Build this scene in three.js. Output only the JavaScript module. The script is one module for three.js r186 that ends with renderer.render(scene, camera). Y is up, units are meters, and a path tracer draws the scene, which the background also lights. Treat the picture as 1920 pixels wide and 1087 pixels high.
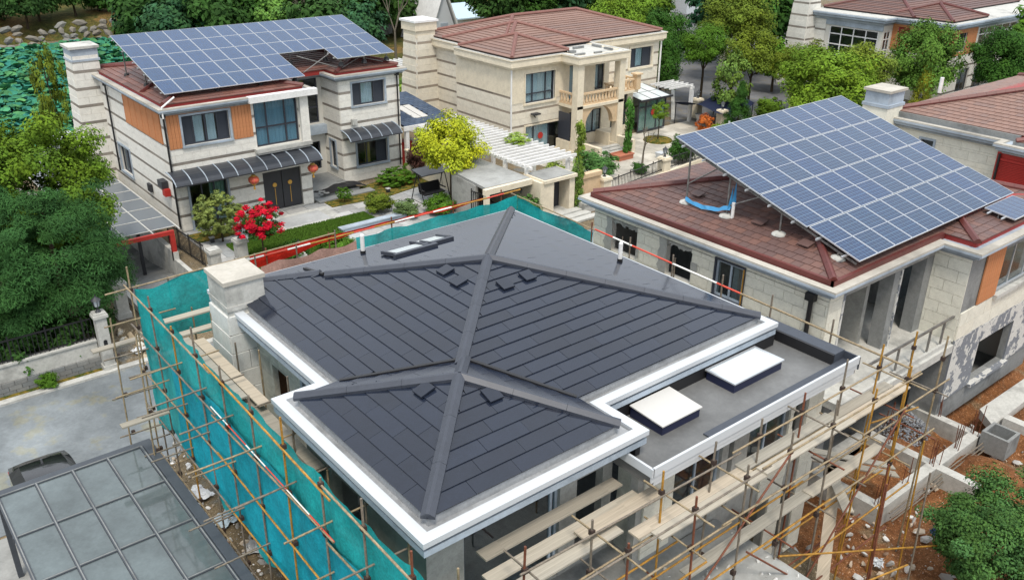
import * as THREE from 'three';
import { mergeGeometries, mergeVertices } from 'three/addons/utils/BufferGeometryUtils.js';
import { ImprovedNoise } from 'three/addons/math/ImprovedNoise.js';

// ---------------------------------------------------------------- camera, sky, sun, exposure
const scene = new THREE.Scene();
const D2R = Math.PI / 180;
const camera = new THREE.PerspectiveCamera(36.25, 1024 / 579, 0.5, 600);
camera.position.set(0, 17.7, 0);
camera.rotation.order = 'YXZ';
camera.rotation.set(-24.931 * D2R, -39.181 * D2R, 0.556 * D2R);
camera.updateMatrixWorld();

const renderer = new THREE.WebGLRenderer({ antialias: true });
renderer.setSize(1024, 579);
renderer.toneMapping = THREE.LinearToneMapping;
renderer.toneMappingExposure = 1.82;
renderer.shadowMap.enabled = true;

const perlin = new ImprovedNoise();
{ // overcast sky: brighter overhead, soft cloud structure
  const W = 256, H = 128, d = new Float32Array(W * H * 4);
  for (let j = 0; j < H; j++) for (let i = 0; i < W; i++) {
    const el = ((j + 0.5) / H - 0.5) * Math.PI, az = (i / W) * 2 * Math.PI;
    const x = Math.cos(el) * Math.cos(az), y = Math.sin(el), z = Math.cos(el) * Math.sin(az);
    let n = 0; for (let o = 0, f = 2, a = 1; o < 4; o++, f *= 2.1, a *= 0.5) n += a * perlin.noise(x * f + 7, y * f * 2 + 3, z * f + 1);
    let L = y > 0 ? (0.60 + 0.24 * y) * (1 + 0.28 * n) : 0.3;
    const k = (j * W + i) * 4;
    d[k] = L * 0.93; d[k + 1] = L * 0.99; d[k + 2] = L * 1.07; d[k + 3] = 1;
  }
  const t = new THREE.DataTexture(d, W, H, THREE.RGBAFormat, THREE.FloatType);
  t.mapping = THREE.EquirectangularReflectionMapping; t.magFilter = THREE.LinearFilter; t.minFilter = THREE.LinearFilter;
  t.needsUpdate = true;
  scene.background = t; scene.environment = t;
}
const sun = new THREE.DirectionalLight(0xfff4e4, 1.5);
sun.position.set(-22, 70, 30).add(new THREE.Vector3(25, 0, -30)); sun.target.position.set(25, 0, -30);
sun.castShadow = true; sun.shadow.radius = 24;
sun.shadow.mapSize.set(4096, 4096);
Object.assign(sun.shadow.camera, { left: -90, right: 90, top: 90, bottom: -90, near: 1, far: 260 });
scene.add(sun, sun.target);

// ---------------------------------------------------------------- helpers
function rng(s) { return () => { s |= 0; s = s + 0x6D2B79F5 | 0; let t = Math.imul(s ^ s >>> 15, 1 | s); t = t + Math.imul(t ^ t >>> 7, 61 | t) ^ t; return ((t ^ t >>> 14) >>> 0) / 4294967296; }; }
const R0 = rng(11);
const V = (x, y, z) => new THREE.Vector3(x, y, z);
const used = new Map();
function numbered(n) { const c = used.get(n) || 0; used.set(n, c + 1); return c ? n + '_' + String(c).padStart(3, '0') : n; }
function prep(g) { // plain, mergeable
  g = g.index ? g.toNonIndexed() : g;
  for (const k of Object.keys(g.attributes)) if (!['position', 'normal', 'uv', 'color'].includes(k)) g.deleteAttribute(k);
  return g;
}
function muv(g, ou = 0, ov = 0) { // uv in metres by the facing of each triangle
  const p = g.attributes.position, n = p.count, uv = new Float32Array(n * 2);
  const a = V(), b = V(), c = V();
  for (let i = 0; i < n; i += 3) {
    a.fromBufferAttribute(p, i); b.fromBufferAttribute(p, i + 1).sub(a); c.fromBufferAttribute(p, i + 2).sub(a); b.cross(c);
    const ax = Math.abs(b.x), ay = Math.abs(b.y), az = Math.abs(b.z);
    for (let k = 0; k < 3; k++) {
      const x = p.getX(i + k), y = p.getY(i + k), z = p.getZ(i + k);
      let u, v; if (ay >= ax && ay >= az) { u = x; v = z; } else if (ax >= az) { u = z; v = y; } else { u = x; v = y; }
      uv[(i + k) * 2] = u + ou; uv[(i + k) * 2 + 1] = v + ov;
    }
  }
  g.setAttribute('uv', new THREE.BufferAttribute(uv, 2)); return g;
}
function bx(x0, x1, y0, y1, z0, z1) {
  const g = prep(new THREE.BoxGeometry(Math.abs(x1 - x0), Math.abs(y1 - y0), Math.abs(z1 - z0)));
  g.translate((x0 + x1) / 2, (y0 + y1) / 2, (z0 + z1) / 2); return muv(g);
}
function between(g, a, b) { // a geometry along +y of length 1, laid from a to b
  const d = b.clone().sub(a), L = d.length();
  const m = new THREE.Matrix4().compose(a.clone().add(b).multiplyScalar(0.5), new THREE.Quaternion().setFromUnitVectors(V(0, 1, 0), d.divideScalar(L)), V(1, L, 1));
  return g.applyMatrix4(m);
}
const tube = (a, b, r, seg = 7, r2 = r) => muv(between(prep(new THREE.CylinderGeometry(r2, r, 1, seg)), a, b));
function beam(a, b, w, h) { // box from a to b, width w horizontal, height h
  const d = b.clone().sub(a), L = d.length(); d.divideScalar(L);
  const up0 = Math.abs(d.y) > 0.98 ? V(1, 0, 0) : V(0, 1, 0);
  const s = d.clone().cross(up0).normalize(), u = s.clone().cross(d).normalize();
  const m = new THREE.Matrix4().makeBasis(d, u, s).setPosition(a.clone().add(b).multiplyScalar(0.5));
  return muv(prep(new THREE.BoxGeometry(L, h, w)).applyMatrix4(m));
}
function tris(list, flat = true) { // list of [a,b,c] Vector3
  const p = []; for (const t of list) for (const v of t) p.push(v.x, v.y, v.z);
  const g = new THREE.BufferGeometry(); g.setAttribute('position', new THREE.Float32BufferAttribute(p, 3)); g.computeVertexNormals(); return muv(g);
}
function hexa(b, t) { // prism between quad b and quad t (each 4 Vector3, counter-clockwise seen from the t side)
  const L = [[t[0], t[1], t[2]], [t[0], t[2], t[3]], [b[0], b[2], b[1]], [b[0], b[3], b[2]]];
  for (let i = 0; i < 4; i++) { const j = (i + 1) % 4; L.push([b[i], b[j], t[j]], [b[i], t[j], t[i]]); }
  return tris(L);
}
function poly(pts, y0, y1, holes) { // flat polygon [x,z] extruded from y0 to y1
  const s = new THREE.Shape(pts.map(([x, z]) => new THREE.Vector2(x, -z)));
  for (const h of holes || []) s.holes.push(new THREE.Path(h.map(([x, z]) => new THREE.Vector2(x, -z))));
  const g = prep(new THREE.ExtrudeGeometry(s, { depth: y1 - y0, bevelEnabled: false }));
  g.rotateX(-Math.PI / 2); g.translate(0, y0, 0); return muv(g);
}
function rotAbout(g, cx, cz, a) { g.translate(-cx, 0, -cz); g.rotateY(a); g.translate(cx, 0, cz); return g; }
function mesh(g, m) { const o = new THREE.Mesh(g, m); o.castShadow = o.receiveShadow = true; return o; }
const base = new Map();
function thing(name, label, category, p = [0, 0, 0], group) {
  const o = new THREE.Group(); o.name = numbered(name); o.position.set(...p); scene.add(o);
  o.userData = { label, category }; if (group) o.userData.group = group; base.set(o, V(...p)); return o;
}
function part(t, name, geos, mat, parent = t) { // geometry in world metres
  let g = Array.isArray(geos) ? (geos.length === 1 ? geos[0] : mergeGeometries(geos)) : geos;
  const b = base.get(t); g.translate(-b.x, -b.y, -b.z);
  const o = mesh(g, mat); o.name = name; parent.add(o); return o;
}
function solo(name, label, category, geos, mat, p, group) { // a thing that is one mesh
  let g = Array.isArray(geos) ? (geos.length === 1 ? geos[0] : mergeGeometries(geos)) : geos;
  g.translate(-p[0], -p[1], -p[2]);
  const o = mesh(g, mat); o.name = numbered(name); o.position.set(...p); scene.add(o);
  o.userData = { label, category }; if (group) o.userData.group = group; base.set(o, V(...p)); return o;
}
function struct(name, geos, mat) {
  const g = Array.isArray(geos) ? (geos.length === 1 ? geos[0] : mergeGeometries(geos)) : geos;
  const o = mesh(g, mat); o.name = numbered(name); o.userData.kind = 'structure'; scene.add(o); base.set(o, V(0, 0, 0)); return o;
}
const I4 = new THREE.Matrix4();
// many alike pieces: the largest in view as meshes of their own, the rest joined
function pieces(t, name, items, parent = t, cap = 300) {
  const b = base.get(t), c = V();
  for (const it of items) {
    if (!it.geo.boundingSphere) it.geo.computeBoundingSphere();
    c.copy(it.geo.boundingSphere.center).applyMatrix4(it.m || I4);
    const q = c.clone().project(camera);
    it.s = it.geo.boundingSphere.radius / c.distanceTo(camera.position) * (Math.abs(q.x) < 1.03 && Math.abs(q.y) < 1.03 ? 1 : 0.05) * (it.w || 1);
  }
  items.sort((p, q) => q.s - p.s);
  items.slice(0, cap).forEach(it => {
    const o = mesh(it.geo, it.mat); o.name = name; o.applyMatrix4(it.m || I4); o.position.sub(b); parent.add(o);
  });
  const rest = new Map();
  for (const it of items.slice(cap)) { if (!rest.has(it.mat)) rest.set(it.mat, []); rest.get(it.mat).push(it.geo.clone().applyMatrix4(it.m || I4)); }
  for (const [m, gs] of rest) { const o = part(t, name + 's', gs, m, parent); o.userData.kind = 'stuff'; }
}
const boxCache = new Map();
function cbox(w, h, d, v = 0) { // shared box, centred, uv in metres
  const k = [w, h, d].map(x => x.toFixed(3)).join() + v;
  if (!boxCache.has(k)) boxCache.set(k, muv(prep(new THREE.BoxGeometry(w, h, d)), v * 3.37, v * 1.91));
  return boxCache.get(k);
}
const pick = (a, r = R0) => a[Math.floor(r() * a.length) % a.length];
const at = (x, y, z) => new THREE.Matrix4().makeTranslation(x, y, z);

// ---------------------------------------------------------------- textures and materials
function tileNoise(n, cells, seed) { // tileable value noise, n x n in 0..1
  const r = rng(seed), g = Float32Array.from({ length: cells * cells }, () => r()), o = new Float32Array(n * n);
  for (let j = 0; j < n; j++) for (let i = 0; i < n; i++) {
    const x = i / n * cells, y = j / n * cells, x0 = x | 0, y0 = y | 0; let fx = x - x0, fy = y - y0; fx *= fx * (3 - 2 * fx); fy *= fy * (3 - 2 * fy);
    const x1 = (x0 + 1) % cells, y1 = (y0 + 1) % cells;
    o[j * n + i] = (g[y0 * cells + x0] * (1 - fx) + g[y0 * cells + x1] * fx) * (1 - fy) + (g[y1 * cells + x0] * (1 - fx) + g[y1 * cells + x1] * fx) * fy;
  }
  return o;
}
function fbm(n, list, seed) { // list of [cells, weight]
  const o = new Float32Array(n * n); let s = 0;
  list.forEach(([c, w], k) => { const t = tileNoise(n, c, seed + k * 17); s += w; for (let i = 0; i < o.length; i++) o[i] += w * t[i]; });
  for (let i = 0; i < o.length; i++) o[i] /= s; return o;
}
function tex(n, f, size, srgb = true) { // f(i, x, y) -> [r,g,b] 0..1 ; size = metres per tile
  const d = new Uint8Array(n * n * 4);
  for (let i = 0; i < n * n; i++) { const c = f(i, i % n, (i / n) | 0); for (let k = 0; k < 3; k++) d[i * 4 + k] = Math.max(0, Math.min(255, c[k] * 255)); d[i * 4 + 3] = 255; }
  const t = new THREE.DataTexture(d, n, n); t.wrapS = t.wrapT = THREE.RepeatWrapping; t.magFilter = THREE.LinearFilter; t.minFilter = THREE.LinearMipmapLinearFilter; t.generateMipmaps = true;
  if (srgb) t.colorSpace = THREE.SRGBColorSpace;
  const [a, b] = Array.isArray(size) ? size : [size, size]; t.repeat.set(1 / a, 1 / b); t.needsUpdate = true; return t;
}
const ss = (a, b, x) => { x = Math.max(0, Math.min(1, (x - a) / (b - a))); return x * x * (3 - 2 * x); };
const lerp3 = (a, b, t) => [a[0] + (b[0] - a[0]) * t, a[1] + (b[1] - a[1]) * t, a[2] + (b[2] - a[2]) * t];
const N = 512;
const nFine = fbm(N, [[64, 1], [128, 1], [256, 1]], 3), nMid = fbm(N, [[8, 1], [16, .8], [32, .6], [64, .4]], 31), nBig = fbm(N, [[3, 1], [6, .6], [12, .4], [24, .3]], 71), nSpk = tileNoise(N, 170, 99);
const T = {
  grain: tex(N, i => { const v = .95 + .14 * (nMid[i] - .5) + .12 * (nFine[i] - .5); return [v, v, v]; }, 2.3),
  stain: tex(N, i => { const v = .92 + .34 * (nBig[i] - .5) + .2 * (nMid[i] - .5) + .12 * (nFine[i] - .5); return [v, v * .995, v * .98]; }, 7.3),
  concrete: tex(N, i => { const a = ss(.5, .66, nBig[i]), b = ss(.55, .75, nMid[i]); const v = .95 + .2 * (nMid[i] - .5) + .14 * (nFine[i] - .5) - .12 * a - .08 * b; return [v, v, v * .99]; }, 3.7),
  road: tex(N, i => { const v = .8 + .42 * (nBig[i] - .5) + .14 * (nMid[i] - .5) + .12 * (nFine[i] - .5); const d = ss(.56, .7, nBig[(i * 7) % (N * N)] * .2 + nMid[i] * .8) * .08; return [v + d * .4, v, v - d]; }, 9.1),
  soil: tex(N, i => { let c = lerp3([.40, .25, .15], [.62, .43, .28], nMid[i]); c = lerp3(c, [.52, .43, .33], ss(.52, .68, nBig[i])); const k = nSpk[i] > .86 ? .25 : 0, v = .75 + .6 * (nFine[i] - .3); return [c[0] * v + k, c[1] * v + k, c[2] * v + k]; }, 4.1),
  yard: tex(N, i => { let c = lerp3([.42, .38, .31], [.60, .53, .42], nMid[i]); c = lerp3(c, [.5, .5, .48], ss(.5, .66, nBig[i])); const k = nSpk[i] > .88 ? .3 : 0, v = .75 + .55 * (nFine[i] - .3); return [c[0] * v + k, c[1] * v + k, c[2] * v + k]; }, 3.9),
  grass: tex(N, i => { const c = lerp3([.2, .34, .1], [.4, .54, .2], nMid[i]); const v = .6 + .8 * nFine[i]; return [c[0] * v, c[1] * v, c[2] * v]; }, 1.9),
  moss: tex(N, i => { const c = lerp3([.24, .29, .12], [.47, .40, .18], ss(.35, .65, nMid[i])); const v = .55 + .9 * nFine[i]; return [c[0] * v, c[1] * v, c[2] * v]; }, 1.7),
  hill: tex(N, i => { let c = lerp3([.18, .24, .1], [.42, .36, .2], nMid[i]); c = lerp3(c, [.46, .37, .22], ss(.48, .68, nBig[i])); const v = .5 + .9 * nFine[i]; return [c[0] * v, c[1] * v, c[2] * v]; }, 11),
  wood: tex(256, (i, x, y) => { const a = nMid[((y * 2) % N) * N + ((x / 12) | 0)], b = nFine[((y * 2) % N) * N + ((x / 6) | 0)]; const v = .84 + .26 * (a - .5) + .22 * (b - .5); return [v, v * .985, v * .95]; }, [2.9, .5]),
  peel: tex(N, i => { const a = ss(.49, .53, nMid[i] * .6 + nBig[i] * .4); const v = .9 + .2 * (nFine[i] - .5); return lerp3([.58 * v, .6 * v, .63 * v], [.92 * v, .92 * v, .9 * v], a); }, 2.6),
  pole: tex(128, (i, x, y) => { const n = nMid[(y * 4) * N + x * 4], m = nFine[(y * 4) * N + x * 4]; const v = .75 + .5 * (n - .5) + .3 * (m - .5); return [v, v * .97, v * .93]; }, [.6, .9]),
  net: tex(256, (i, x, y) => { const n = nBig[(y * 2) * N + x * 2], m = nFine[(y * 2) * N + x * 2]; const v = .88 + .4 * (n - .5) + .3 * (m - .5); return [v * .97, v, v]; }, 3.3),
  cellsL: tex(256, (i, x, y) => { const u = x / 256 * 6, w = y / 256 * 10, fu = u % 1, fw = w % 1; const g = (fu < .04 || fu > .96 || fw < .03 || fw > .97) ? 1 : 0, bb = (Math.abs(fu - .33) < .03 || Math.abs(fu - .67) < .03) ? .4 : 0; const v = .9 + .25 * (nMid[(y * 2) * N + x * 2] - .5); return lerp3([.13 * v, .26 * v, .45 * v], [.56, .68, .8], Math.max(g * .4, bb * .8)); }, 1),
  cellsR: tex(256, (i, x, y) => { const u = x / 256 * 6, w = y / 256 * 12, fu = u % 1, fw = w % 1; const g = (fu < .05 || fu > .95 || fw < .06 || fw > .94) ? 1 : 0; const v = .9 + .2 * (nMid[(y * 2) * N + x * 2] - .5); return lerp3([.12 * v, .24 * v, .42 * v], [.58, .69, .8], g * .5); }, 1),
};
function M(color, rough = .8, o = {}) { const C = rough >= .7 ? THREE.MeshPhysicalMaterial : THREE.MeshStandardMaterial; if (rough >= .7) o = { specularIntensity: .3, ...o }; return new C({ color: new THREE.Color().setRGB(...(Array.isArray(color) ? color : [color, color, color])), roughness: rough, side: THREE.DoubleSide, ...o }); }
function glossy(list, ior) { return list.map(q => { const p = new THREE.MeshPhysicalMaterial({ color: q.color, roughness: q.roughness, map: q.map, ior, side: THREE.DoubleSide }); return p; }); }
function vary(c, n, amt, rough, o, seed = 5) { const r = rng(seed); return Array.from({ length: n }, () => { const k = 1 + amt * (r() * 2 - 1), w = 1 + amt * .3 * (r() * 2 - 1); return M([c[0] * k * w, c[1] * k, c[2] * k / w], rough, o); }); }
const m = {
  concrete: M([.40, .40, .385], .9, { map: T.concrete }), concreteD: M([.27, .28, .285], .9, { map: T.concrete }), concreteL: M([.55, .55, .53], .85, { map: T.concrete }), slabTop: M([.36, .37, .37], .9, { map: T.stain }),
  render: M([.30, .31, .28], .9, { map: T.stain }), board: M([.58, .58, .53], .85, { map: T.concrete }), peel: M([.85, .85, .85], .9, { map: T.peel }),
  whitePaint: M([.52, .55, .58], .55), white: M([.80, .80, .79], .55, { map: T.grain }), bluegrey: M([.40, .47, .56], .7, { map: T.stain }), cornTop: M([.48, .46, .42], .85, { map: T.stain }),
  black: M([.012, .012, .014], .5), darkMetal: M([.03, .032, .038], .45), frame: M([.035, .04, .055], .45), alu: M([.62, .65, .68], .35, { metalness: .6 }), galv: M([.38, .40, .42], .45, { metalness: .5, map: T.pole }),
  slate: glossy(vary([.017, .0225, .038], 5, .13, .12, { map: T.grain }, 8), 1.5), slateCap: M([.045, .052, .07], .4, { map: T.grain }), deck: M([.02, .022, .026], .7),
  gutterFloor: M([.36, .375, .40], .6, { map: T.concrete }), flatRoof: M([.17, .175, .18], .55, { map: T.stain }), flatCap: M([.055, .065, .085], .6, { map: T.grain }), navy: M([.012, .016, .05], .4), lidWhite: M([.52, .51, .485], .5), lidGlass: M([.62, .68, .70], .12),
  stoneL: vary([.80, .785, .73], 5, .022, .75, { map: T.grain }, 21), band: M([.30, .275, .25], .85, { map: T.stain }), joint: M([.62, .605, .555], .9),
  stoneM: vary([.80, .745, .63], 5, .022, .75, { map: T.grain }, 22), creamM: M([.78, .70, .55], .75, { map: T.grain }), sand: M([.68, .51, .33], .75, { map: T.grain }), bandM: M([.36, .31, .26], .85, { map: T.stain }),
  stoneG: vary([.70, .71, .69], 4, .05, .8, { map: T.grain }, 20),
  stoneR: vary([.76, .74, .64], 5, .025, .8, { map: T.grain }, 23),
  orange: vary([.56, .24, .11], 3, .05, .7, { map: T.grain }, 24), red: M([.46, .03, .022], .55, { map: T.grain }), redDeep: M([.30, .028, .022], .6), lantern: M([.62, .10, .07], .55), gold: M([.6, .34, .06], .5),
  tileR: vary([.155, .084, .07], 6, .26, .6, { map: T.grain }, 25), tileRcap: M([.13, .032, .028], .5, { map: T.stain }), tileM: vary([.225, .138, .112], 5, .14, .65, { map: T.grain }, 26), tileMcap: M([.21, .09, .072], .6, { map: T.grain }), tileL: vary([.18, .08, .062], 6, .32, .55, { map: T.stain }, 27),
  awning: M([.035, .04, .05], .3, { map: T.grain }), glass: new THREE.MeshPhysicalMaterial({ color: 0xe4ecf0, roughness: .03, transmission: 1, thickness: 0, ior: 1.5, side: THREE.DoubleSide }),
  curtain: M([.62, .68, .68], .9), curtainB: M([.25, .42, .50], .9), curtainG: M([.34, .46, .36], .9), screen: M([.045, .052, .066], .7), plasterIn: M([.36, .34, .31], .9, { map: T.grain }),
  road: M([.31, .345, .365], .9, { map: T.road }), asphalt: M([.22, .225, .235], .9, { map: T.road }), soil: M([1, 1, 1], .95, { map: T.soil }), yard: M([.95, .95, .95], .95, { map: T.yard }), grass: M([1, 1, 1], .95, { map: T.grass }), moss: M([1, 1, 1], .95, { map: T.moss }), hill: M([1, 1, 1], .95, { map: T.hill }),
  paver: vary([.44, .45, .46], 5, .10, .75, { map: T.stain }, 28), paverL: vary([.58, .55, .49], 4, .06, .75, { map: T.stain }, 29), plank: vary([.50, .47, .42], 5, .22, .85, { map: T.wood }, 30),
  poleY: M([.62, .34, .05], .55, { map: T.pole }), poleT: M([.46, .38, .25], .65, { map: T.pole }), poleG: M([.30, .27, .23], .6, { map: T.pole }), poleR: M([.27, .09, .045], .65, { map: T.pole }), poleRed: M([.55, .07, .04], .5), poleW: M([.75, .74, .7], .5), clamp: M([.05, .035, .03], .7),
  net: M([.018, .40, .41], .85, { map: T.net, transparent: true, opacity: .95 }), netB: M([.012, .36, .46], .8, { map: T.net }), netR: M([.52, .30, .25], .85, { map: T.net }), netRed: M([.68, .03, .015], .7, { map: T.net }),
  trunk: M([.09, .07, .05], .9, { map: T.wood }), trunkG: M([.22, .20, .17], .9, { map: T.wood }), stone: vary([.2, .19, .17], 4, .2, .9, { map: T.stain }, 33), brickG: vary([.25, .26, .26], 4, .14, .9, { map: T.grain }, 34),
  iron: M([.012, .012, .014], .5), terracotta: M([.42, .16, .10], .8), pot: M([.6, .6, .58], .7), shingle: vary([.075, .105, .16], 4, .2, .75, { map: T.grain }, 35),
};
// ---------------------------------------------------------------- building kit
// a wall plane: ax 'x' (plane x = pos, runs along z) or 'z' (plane z = pos, runs along x); out = +1 / -1 side that faces outdoors
const WB = (w, u0, u1, y0, y1, o0, o1) => w.ax === 'x' ? bx(w.pos + w.out * o0, w.pos + w.out * o1, y0, y1, u0, u1) : bx(u0, u1, y0, y1, w.pos + w.out * o0, w.pos + w.out * o1);
const WP = (w, u, y, o) => w.ax === 'x' ? V(w.pos + w.out * o, y, u) : V(u, y, w.pos + w.out * o);
function rows(w, cb) { // solid rectangles round the openings
  const ys = [w.y0, w.y1]; for (const o of w.op || []) for (const y of [o[2], o[3]]) if (y > w.y0 && y < w.y1) ys.push(y);
  ys.sort((a, b) => a - b);
  for (let i = 0; i + 1 < ys.length; i++) { if (ys[i + 1] - ys[i] < 1e-4) continue; for (const [a, b] of free(w, w.u0, w.u1, ys[i], ys[i + 1])) cb(a, b, ys[i], ys[i + 1]); }
}
function free(w, a, b, ya, yb) {
  let L = [[a, b]];
  for (const o of w.op || []) if (o[2] < yb - 1e-4 && o[3] > ya + 1e-4) { const K = []; for (const [p, q] of L) { if (o[1] <= p || o[0] >= q) { K.push([p, q]); continue; } if (o[0] > p) K.push([p, o[0]]); if (o[1] < q) K.push([o[1], q]); } L = K; }
  return L.filter(([p, q]) => q - p > .02);
}
function wall(t, w, mat, name = 'wall') { const g = []; rows({ ...w, u0: w.u0 + .004, u1: w.u1 - .004 }, (a, b, c, d) => g.push(WB(w, a, b, c, d, -(w.th || .22), 0))); return part(t, name, g, mat); }
// stone blocks laid on a wall in courses, with thin darker bands; every block is a piece
function cladding(w, items, o) {
  const { h = .42, len = .9, mats, bandMat, per = 2, bandH = .13, gap = .009, th = .03, seed = 1, y = w.y0, first = 0 } = o; const r = rng(seed);
  let yy = y, k = first, c = 0;
  while (yy < w.y1 - .03) {
    const isBand = bandMat && k % (per + 1) === per, hh = Math.min(isBand ? bandH : h, w.y1 - yy), off = (c % 2) * len / 2 + (o.shift || 0);
    const cuts = [yy, yy + hh]; for (const q of w.op || []) for (const e of [q[2], q[3]]) if (e > yy + .02 && e < yy + hh - .02) cuts.push(e); cuts.sort((p, q) => p - q);
    for (let s = 0; s + 1 < cuts.length; s++) for (const [a, b] of free(w, w.u0, w.u1, cuts[s], cuts[s + 1])) {
      const L = isBand ? len * 2 : len;
      for (let u = Math.floor((a - off) / L) * L + off; u < b; u += L) {
        const p = Math.max(a, u) + gap / 2, q = Math.min(b, u + L) - gap / 2; if (q - p < .05) continue;
        const y0 = cuts[s] + gap / 2, y1 = cuts[s + 1] - gap / 2, d = (isBand ? th * .62 : th) * (1 + .08 * r());
        const g = w.ax === 'x' ? cbox(d, y1 - y0, q - p, Math.floor(r() * 3)) : cbox(q - p, y1 - y0, d, Math.floor(r() * 3)), cc = WP(w, (p + q) / 2, (y0 + y1) / 2, d / 2 + .002);
        items.push({ geo: g, mat: isBand ? bandMat : pick(mats, r), m: at(cc.x, cc.y, cc.z) });
      }
    }
    yy += hh; if (!isBand) c++; k++;
  }
}
function curtainGeo(w, a, b, y0, y1, off, amp = .035) {
  const n = Math.max(6, Math.round((b - a) / .075)), L = [];
  for (let i = 0; i < n; i++) { const p = u => off + amp * Math.sin(u * 2.2) + amp * .5 * Math.sin(u * 5.1 + 1); const ua = a + (b - a) * i / n, ub = a + (b - a) * (i + 1) / n; const A = WP(w, ua, y0, p(i)), B = WP(w, ub, y0, p(i + 1)), C = WP(w, ub, y1, p(i + 1)), Dd = WP(w, ua, y1, p(i)); L.push([A, B, C], [A, C, Dd]); }
  return tris(L);
}
// a window in an opening: frame (part) > panes, curtains, sill (sub-parts). cols = relative widths; what[i]: 'g' glass, 's' dark screen
function windowIn(t, w, [a, b, y0, y1], o = {}) {
  const { cols = [1, 1, 1], fm = m.frame, f = .085, d = -.12, tr = [], curtains = [], surround, sill = m.concreteL, label } = o;
  const g = [WB(w, a, b, y0, y0 + f, d - .03, d + .03), WB(w, a, b, y1 - f, y1, d - .03, d + .03), WB(w, a, a + f, y0 + f, y1 - f, d - .03, d + .03), WB(w, b - f, b, y0 + f, y1 - f, d - .03, d + .03)];
  const S = cols.reduce((p, c) => p + c, 0); let u = a; const edges = [a + f];
  cols.forEach((c, i) => { u += (b - a) * c / S; if (i < cols.length - 1) { g.push(WB(w, u - f / 2, u + f / 2, y0 + f, y1 - f, d - .025, d + .025)); edges.push(u); } }); edges.push(b - f);
  const vs = [y0 + f, ...tr.map(k => y0 + (y1 - y0) * k), y1 - f];
  for (let j = 1; j < vs.length - 1; j++) for (let i = 0; i + 1 < edges.length; i++) g.push(WB(w, edges[i] + (i ? f / 2 : 0), edges[i + 1] - (i + 2 < edges.length ? f / 2 : 0), vs[j] - f / 2, vs[j] + f / 2, d - .022, d + .022));
  const fr = part(t, 'window', g, fm);
  for (let i = 0; i + 1 < edges.length; i++) for (let j = 0; j + 1 < vs.length; j++) {
    const scr = o.screens && o.screens.includes(i);
    part(t, scr ? 'insect_screen' : 'pane', WB(w, edges[i] + (i ? f / 2 : 0), edges[i + 1] - (i + 2 < edges.length ? f / 2 : 0), vs[j] + (j ? f / 2 : 0), vs[j + 1] - (j + 2 < vs.length ? f / 2 : 0), d - .008, d), scr ? m.screen : m.glass, fr);
  }
  for (const [p, q, mat] of curtains) part(t, 'curtain', curtainGeo(w, a + (b - a) * p, a + (b - a) * q, y0 + .06, y1 - .06, d - .07), mat || m.curtain, fr);
  if (surround) { const s = o.sw || .11; part(t, 'window_surround', [WB(w, a - s, b + s, y1, y1 + s, .0, .09), WB(w, a - s, a, y0, y1, 0, .088), WB(w, b, b + s, y0, y1, 0, .088), WB(w, a - s - .03, b + s + .03, y0 - s, y0, 0, .13)], surround); }
  return fr;
}
// moulding swept round a closed axis-aligned outline; profile points are [outward offset, height]
function sweep(pts, prof, closed = true) {
  let A = 0; for (let i = 0; i < pts.length; i++) { const [x, z] = pts[i], [X, Z] = pts[(i + 1) % pts.length]; A += x * Z - X * z; }
  const sgn = A > 0 ? 1 : -1, n = pts.length, nor = pts.map(([x, z], i) => { const [X, Z] = pts[(i + 1) % n]; const l = Math.hypot(X - x, Z - z); return [sgn * (Z - z) / l, -sgn * (X - x) / l]; });
  const P = (i, [o, y]) => { const a = nor[(i + n - 1) % n], b = nor[i], k = 1 + a[0] * b[0] + a[1] * b[1]; return V(pts[i][0] + o * (a[0] + b[0]) / k, y, pts[i][1] + o * (a[1] + b[1]) / k); };
  const L = []; const q = prof.length;
  for (let i = 0; i < n; i++) { const j = (i + 1) % n; for (let k = 0; k < (closed ? q : q - 1); k++) { const a = P(i, prof[k]), b = P(j, prof[k]), c = P(j, prof[(k + 1) % q]), d = P(i, prof[(k + 1) % q]); L.push([a, b, c], [a, c, d]); } }
  return tris(L);
}
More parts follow.
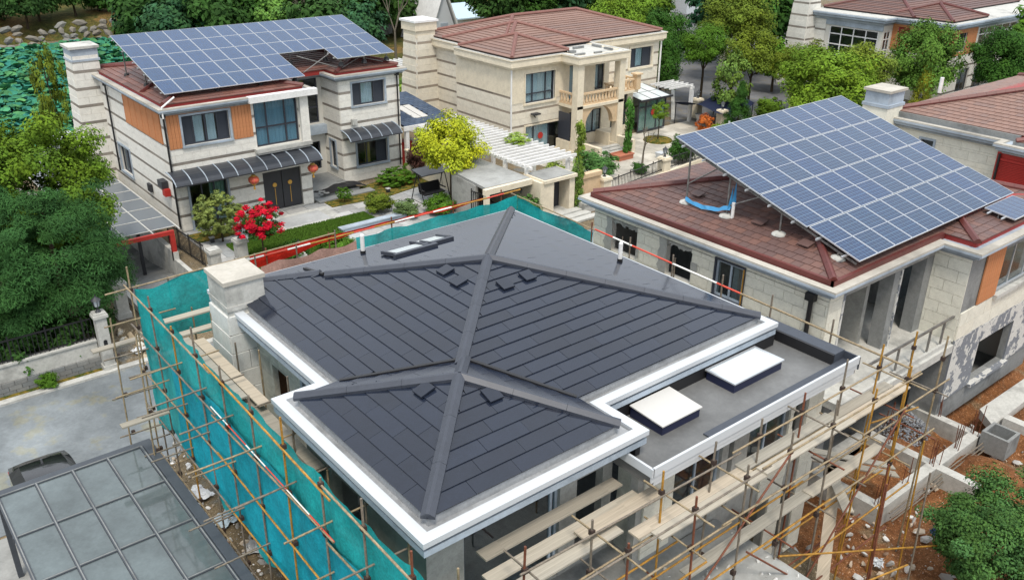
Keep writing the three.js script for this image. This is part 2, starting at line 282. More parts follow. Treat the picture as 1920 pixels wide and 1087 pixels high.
// tiles on one roof face: A,B eave corners (left, right from outside), C,D top right and top left
function tileFace(items, A, B, C, D, o) {
  const { e = .36, w = 1.1, th = .035, lip = .004, lap = .03, gap = .008, mats, seed = 3, skip, joint = true, half = .5 } = o, r = rng(seed);
  const u = B.clone().sub(A), L = u.length(); u.divideScalar(L); const n = u.clone().cross(D.clone().add(C).multiplyScalar(.5).sub(A)).normalize(); if (n.y < 0) n.negate();
  const v = n.clone().cross(u).normalize(); if (v.dot(C.clone().sub(A)) < 0) v.negate();
  const H = C.clone().sub(A).dot(v), cu = C.clone().sub(A).dot(u), du = D.clone().sub(A).dot(u);
  const lf = y => du * y / H, rt = y => L + (cu - L) * y / H, Q = (x, y, h) => A.clone().addScaledVector(u, x).addScaledVector(v, y).addScaledVector(n, h);
  const rowsN = Math.ceil(H / e), full = new Map();
  const frame = new THREE.Matrix4().makeBasis(u, v, n);
  for (let i = 0; i < rowsN; i++) {
    const y0 = i * e, y1 = Math.min(H - .01, y0 + e + lap); if (y1 - y0 < .04) continue; const off = joint ? ((i * half) % 1) * w : 0;
    const a0 = lf(y0), b0 = rt(y0), W = joint ? w : L * 2;
    for (let x = joint ? Math.floor((a0 - off) / W) * W + off : -1; x < b0; x += W) {
      const p0 = Math.max(a0, x) + gap / 2, q0 = Math.min(b0, x + W) - gap / 2, p1 = Math.max(lf(y1), x + gap / 2), q1 = Math.min(rt(y1), x + W - gap / 2);
      if (q0 - p0 < .04) continue; const P1 = Math.min(p1, q1), Q1 = Math.max(q1, P1 + .005);
      if (skip && skip(Q((p0 + q0) / 2, (y0 + y1) / 2, 0))) continue;
      const hh = th * (1 + .12 * r()), mt = pick(mats, r);
      if (Math.abs(p0 - P1) < .003 && Math.abs(q0 - Q1) < .003) {
        const key = (q0 - p0).toFixed(3) + (y1 - y0).toFixed(3);
        if (!full.has(key)) { const a = q0 - p0, b = y1 - y0; full.set(key, hexa([V(0, 0, lip), V(a, 0, lip), V(a, b, 0), V(0, b, 0)], [V(0, 0, th + lip), V(a, 0, th + lip), V(a, b, th * .25 + lip), V(0, b, th * .25 + lip)])); }
        items.push({ geo: full.get(key), mat: mt, m: frame.clone().setPosition(Q(p0, y0, hh - th)) });
      } else {
        const g = hexa([Q(p0, y0, lip), Q(q0, y0, lip), Q(Q1, y1, 0), Q(P1, y1, 0)], [Q(p0, y0, th + lip), Q(q0, y0, th + lip), Q(Q1, y1, th * .25 + lip), Q(P1, y1, th * .25 + lip)]);
        items.push({ geo: g, mat: mt });
      }
    }
  }
}
function ridge(a, b, w, h, drop = .04) { // ridge cap with a bent profile
  const d = b.clone().sub(a).normalize(), s = d.clone().cross(V(0, 1, 0)).normalize(), u = s.clone().cross(d).normalize();
  const pr = [[-w / 2, -drop], [-w / 2, .03], [-w * .12, h], [w * .12, h], [w / 2, .03], [w / 2, -drop]].map(([x, y]) => [x, y]); const L = [];
  const P = (o, [x, y]) => o.clone().addScaledVector(s, x).addScaledVector(u, y);
  for (let i = 0; i < pr.length; i++) { const j = (i + 1) % pr.length; L.push([P(a, pr[i]), P(b, pr[i]), P(b, pr[j])], [P(a, pr[i]), P(b, pr[j]), P(a, pr[j])]); if (i > 0 && i < pr.length - 1) { L.push([P(a, pr[0]), P(a, pr[i]), P(a, pr[i + 1])], [P(b, pr[0]), P(b, pr[i + 1]), P(b, pr[i])]); } }
  return tris(L);
}
function ridgePieces(items, a, b, w, h, mat, len) { // cap laid as short overlapping pieces
  const d = b.clone().sub(a), L = d.length(), n = Math.max(1, Math.round(L / len)); d.divideScalar(L);
  for (let i = 0; i < n; i++) items.push({ geo: ridge(a.clone().addScaledVector(d, L * i / n + .004), a.clone().addScaledVector(d, L * (i + 1) / n - .002), w, h), mat });
}
function pyramid(x0, x1, z0, z1, y, apex, apex2 = apex) { // roof deck: hip solid, apex..apex2 is the ridge
  const a = V(x0, y, z0), b = V(x1, y, z0), c = V(x1, y, z1), d = V(x0, y, z1), p = apex, q = apex2;
  return apex === apex2 ? tris([[d, c, p], [c, b, p], [b, a, p], [a, d, p], [a, b, c], [a, c, d]]) : tris([[d, c, q], [d, q, p], [c, b, q], [b, a, p], [b, p, q], [a, d, p], [a, b, c], [a, c, d]]);
}
function frustum(cx, cz, y0, y1, a0, b0, a1, b1) { const q = (a, b, y) => [V(cx - a, y, cz + b), V(cx + a, y, cz + b), V(cx + a, y, cz - b), V(cx - a, y, cz - b)]; return hexa(q(a0, b0, y0), q(a1, b1, y1)); }
// ---------------------------------------------------------------- the setting
function heightSheet(x0, x1, z0, z1, nx, nz, f, mat, name, col) {
  const g = new THREE.PlaneGeometry(x1 - x0, z1 - z0, nx, nz); g.rotateX(-Math.PI / 2); g.translate((x0 + x1) / 2, 0, (z0 + z1) / 2);
  const p = g.attributes.position, uv = g.attributes.uv; for (let i = 0; i < p.count; i++) { p.setY(i, f(p.getX(i), p.getZ(i))); uv.setXY(i, p.getX(i), p.getZ(i)); } g.computeVertexNormals(); return struct(name, g, mat);
}
const fb = (x, z, s) => perlin.noise(x / s, 3.1, z / s) + .5 * perlin.noise(x / s * 2.1, 7.7, z / s * 2.1) + .25 * perlin.noise(x / s * 4.3, 1.3, z / s * 4.3);
// bare ground sheet reaching to the horizon
struct('ground', poly([[-300, 300], [500, 300], [500, -500], [-300, -500]], -.6, -.02, [[[19.3, -14], [46, -14], [46, 30], [19.3, 30]], [[9.6, -58], [12.8, -58], [12.8, -37.6], [9.6, -37.6]]]), m.yard);
// excavated red soil on the right of the building site
heightSheet(15.6, 46, -13.9, 30, 150, 200, (x, z) => { let y = -.25 + .22 * fb(x, z, 3.2) + .05 * perlin.noise(x * 3, 0, z * 3); y += .9 * Math.exp(-((x - 27.3) ** 2 / 1.2 + (z + 8.4) ** 2 / 1.6)); y += .55 * Math.exp(-((x - 26.2) ** 2 / .9 + (z + 11.3) ** 2 / .6)); y -= .5 * ss(29, 30, x) * ss(-12, -11, z) * (1 - ss(-10.6, -10, z)); y += .5 * ss(29.6, 30.2, x) * ss(-10, -9.4, z); if (x < 19.4) y = Math.min(y, -.04); return y; }, m.soil, 'soil');
// concrete lane running past the houses, with a low kerb on the far side
struct('road', poly([[-60, -33.1], [140, -33.1], [140, -26.6], [7.5, -26.6], [6.2, -25.6], [-2, -25.2], [-60, -25.2]], -.02, .0, []), m.road);
struct('kerb', [bx(-60, 12.6, -.02, .09, -33.42, -33.1)], m.concreteL);
struct('verge', [bx(-60, 6.6, -.02, .05, -33.78, -33.42)], m.moss);
struct('woodland_floor', poly([[34, -60], [56, -60], [74, -70], [150, -140], [30, -140], [50, -90]], -.02, -.008), m.hill);
// asphalt road between the plots on the right
struct('road', poly([[52, -37], [55, -47], [64, -55], [80, -70], [112, -98], [135, -90], [92, -62], [74, -49.5], [64.5, -42.5], [62, -36.8]], -.02, .005), m.asphalt);
struct('kerb', [...[[[54.9, -46.9], [63.9, -54.9]], [[63.9, -54.9], [79.8, -69.9]], [[79.8, -69.9], [112, -98]]].map(([a, b]) => beam(V(a[0], .05, a[1]), V(b[0], .05, b[1]), .3, .14))], m.concreteL);
// lotus pond with a stone bank and a wooded slope behind it
struct('water', poly([[-60, -64], [8, -64], [14, -66], [34, -64], [48, -92], [44, -112], [-60, -118]], -.02, .0), new THREE.MeshStandardMaterial({ color: new THREE.Color().setRGB(.02, .05, .045), roughness: .15, side: THREE.DoubleSide }));
heightSheet(-110, 260, -260, -112, 120, 60, (x, z) => { const t = Math.max(0, -z - 114 - Math.max(0, (x - 30)) * -.02); return -.4 + ss(0, 6, t) * 1.7 + Math.max(0, t - 4) * .16 + .5 * fb(x, z, 9); }, m.hill, 'hillside');
{ // lotus leaves: shallow wavy cups, too many to count
  const L = [], seg = 9; for (let i = 0; i < seg; i++) { const a = i / seg * 6.283, b = (i + 1) / seg * 6.283, P = (t, r, k) => V(Math.cos(t) * r, .03 + (r > .3 ? .10 + .05 * Math.sin(t * 3 + k) : 0), Math.sin(t) * r); L.push([V(0, -.02, 0), P(b, .3, 0), P(a, .3, 0)], [P(a, .3, 0), P(b, .3, 0), P(b, .5, 1)], [P(a, .3, 0), P(b, .5, 1), P(a, .5, 1)]); }
  const g = tris(L), n = 19000, r = rng(77), im = new THREE.InstancedMesh(g, M([1, 1, 1], .8), n), q = new THREE.Quaternion(), e = new THREE.Euler(), c = new THREE.Color(); let k = 0;
  while (k < n) { const x = -4 + r() * 52, z = -63 - r() * 46.5; if (x > 34 + (-z - 64) * .5 - 2 || fb(x, z, 6) < -.75) continue; const s = .5 + r() * .5, y = .25 + .5 * r() + .25 * fb(x, z, 3); e.set((r() - .5) * .9, r() * 6.28, (r() - .5) * .9); im.setMatrixAt(k, new THREE.Matrix4().compose(V(x, y, z), q.setFromEuler(e), V(s, s, s))); const t = r(), b = .7 + .6 * r(); im.setColorAt(k, c.setRGB((.03 + .06 * t * t) * b, (.165 + .08 * t) * b, (.085 + .06 * (1 - t)) * b)); k++; }
  im.castShadow = im.receiveShadow = true; im.name = 'lotus_leaves'; im.userData = { kind: 'stuff', label: 'dense teal lotus leaves covering the pond', category: 'lotus leaves' }; scene.add(im);
}
{ // rough stones of the bank behind the pond, each a piece
  const t = thing('stone_bank', 'rough grey stone retaining bank along the far edge of the lotus pond', 'stone wall', [20, 0, -113]); const r = rng(5), it = [];
  for (let x = -8; x < 46; x += .9 + r() * .5) for (let k = 0; k < 4; k++) { if (r() < .1 + k * .1) continue; const w = .7 + r() * .7, h = .4 + r() * .3, g = new THREE.IcosahedronGeometry(.5, 1); it.push({ geo: cobble(Math.floor(r() * 5)), mat: pick(m.stone, r), m: new THREE.Matrix4().compose(V(x + r() * .4, .35 + k * .55 + .15 * r(), -111.6 - k * .6 + .4 * (r() - .5)), new THREE.Quaternion().setFromEuler(new THREE.Euler(r() * .3, r() * 3, r() * .3)), V(w * 1.25, h * 1.2, .8)) }); }
  pieces(t, 'stone', it, t, 220);
}
function cobble(k) { cobble.c = cobble.c || []; if (!cobble.c[k]) { const r = rng(900 + k), g = prep(new THREE.IcosahedronGeometry(.5, 0)), p = g.attributes.position, mp = new Map(); for (let i = 0; i < p.count; i++) { const key = [p.getX(i), p.getY(i), p.getZ(i)].map(v => v.toFixed(3)).join(); if (!mp.has(key)) mp.set(key, .75 + .45 * r()); const s = mp.get(key); p.setXYZ(i, p.getX(i) * s, p.getY(i) * s, p.getZ(i) * s); } g.computeVertexNormals(); cobble.c[k] = muv(g); } return cobble.c[k]; }
function scatter(name, label, cat, n, place, mat, size, seed, colors, gk = 0) { // loose rubble: instanced stuff
  const r = rng(seed), im = new THREE.InstancedMesh(cobble(gk), mat, n), c = new THREE.Color();
  for (let i = 0; i < n; i++) { const [x, y, z] = place(r), s = size[0] + (size[1] - size[0]) * r() ** 5; im.setMatrixAt(i, new THREE.Matrix4().compose(V(x, y, z), new THREE.Quaternion().setFromEuler(new THREE.Euler(r() * 6, r() * 6, r() * 6)), V(s * (1 + r() * .7), s * (.35 + .5 * r()), s))); const k = pick(colors, r), b = .8 + .4 * r(); im.setColorAt(i, c.setRGB(k[0] * b, k[1] * b, k[2] * b)); }
  im.castShadow = im.receiveShadow = true; im.name = numbered(name); im.userData = { kind: 'stuff', label, category: cat }; scene.add(im);
}
const rubCol = [[.45, .44, .42], [.35, .33, .3], [.5, .42, .33], [.6, .6, .58], [.3, .2, .14]];
scatter('rubble', 'broken concrete rubble littering the red soil of the site', 'rubble', 1500, r => { const x = 17 + r() * 13, z = -10.5 + r() * 9; return [x, -.1 + .1 * fb(x, z, 3.2), z]; }, M([1, 1, 1], .95), [.03, .3], 41, rubCol, 1);
scatter('rubble', 'litter and rubble on bare earth beside the glass canopy', 'rubble', 900, r => { const z = -27 + r() * 14; return [5.3 + r() * 2.6, .02, z]; }, M([1, 1, 1], .95), [.03, .26], 42, [...rubCol, [.75, .75, .74]], 2);
scatter('gravel', 'grey gravel heap beside the concrete foundation beams', 'gravel', 1800, r => { const a = r() * 6.28, d = Math.sqrt(r()); return [27.2 + Math.cos(a) * d * 1.3, .1 + .9 * (1 - d) * 1.1, -11.6 + Math.sin(a) * d * .8]; }, M([1, 1, 1], .95), [.04, .13], 43, [[.2, .21, .23], [.26, .27, .28], [.16, .17, .19]], 3);
scatter('rubble', 'sand and rubble beside the gate pillars at the lane', 'rubble', 160, r => { const z = -36.6 + r() * 3.6; return [8.0 + r() * 1.4, .02, z]; }, M([1, 1, 1], .95), [.05, .35], 44, [[.5, .42, .3], [.6, .58, .52], [.45, .36, .24]], 4);
// ---------------------------------------------------------------- the house under renovation, with the new slate-coloured roof
{
  const t = thing('villa', 'unfinished grey villa with a new dark slate panel roof and white gutter edges', 'house', [13, 0, -17]);
  const W = (ax, pos, out, u0, u1, y0, y1, op, th) => ({ ax, pos, out, u0, u1, y0, y1, op, th });
  // outer walls, hollow inside
  const wl1 = W('x', 8.3, -1, -23, -16.4, 0, 6.4, [[-20.55, -19.55, 4.4, 5.55], [-18.6, -17.2, 3.6, 6.0], [-21.5, -19.5, .6, 2.6]]);
  const wl2 = W('x', 7.2, -1, -16.4, -11.4, 0, 6.4, [[-15.2, -13.8, 3.9, 5.6]]);
  const wf = W('z', -11.4, 1, 7.2, 12.3, 0, 6.4, [[8.1, 10.7, 3.3, 5.75], [11.2, 12.0, 3.5, 5.7]]);
  const ww = W('z', -10.6, 1, 12.3, 19.5, 0, 5.9, [[13.55, 15.3, 3.5, 5.6], [15.55, 15.75, 3.3, 5.7], [16.35, 18.0, 3.5, 5.6], [18.25, 18.75, 3.2, 5.7], [16.4, 17.6, .3, 2.6], [18.2, 18.9, .2, 2.4], [14, 15.2, .4, 2.4]]);
  const wr = W('x', 19.3, 1, -12.2, -10.82, 0, 5.92), wr2 = W('x', 18.6, 1, -23, -12.2, 0, 6.4), wb = W('z', -23, -1, 8.3, 18.6, 0, 6.4), wi = W('z', -16.4, -1, 7.2, 8.3, 0, 6.4), wi2 = W('x', 12.5, -1, -11.4, -10.6, 0, 5.91);
  wall(t, wl1, m.board); wall(t, wl2, m.render); wall(t, wf, m.concrete); wall(t, ww, m.concrete); wall(t, wr, m.board); wall(t, wr2, m.board); wall(t, wb, m.board); wall(t, wi, m.render); wall(t, wi2, m.board);
  part(t, 'floor_slab', bx(7.3, 19.2, 3.05, 3.25, -22.9, -11.0), m.concreteD);
  part(t, 'added_core_wall', bx(10.9, 18.3, .1, 3.05, -22.6, -14.2), m.concreteD); part(t, 'added_core_wall', bx(10.9, 18.3, 3.25, 6.35, -22.6, -14.2), m.concreteD);  // solid cores added behind the openings so the rooms look dark
  // stone facing that is already up on the wing piers
  const blocks = []; for (const [a, b, y0] of [[12.5, 13.5, 3.3], [17.05, 18.2, .1], [18.8, 19.5, .1]]) cladding(W('z', -10.6, 1, a, b, y0, 5.6, ww.op), blocks, { h: .5, len: 1.1, mats: m.stoneR, seed: 4, th: .05 });
  for (const [a, b, y0] of [[-23, -16.5, 2.9]]) cladding(W('x', 8.3, -1, a, b, y0, 6.2, wl1.op), blocks, { h: .55, len: 1.15, mats: [m.board], seed: 14, th: .03 });
  pieces(t, 'stone_block', blocks);
  part(t, 'brick_infill', bx(8.42, 8.55, 4.4, 5.55, -20.55, -19.55), M([.20, .16, .12], .95, { map: T.soil }));
  windowIn(t, wl1, wl1.op[1], { cols: [1, 1], fm: m.frame, surround: m.bluegrey, curtains: [] });
  windowIn(t, wf, wf.op[0], { cols: [3, .22], fm: m.bluegrey, f: .07 });
  windowIn(t, ww, ww.op[0], { cols: [1, 1], fm: m.bluegrey, f: .06 }); windowIn(t, ww, ww.op[2], { cols: [1, 1], fm: m.bluegrey, f: .06 });
  // eaves: slab, groove with shade painted black, pale moulding, gutter trough and white edge
  const P = [[7.78, -23.5], [7.78, -16.87], [6.66, -16.87], [6.66, -10.62], [12.55, -10.62], [12.55, -12.0], [19.1, -12.0], [19.1, -23.5]];
  part(t, 'eave_slab', poly(P.map(([x, z]) => [x + (x < 10 ? .3 : -.3), z + (z > -15 ? -.3 : (z < -23 ? .3 : .3 * 0))]), 6.38, 6.72), m.concrete);
  part(t, 'eave_moulding', sweep(P, [[-.5, 6.42], [-.16, 6.42], [-.1, 6.5], [-.03, 6.52], [-.03, 6.66], [-.5, 6.66]]), m.bluegrey);
  part(t, 'shade_joint', sweep(P, [[-.5, 6.66], [-.09, 6.66], [-.09, 6.745], [-.5, 6.745]]), m.black);
  part(t, 'gutter_edge', sweep(P, [[-.25, 6.745], [0, 6.745], [0, 6.87], [-.25, 6.87]]), m.whitePaint);
  part(t, 'gutter', poly(P.map(([x, z]) => [x + (x < 10 ? .29 : -.29), z + (z > -15 ? -.29 : (z < -23 ? .29 : 0))]), 6.72, 6.79), m.gutterFloor);
  // main hip roof and the lower hip roof over the front bay
  const E = 7.0, ap = V(13.42, 8.36, -17.5), X0 = 8.15, X1 = 18.75, Z0 = -23.1, Z1 = -12.38;
  const e2 = 7.0, ap2 = V(9.62, 7.86, -13.58), x0 = 7.03, x1 = 12.03, z0 = -16.35, z1 = -11.02;
  const dk = d => V(0, -d, 0);
  part(t, 'roof_deck', [pyramid(X0 + .02, X1 - .02, Z0 + .02, Z1 - .02, E - .015, ap.clone().add(dk(.02))), pyramid(x0 + .02, x1 - .02, z0 + .02, z1 - .02, e2 - .015, ap2.clone().add(dk(.02)))], m.deck);
  part(t, 'eave_riser', [bx(X0 + .03, X1 - .03, 6.72, E - .02, Z0 + .03, Z1 - .03)], m.gutterFloor); part(t, 'eave_riser', [bx(x0 + .03, x1 - .03, 6.72, e2 - .021, z0 + .03, z1 - .03)], m.gutterFloor);
  const c = { ll: V(X0, E, Z0), ln: V(X0, E, Z1), rn: V(X1, E, Z1), rb: V(X1, E, Z0) }, s = { ll: V(x0, e2, z0), ln: V(x0, e2, z1), rn: V(x1, e2, z1), rb: V(x1, e2, z0) };
  const hSmall = p => p.x < x0 || p.x > x1 || p.z < z0 || p.z > z1 ? -9 : e2 + Math.min((p.x - x0) / (ap2.x - x0), (x1 - p.x) / (x1 - ap2.x), (p.z - z0) / (ap2.z - z0), (z1 - p.z) / (z1 - ap2.z)) * (ap2.y - e2);
  const hMain = p => p.x < X0 || p.x > X1 || p.z < Z0 || p.z > Z1 ? -9 : E + Math.min((p.x - X0) / (ap.x - X0), (X1 - p.x) / (X1 - ap.x), (p.z - Z0) / (ap.z - Z0), (Z1 - p.z) / (Z1 - ap.z)) * (ap.y - E);
  const tl = []; const o = { e: .372, w: 1.12, th: .038, gap: .008, mats: m.slate, half: .36 };
  tileFace(tl, c.ll, c.ln, ap, ap, { ...o, seed: 51, skip: p => hSmall(p) > p.y + .12 });
  tileFace(tl, c.ln, c.rn, ap, ap, { ...o, seed: 52, skip: p => hSmall(p) > p.y + .12 });
  tileFace(tl, c.rn, c.rb, ap, ap, { ...o, seed: 53 });
  tileFace(tl, c.rb, c.ll, ap, ap, { ...o, seed: 54 });
  tileFace(tl, s.ll, s.ln, ap2, ap2, { ...o, seed: 55 });
  tileFace(tl, s.ln, s.rn, ap2, ap2, { ...o, seed: 56 });
  tileFace(tl, s.rn, s.rb, ap2, ap2, { ...o, seed: 57, skip: p => hMain(p) > p.y + .12 });
  tileFace(tl, s.rb, s.ll, ap2, ap2, { ...o, seed: 58, skip: p => hMain(p) > p.y + .12 });
  pieces(t, 'roof_tile', tl, t, 300);
  const up = (p, h) => p.clone().add(V(0, h, 0)), mix = (a, b, k) => a.clone().lerp(b, k), rc = [], rg = (a, b) => ridgePieces(rc, a, b, .28, .11, m.slateCap, 1.15);
  rg(up(ap, .04), up(mix(ap, c.ll, .60), .04)); rg(up(mix(ap, c.ll, .6), -.03).add(V(.0, 0, -.32)), up(c.ll, -.02).add(V(0, 0, -.1)));
  rg(up(ap, .05), up(mix(ap, c.ln, .60), .04)); rg(up(ap, .045), up(c.rn, .03)); rg(up(ap, .042), up(c.rb, .03));
  rg(up(ap2, .04), up(s.ll, .03)); rg(up(ap2, .05), up(s.ln, .03)); rg(up(ap2, .045), up(s.rn, .03)); rg(up(ap2, .042), up(mix(ap2, s.rb, .42), .03));
  pieces(t, 'ridge_cap', rc);
  // black strips painting gap and shadow line in the valleys where the lower roof runs into the main one, and at the step of the left hip
  const vm = (() => { let k = 0; const a = ap2, b = s.rb; for (let i = 0; i < 60; i++) { const p = mix(a, b, i / 60); if (hMain(p) >= p.y) { k = i / 60; break; } } return mix(a, b, k); })();
  part(t, 'valley_shade_strip', beam(V(X0, E + .05, z0 + .02), up(vm, .07), .09, .06), m.black); part(t, 'valley_shade_strip', beam(V(x1 - .02, E + .05, Z1), up(vm, .07), .09, .06), m.black);
  const jp = mix(ap, c.ll, .6); part(t, 'valley_shade_strip', beam(up(jp, .06).add(V(-.05, 0, -.05)), V(jp.x + .1, hMain(V(jp.x + .1, 0, jp.z - 1.55)) + .05, jp.z - 1.55), .1, .06), m.black);
  // raised vent tiles beside the ridges, flaps of two roof windows, white vent pipes
  const onFace = (x, z, h) => V(x, Math.max(hMain(V(x, 0, z)), hSmall(V(x, 0, z))) + h, z);
  const slope = (ux, uz, p, L, w, hh) => { const a = onFace(p[0] - ux * L / 2, p[1] - uz * L / 2, hh), b = onFace(p[0] + ux * L / 2, p[1] + uz * L / 2, hh); return beam(a, b, w, .05); };
  for (const [x, z, ux, uz] of [[12.35, -18.0, 1, 0], [12.25, -17.25, 1, 0], [13.1, -16.35, 0, 1], [13.9, -16.4, 0, 1], [8.9, -13.9, 1, 0], [9.95, -12.85, 0, 1]]) part(t, 'vent_tile', slope(ux, uz, [x, z], .36, .36, .075), m.slate[1]);
  for (const [x, z, L] of [[13.1, -20.6, 1.5], [14.1, -20.9, 1.1]]) { const f = part(t, 'roof_window', [beam(onFace(x - L / 2, z, .09), onFace(x + L / 2, z, .09), .12, .12), beam(onFace(x - L / 2 + .06, z - .8, .12), onFace(x - L / 2 + .06, z - .06, .12), .08, .1), beam(onFace(x + L / 2 - .06, z - .8, .12), onFace(x + L / 2 - .06, z - .06, .12), .08, .1)], m.slateCap); part(t, 'pane', beam(onFace(x, z - .8, .1), onFace(x, z - .05, .1), L - .2, .02), m.lidGlass, f); }
  for (const [x, z] of [[12.3, -22.35], [18.15, -17.1]]) { const b = onFace(x, z, 0); const p = part(t, 'vent_pipe', [tube(b, up(b, .62), .065, 12), prep(new THREE.SphereGeometry(.065, 10, 6, 0, 6.3, 0, 1.57)).translate(b.x, b.y + .62, b.z)], m.white); part(t, 'collar', tube(up(b, -.05), up(b, .14), .085, 12), m.black, p); }
  // tapering chimney in pale stone at the left end
  const cx = 8.15, cz = -22.15, cb = [];
  part(t, 'chimney', [frustum(cx, cz, 0, 6.95, .74, .9, .53, .6)], m.concreteL);
  const chimneyCap = part(t, 'chimney_cap', [bx(cx - .57, cx + .57, 6.95, 7.08, cz - .64, cz + .64), bx(cx - .55, cx + .55, 7.08, 7.72, cz - .62, cz + .62)], m.concreteL);
  part(t, 'cap_slab', bx(cx - .6, cx + .6, 7.72, 7.84, cz - .67, cz + .67), m.cornTop, chimneyCap);
  for (let i = 0; i < 12; i++) { const y = .1 + i * .56, k = y / 6.95, hx = .74 - .21 * k + .02, hz = .9 - .3 * k + .02; for (const [a, b] of [[-1, i % 2 ? -.2 : .25], [i % 2 ? -.2 : .25, 1]]) cb.push({ geo: bx(cx - hx - .03, cx - hx + .05, y, y + .535, cz + a * hz + .01, cz + b * hz - .01), mat: pick(m.stoneG) }, { geo: bx(cx + a * hx + .01, cx + b * hx - .01, y, y + .535, cz + hz - .06, cz + hz + .02), mat: pick(m.stoneG) }); }
  pieces(t, 'chimney_stone', cb);
  // flat wing roof with two skylight boxes
  const F = [[12.05, -12.05], [12.05, -10.0], [19.9, -10.0], [19.9, -12.45], [19.12, -12.45], [19.12, -12.05]];
  part(t, 'flat_roof', poly([[12.06, -12.9], [12.06, -10.02], [19.88, -10.02], [19.88, -12.9]], 5.93, 6.16), m.flatRoof);
  part(t, 'roof_parapet', [bx(19.45, 19.9, 6.14, 6.46, -12.9, -10.42), bx(14.2, 19.9, 6.14, 6.2, -10.42, -10.02)], m.flatCap);
  part(t, 'white_fascia', [bx(12.03, 19.93, 6.22, 6.44, -10.02, -9.96), bx(11.99, 12.05, 6.22, 6.44, -11.0, -9.96), bx(12.0, 19.95, 6.06, 6.22, -10.02, -9.99), bx(12.1, 19.8, 5.95, 6.06, -10.12, -10.0)], m.whitePaint);
  part(t, 'parapet_end', bx(19.9, 19.94, 6.05, 6.42, -12.9, -9.96), m.flatCap);
  part(t, 'shade_upstand', [bx(12.6, 19.1, 6.1, 6.6, -12.3, -12.06), bx(12.35, 12.5, 6.1, 6.42, -12.3, -10.8), bx(19.38, 19.45, 6.1, 6.455, -12.9, -10.42), bx(19.1, 19.4, 6.1, 6.455, -12.9, -12.6)], m.black);  // black faces paint the shade along the flat roof's inner edges
  const s1 = part(t, 'skylight', [hexa([V(13.42, 6.1, -10.98), V(14.72, 6.1, -10.98), V(14.72, 6.1, -11.99), V(13.42, 6.1, -11.99)], [V(13.42, 6.4, -10.98), V(14.72, 6.4, -10.98), V(14.72, 6.46, -11.99), V(13.42, 6.46, -11.99)])], m.navy);
  part(t, 'skylight_lid', hexa([V(13.38, 6.405, -10.94), V(14.76, 6.405, -10.94), V(14.76, 6.465, -11.99), V(13.38, 6.465, -11.99)], [V(13.38, 6.435, -10.94), V(14.76, 6.435, -10.94), V(14.76, 6.495, -11.99), V(13.38, 6.495, -11.99)]), m.lidWhite, s1);
  const s2 = part(t, 'skylight', bx(16.2, 18.15, 6.1, 6.41, -12.0, -11.13), m.navy);
  part(t, 'skylight_rim', [bx(16.16, 18.19, 6.41, 6.45, -12.04, -11.96), bx(16.16, 18.19, 6.41, 6.45, -11.17, -11.09), bx(16.16, 16.23, 6.41, 6.45, -11.96, -11.17), bx(18.12, 18.19, 6.41, 6.45, -11.96, -11.17)], m.alu, s2);
  part(t, 'skylight_pane', bx(16.23, 18.12, 6.40, 6.44, -11.96, -11.17), m.lidGlass, s2);
  // ground-floor terrace slab with a pier
  part(t, 'terrace_slab', poly([[7.0, -11.2], [12.4, -11.2], [12.4, -10.55], [15.3, -10.55], [15.3, -4], [7.0, -4]], 2.86, 3.12), m.slabTop);
  part(t, 'terrace_wall', [bx(15.02, 15.2, 0, 2.86, -10.4, -9.2), bx(15.02, 15.2, 0, 2.86, -6.6, -4.1), bx(7.2, 7.4, 0, 2.86, -11.2, -4.1)], m.concrete);
}
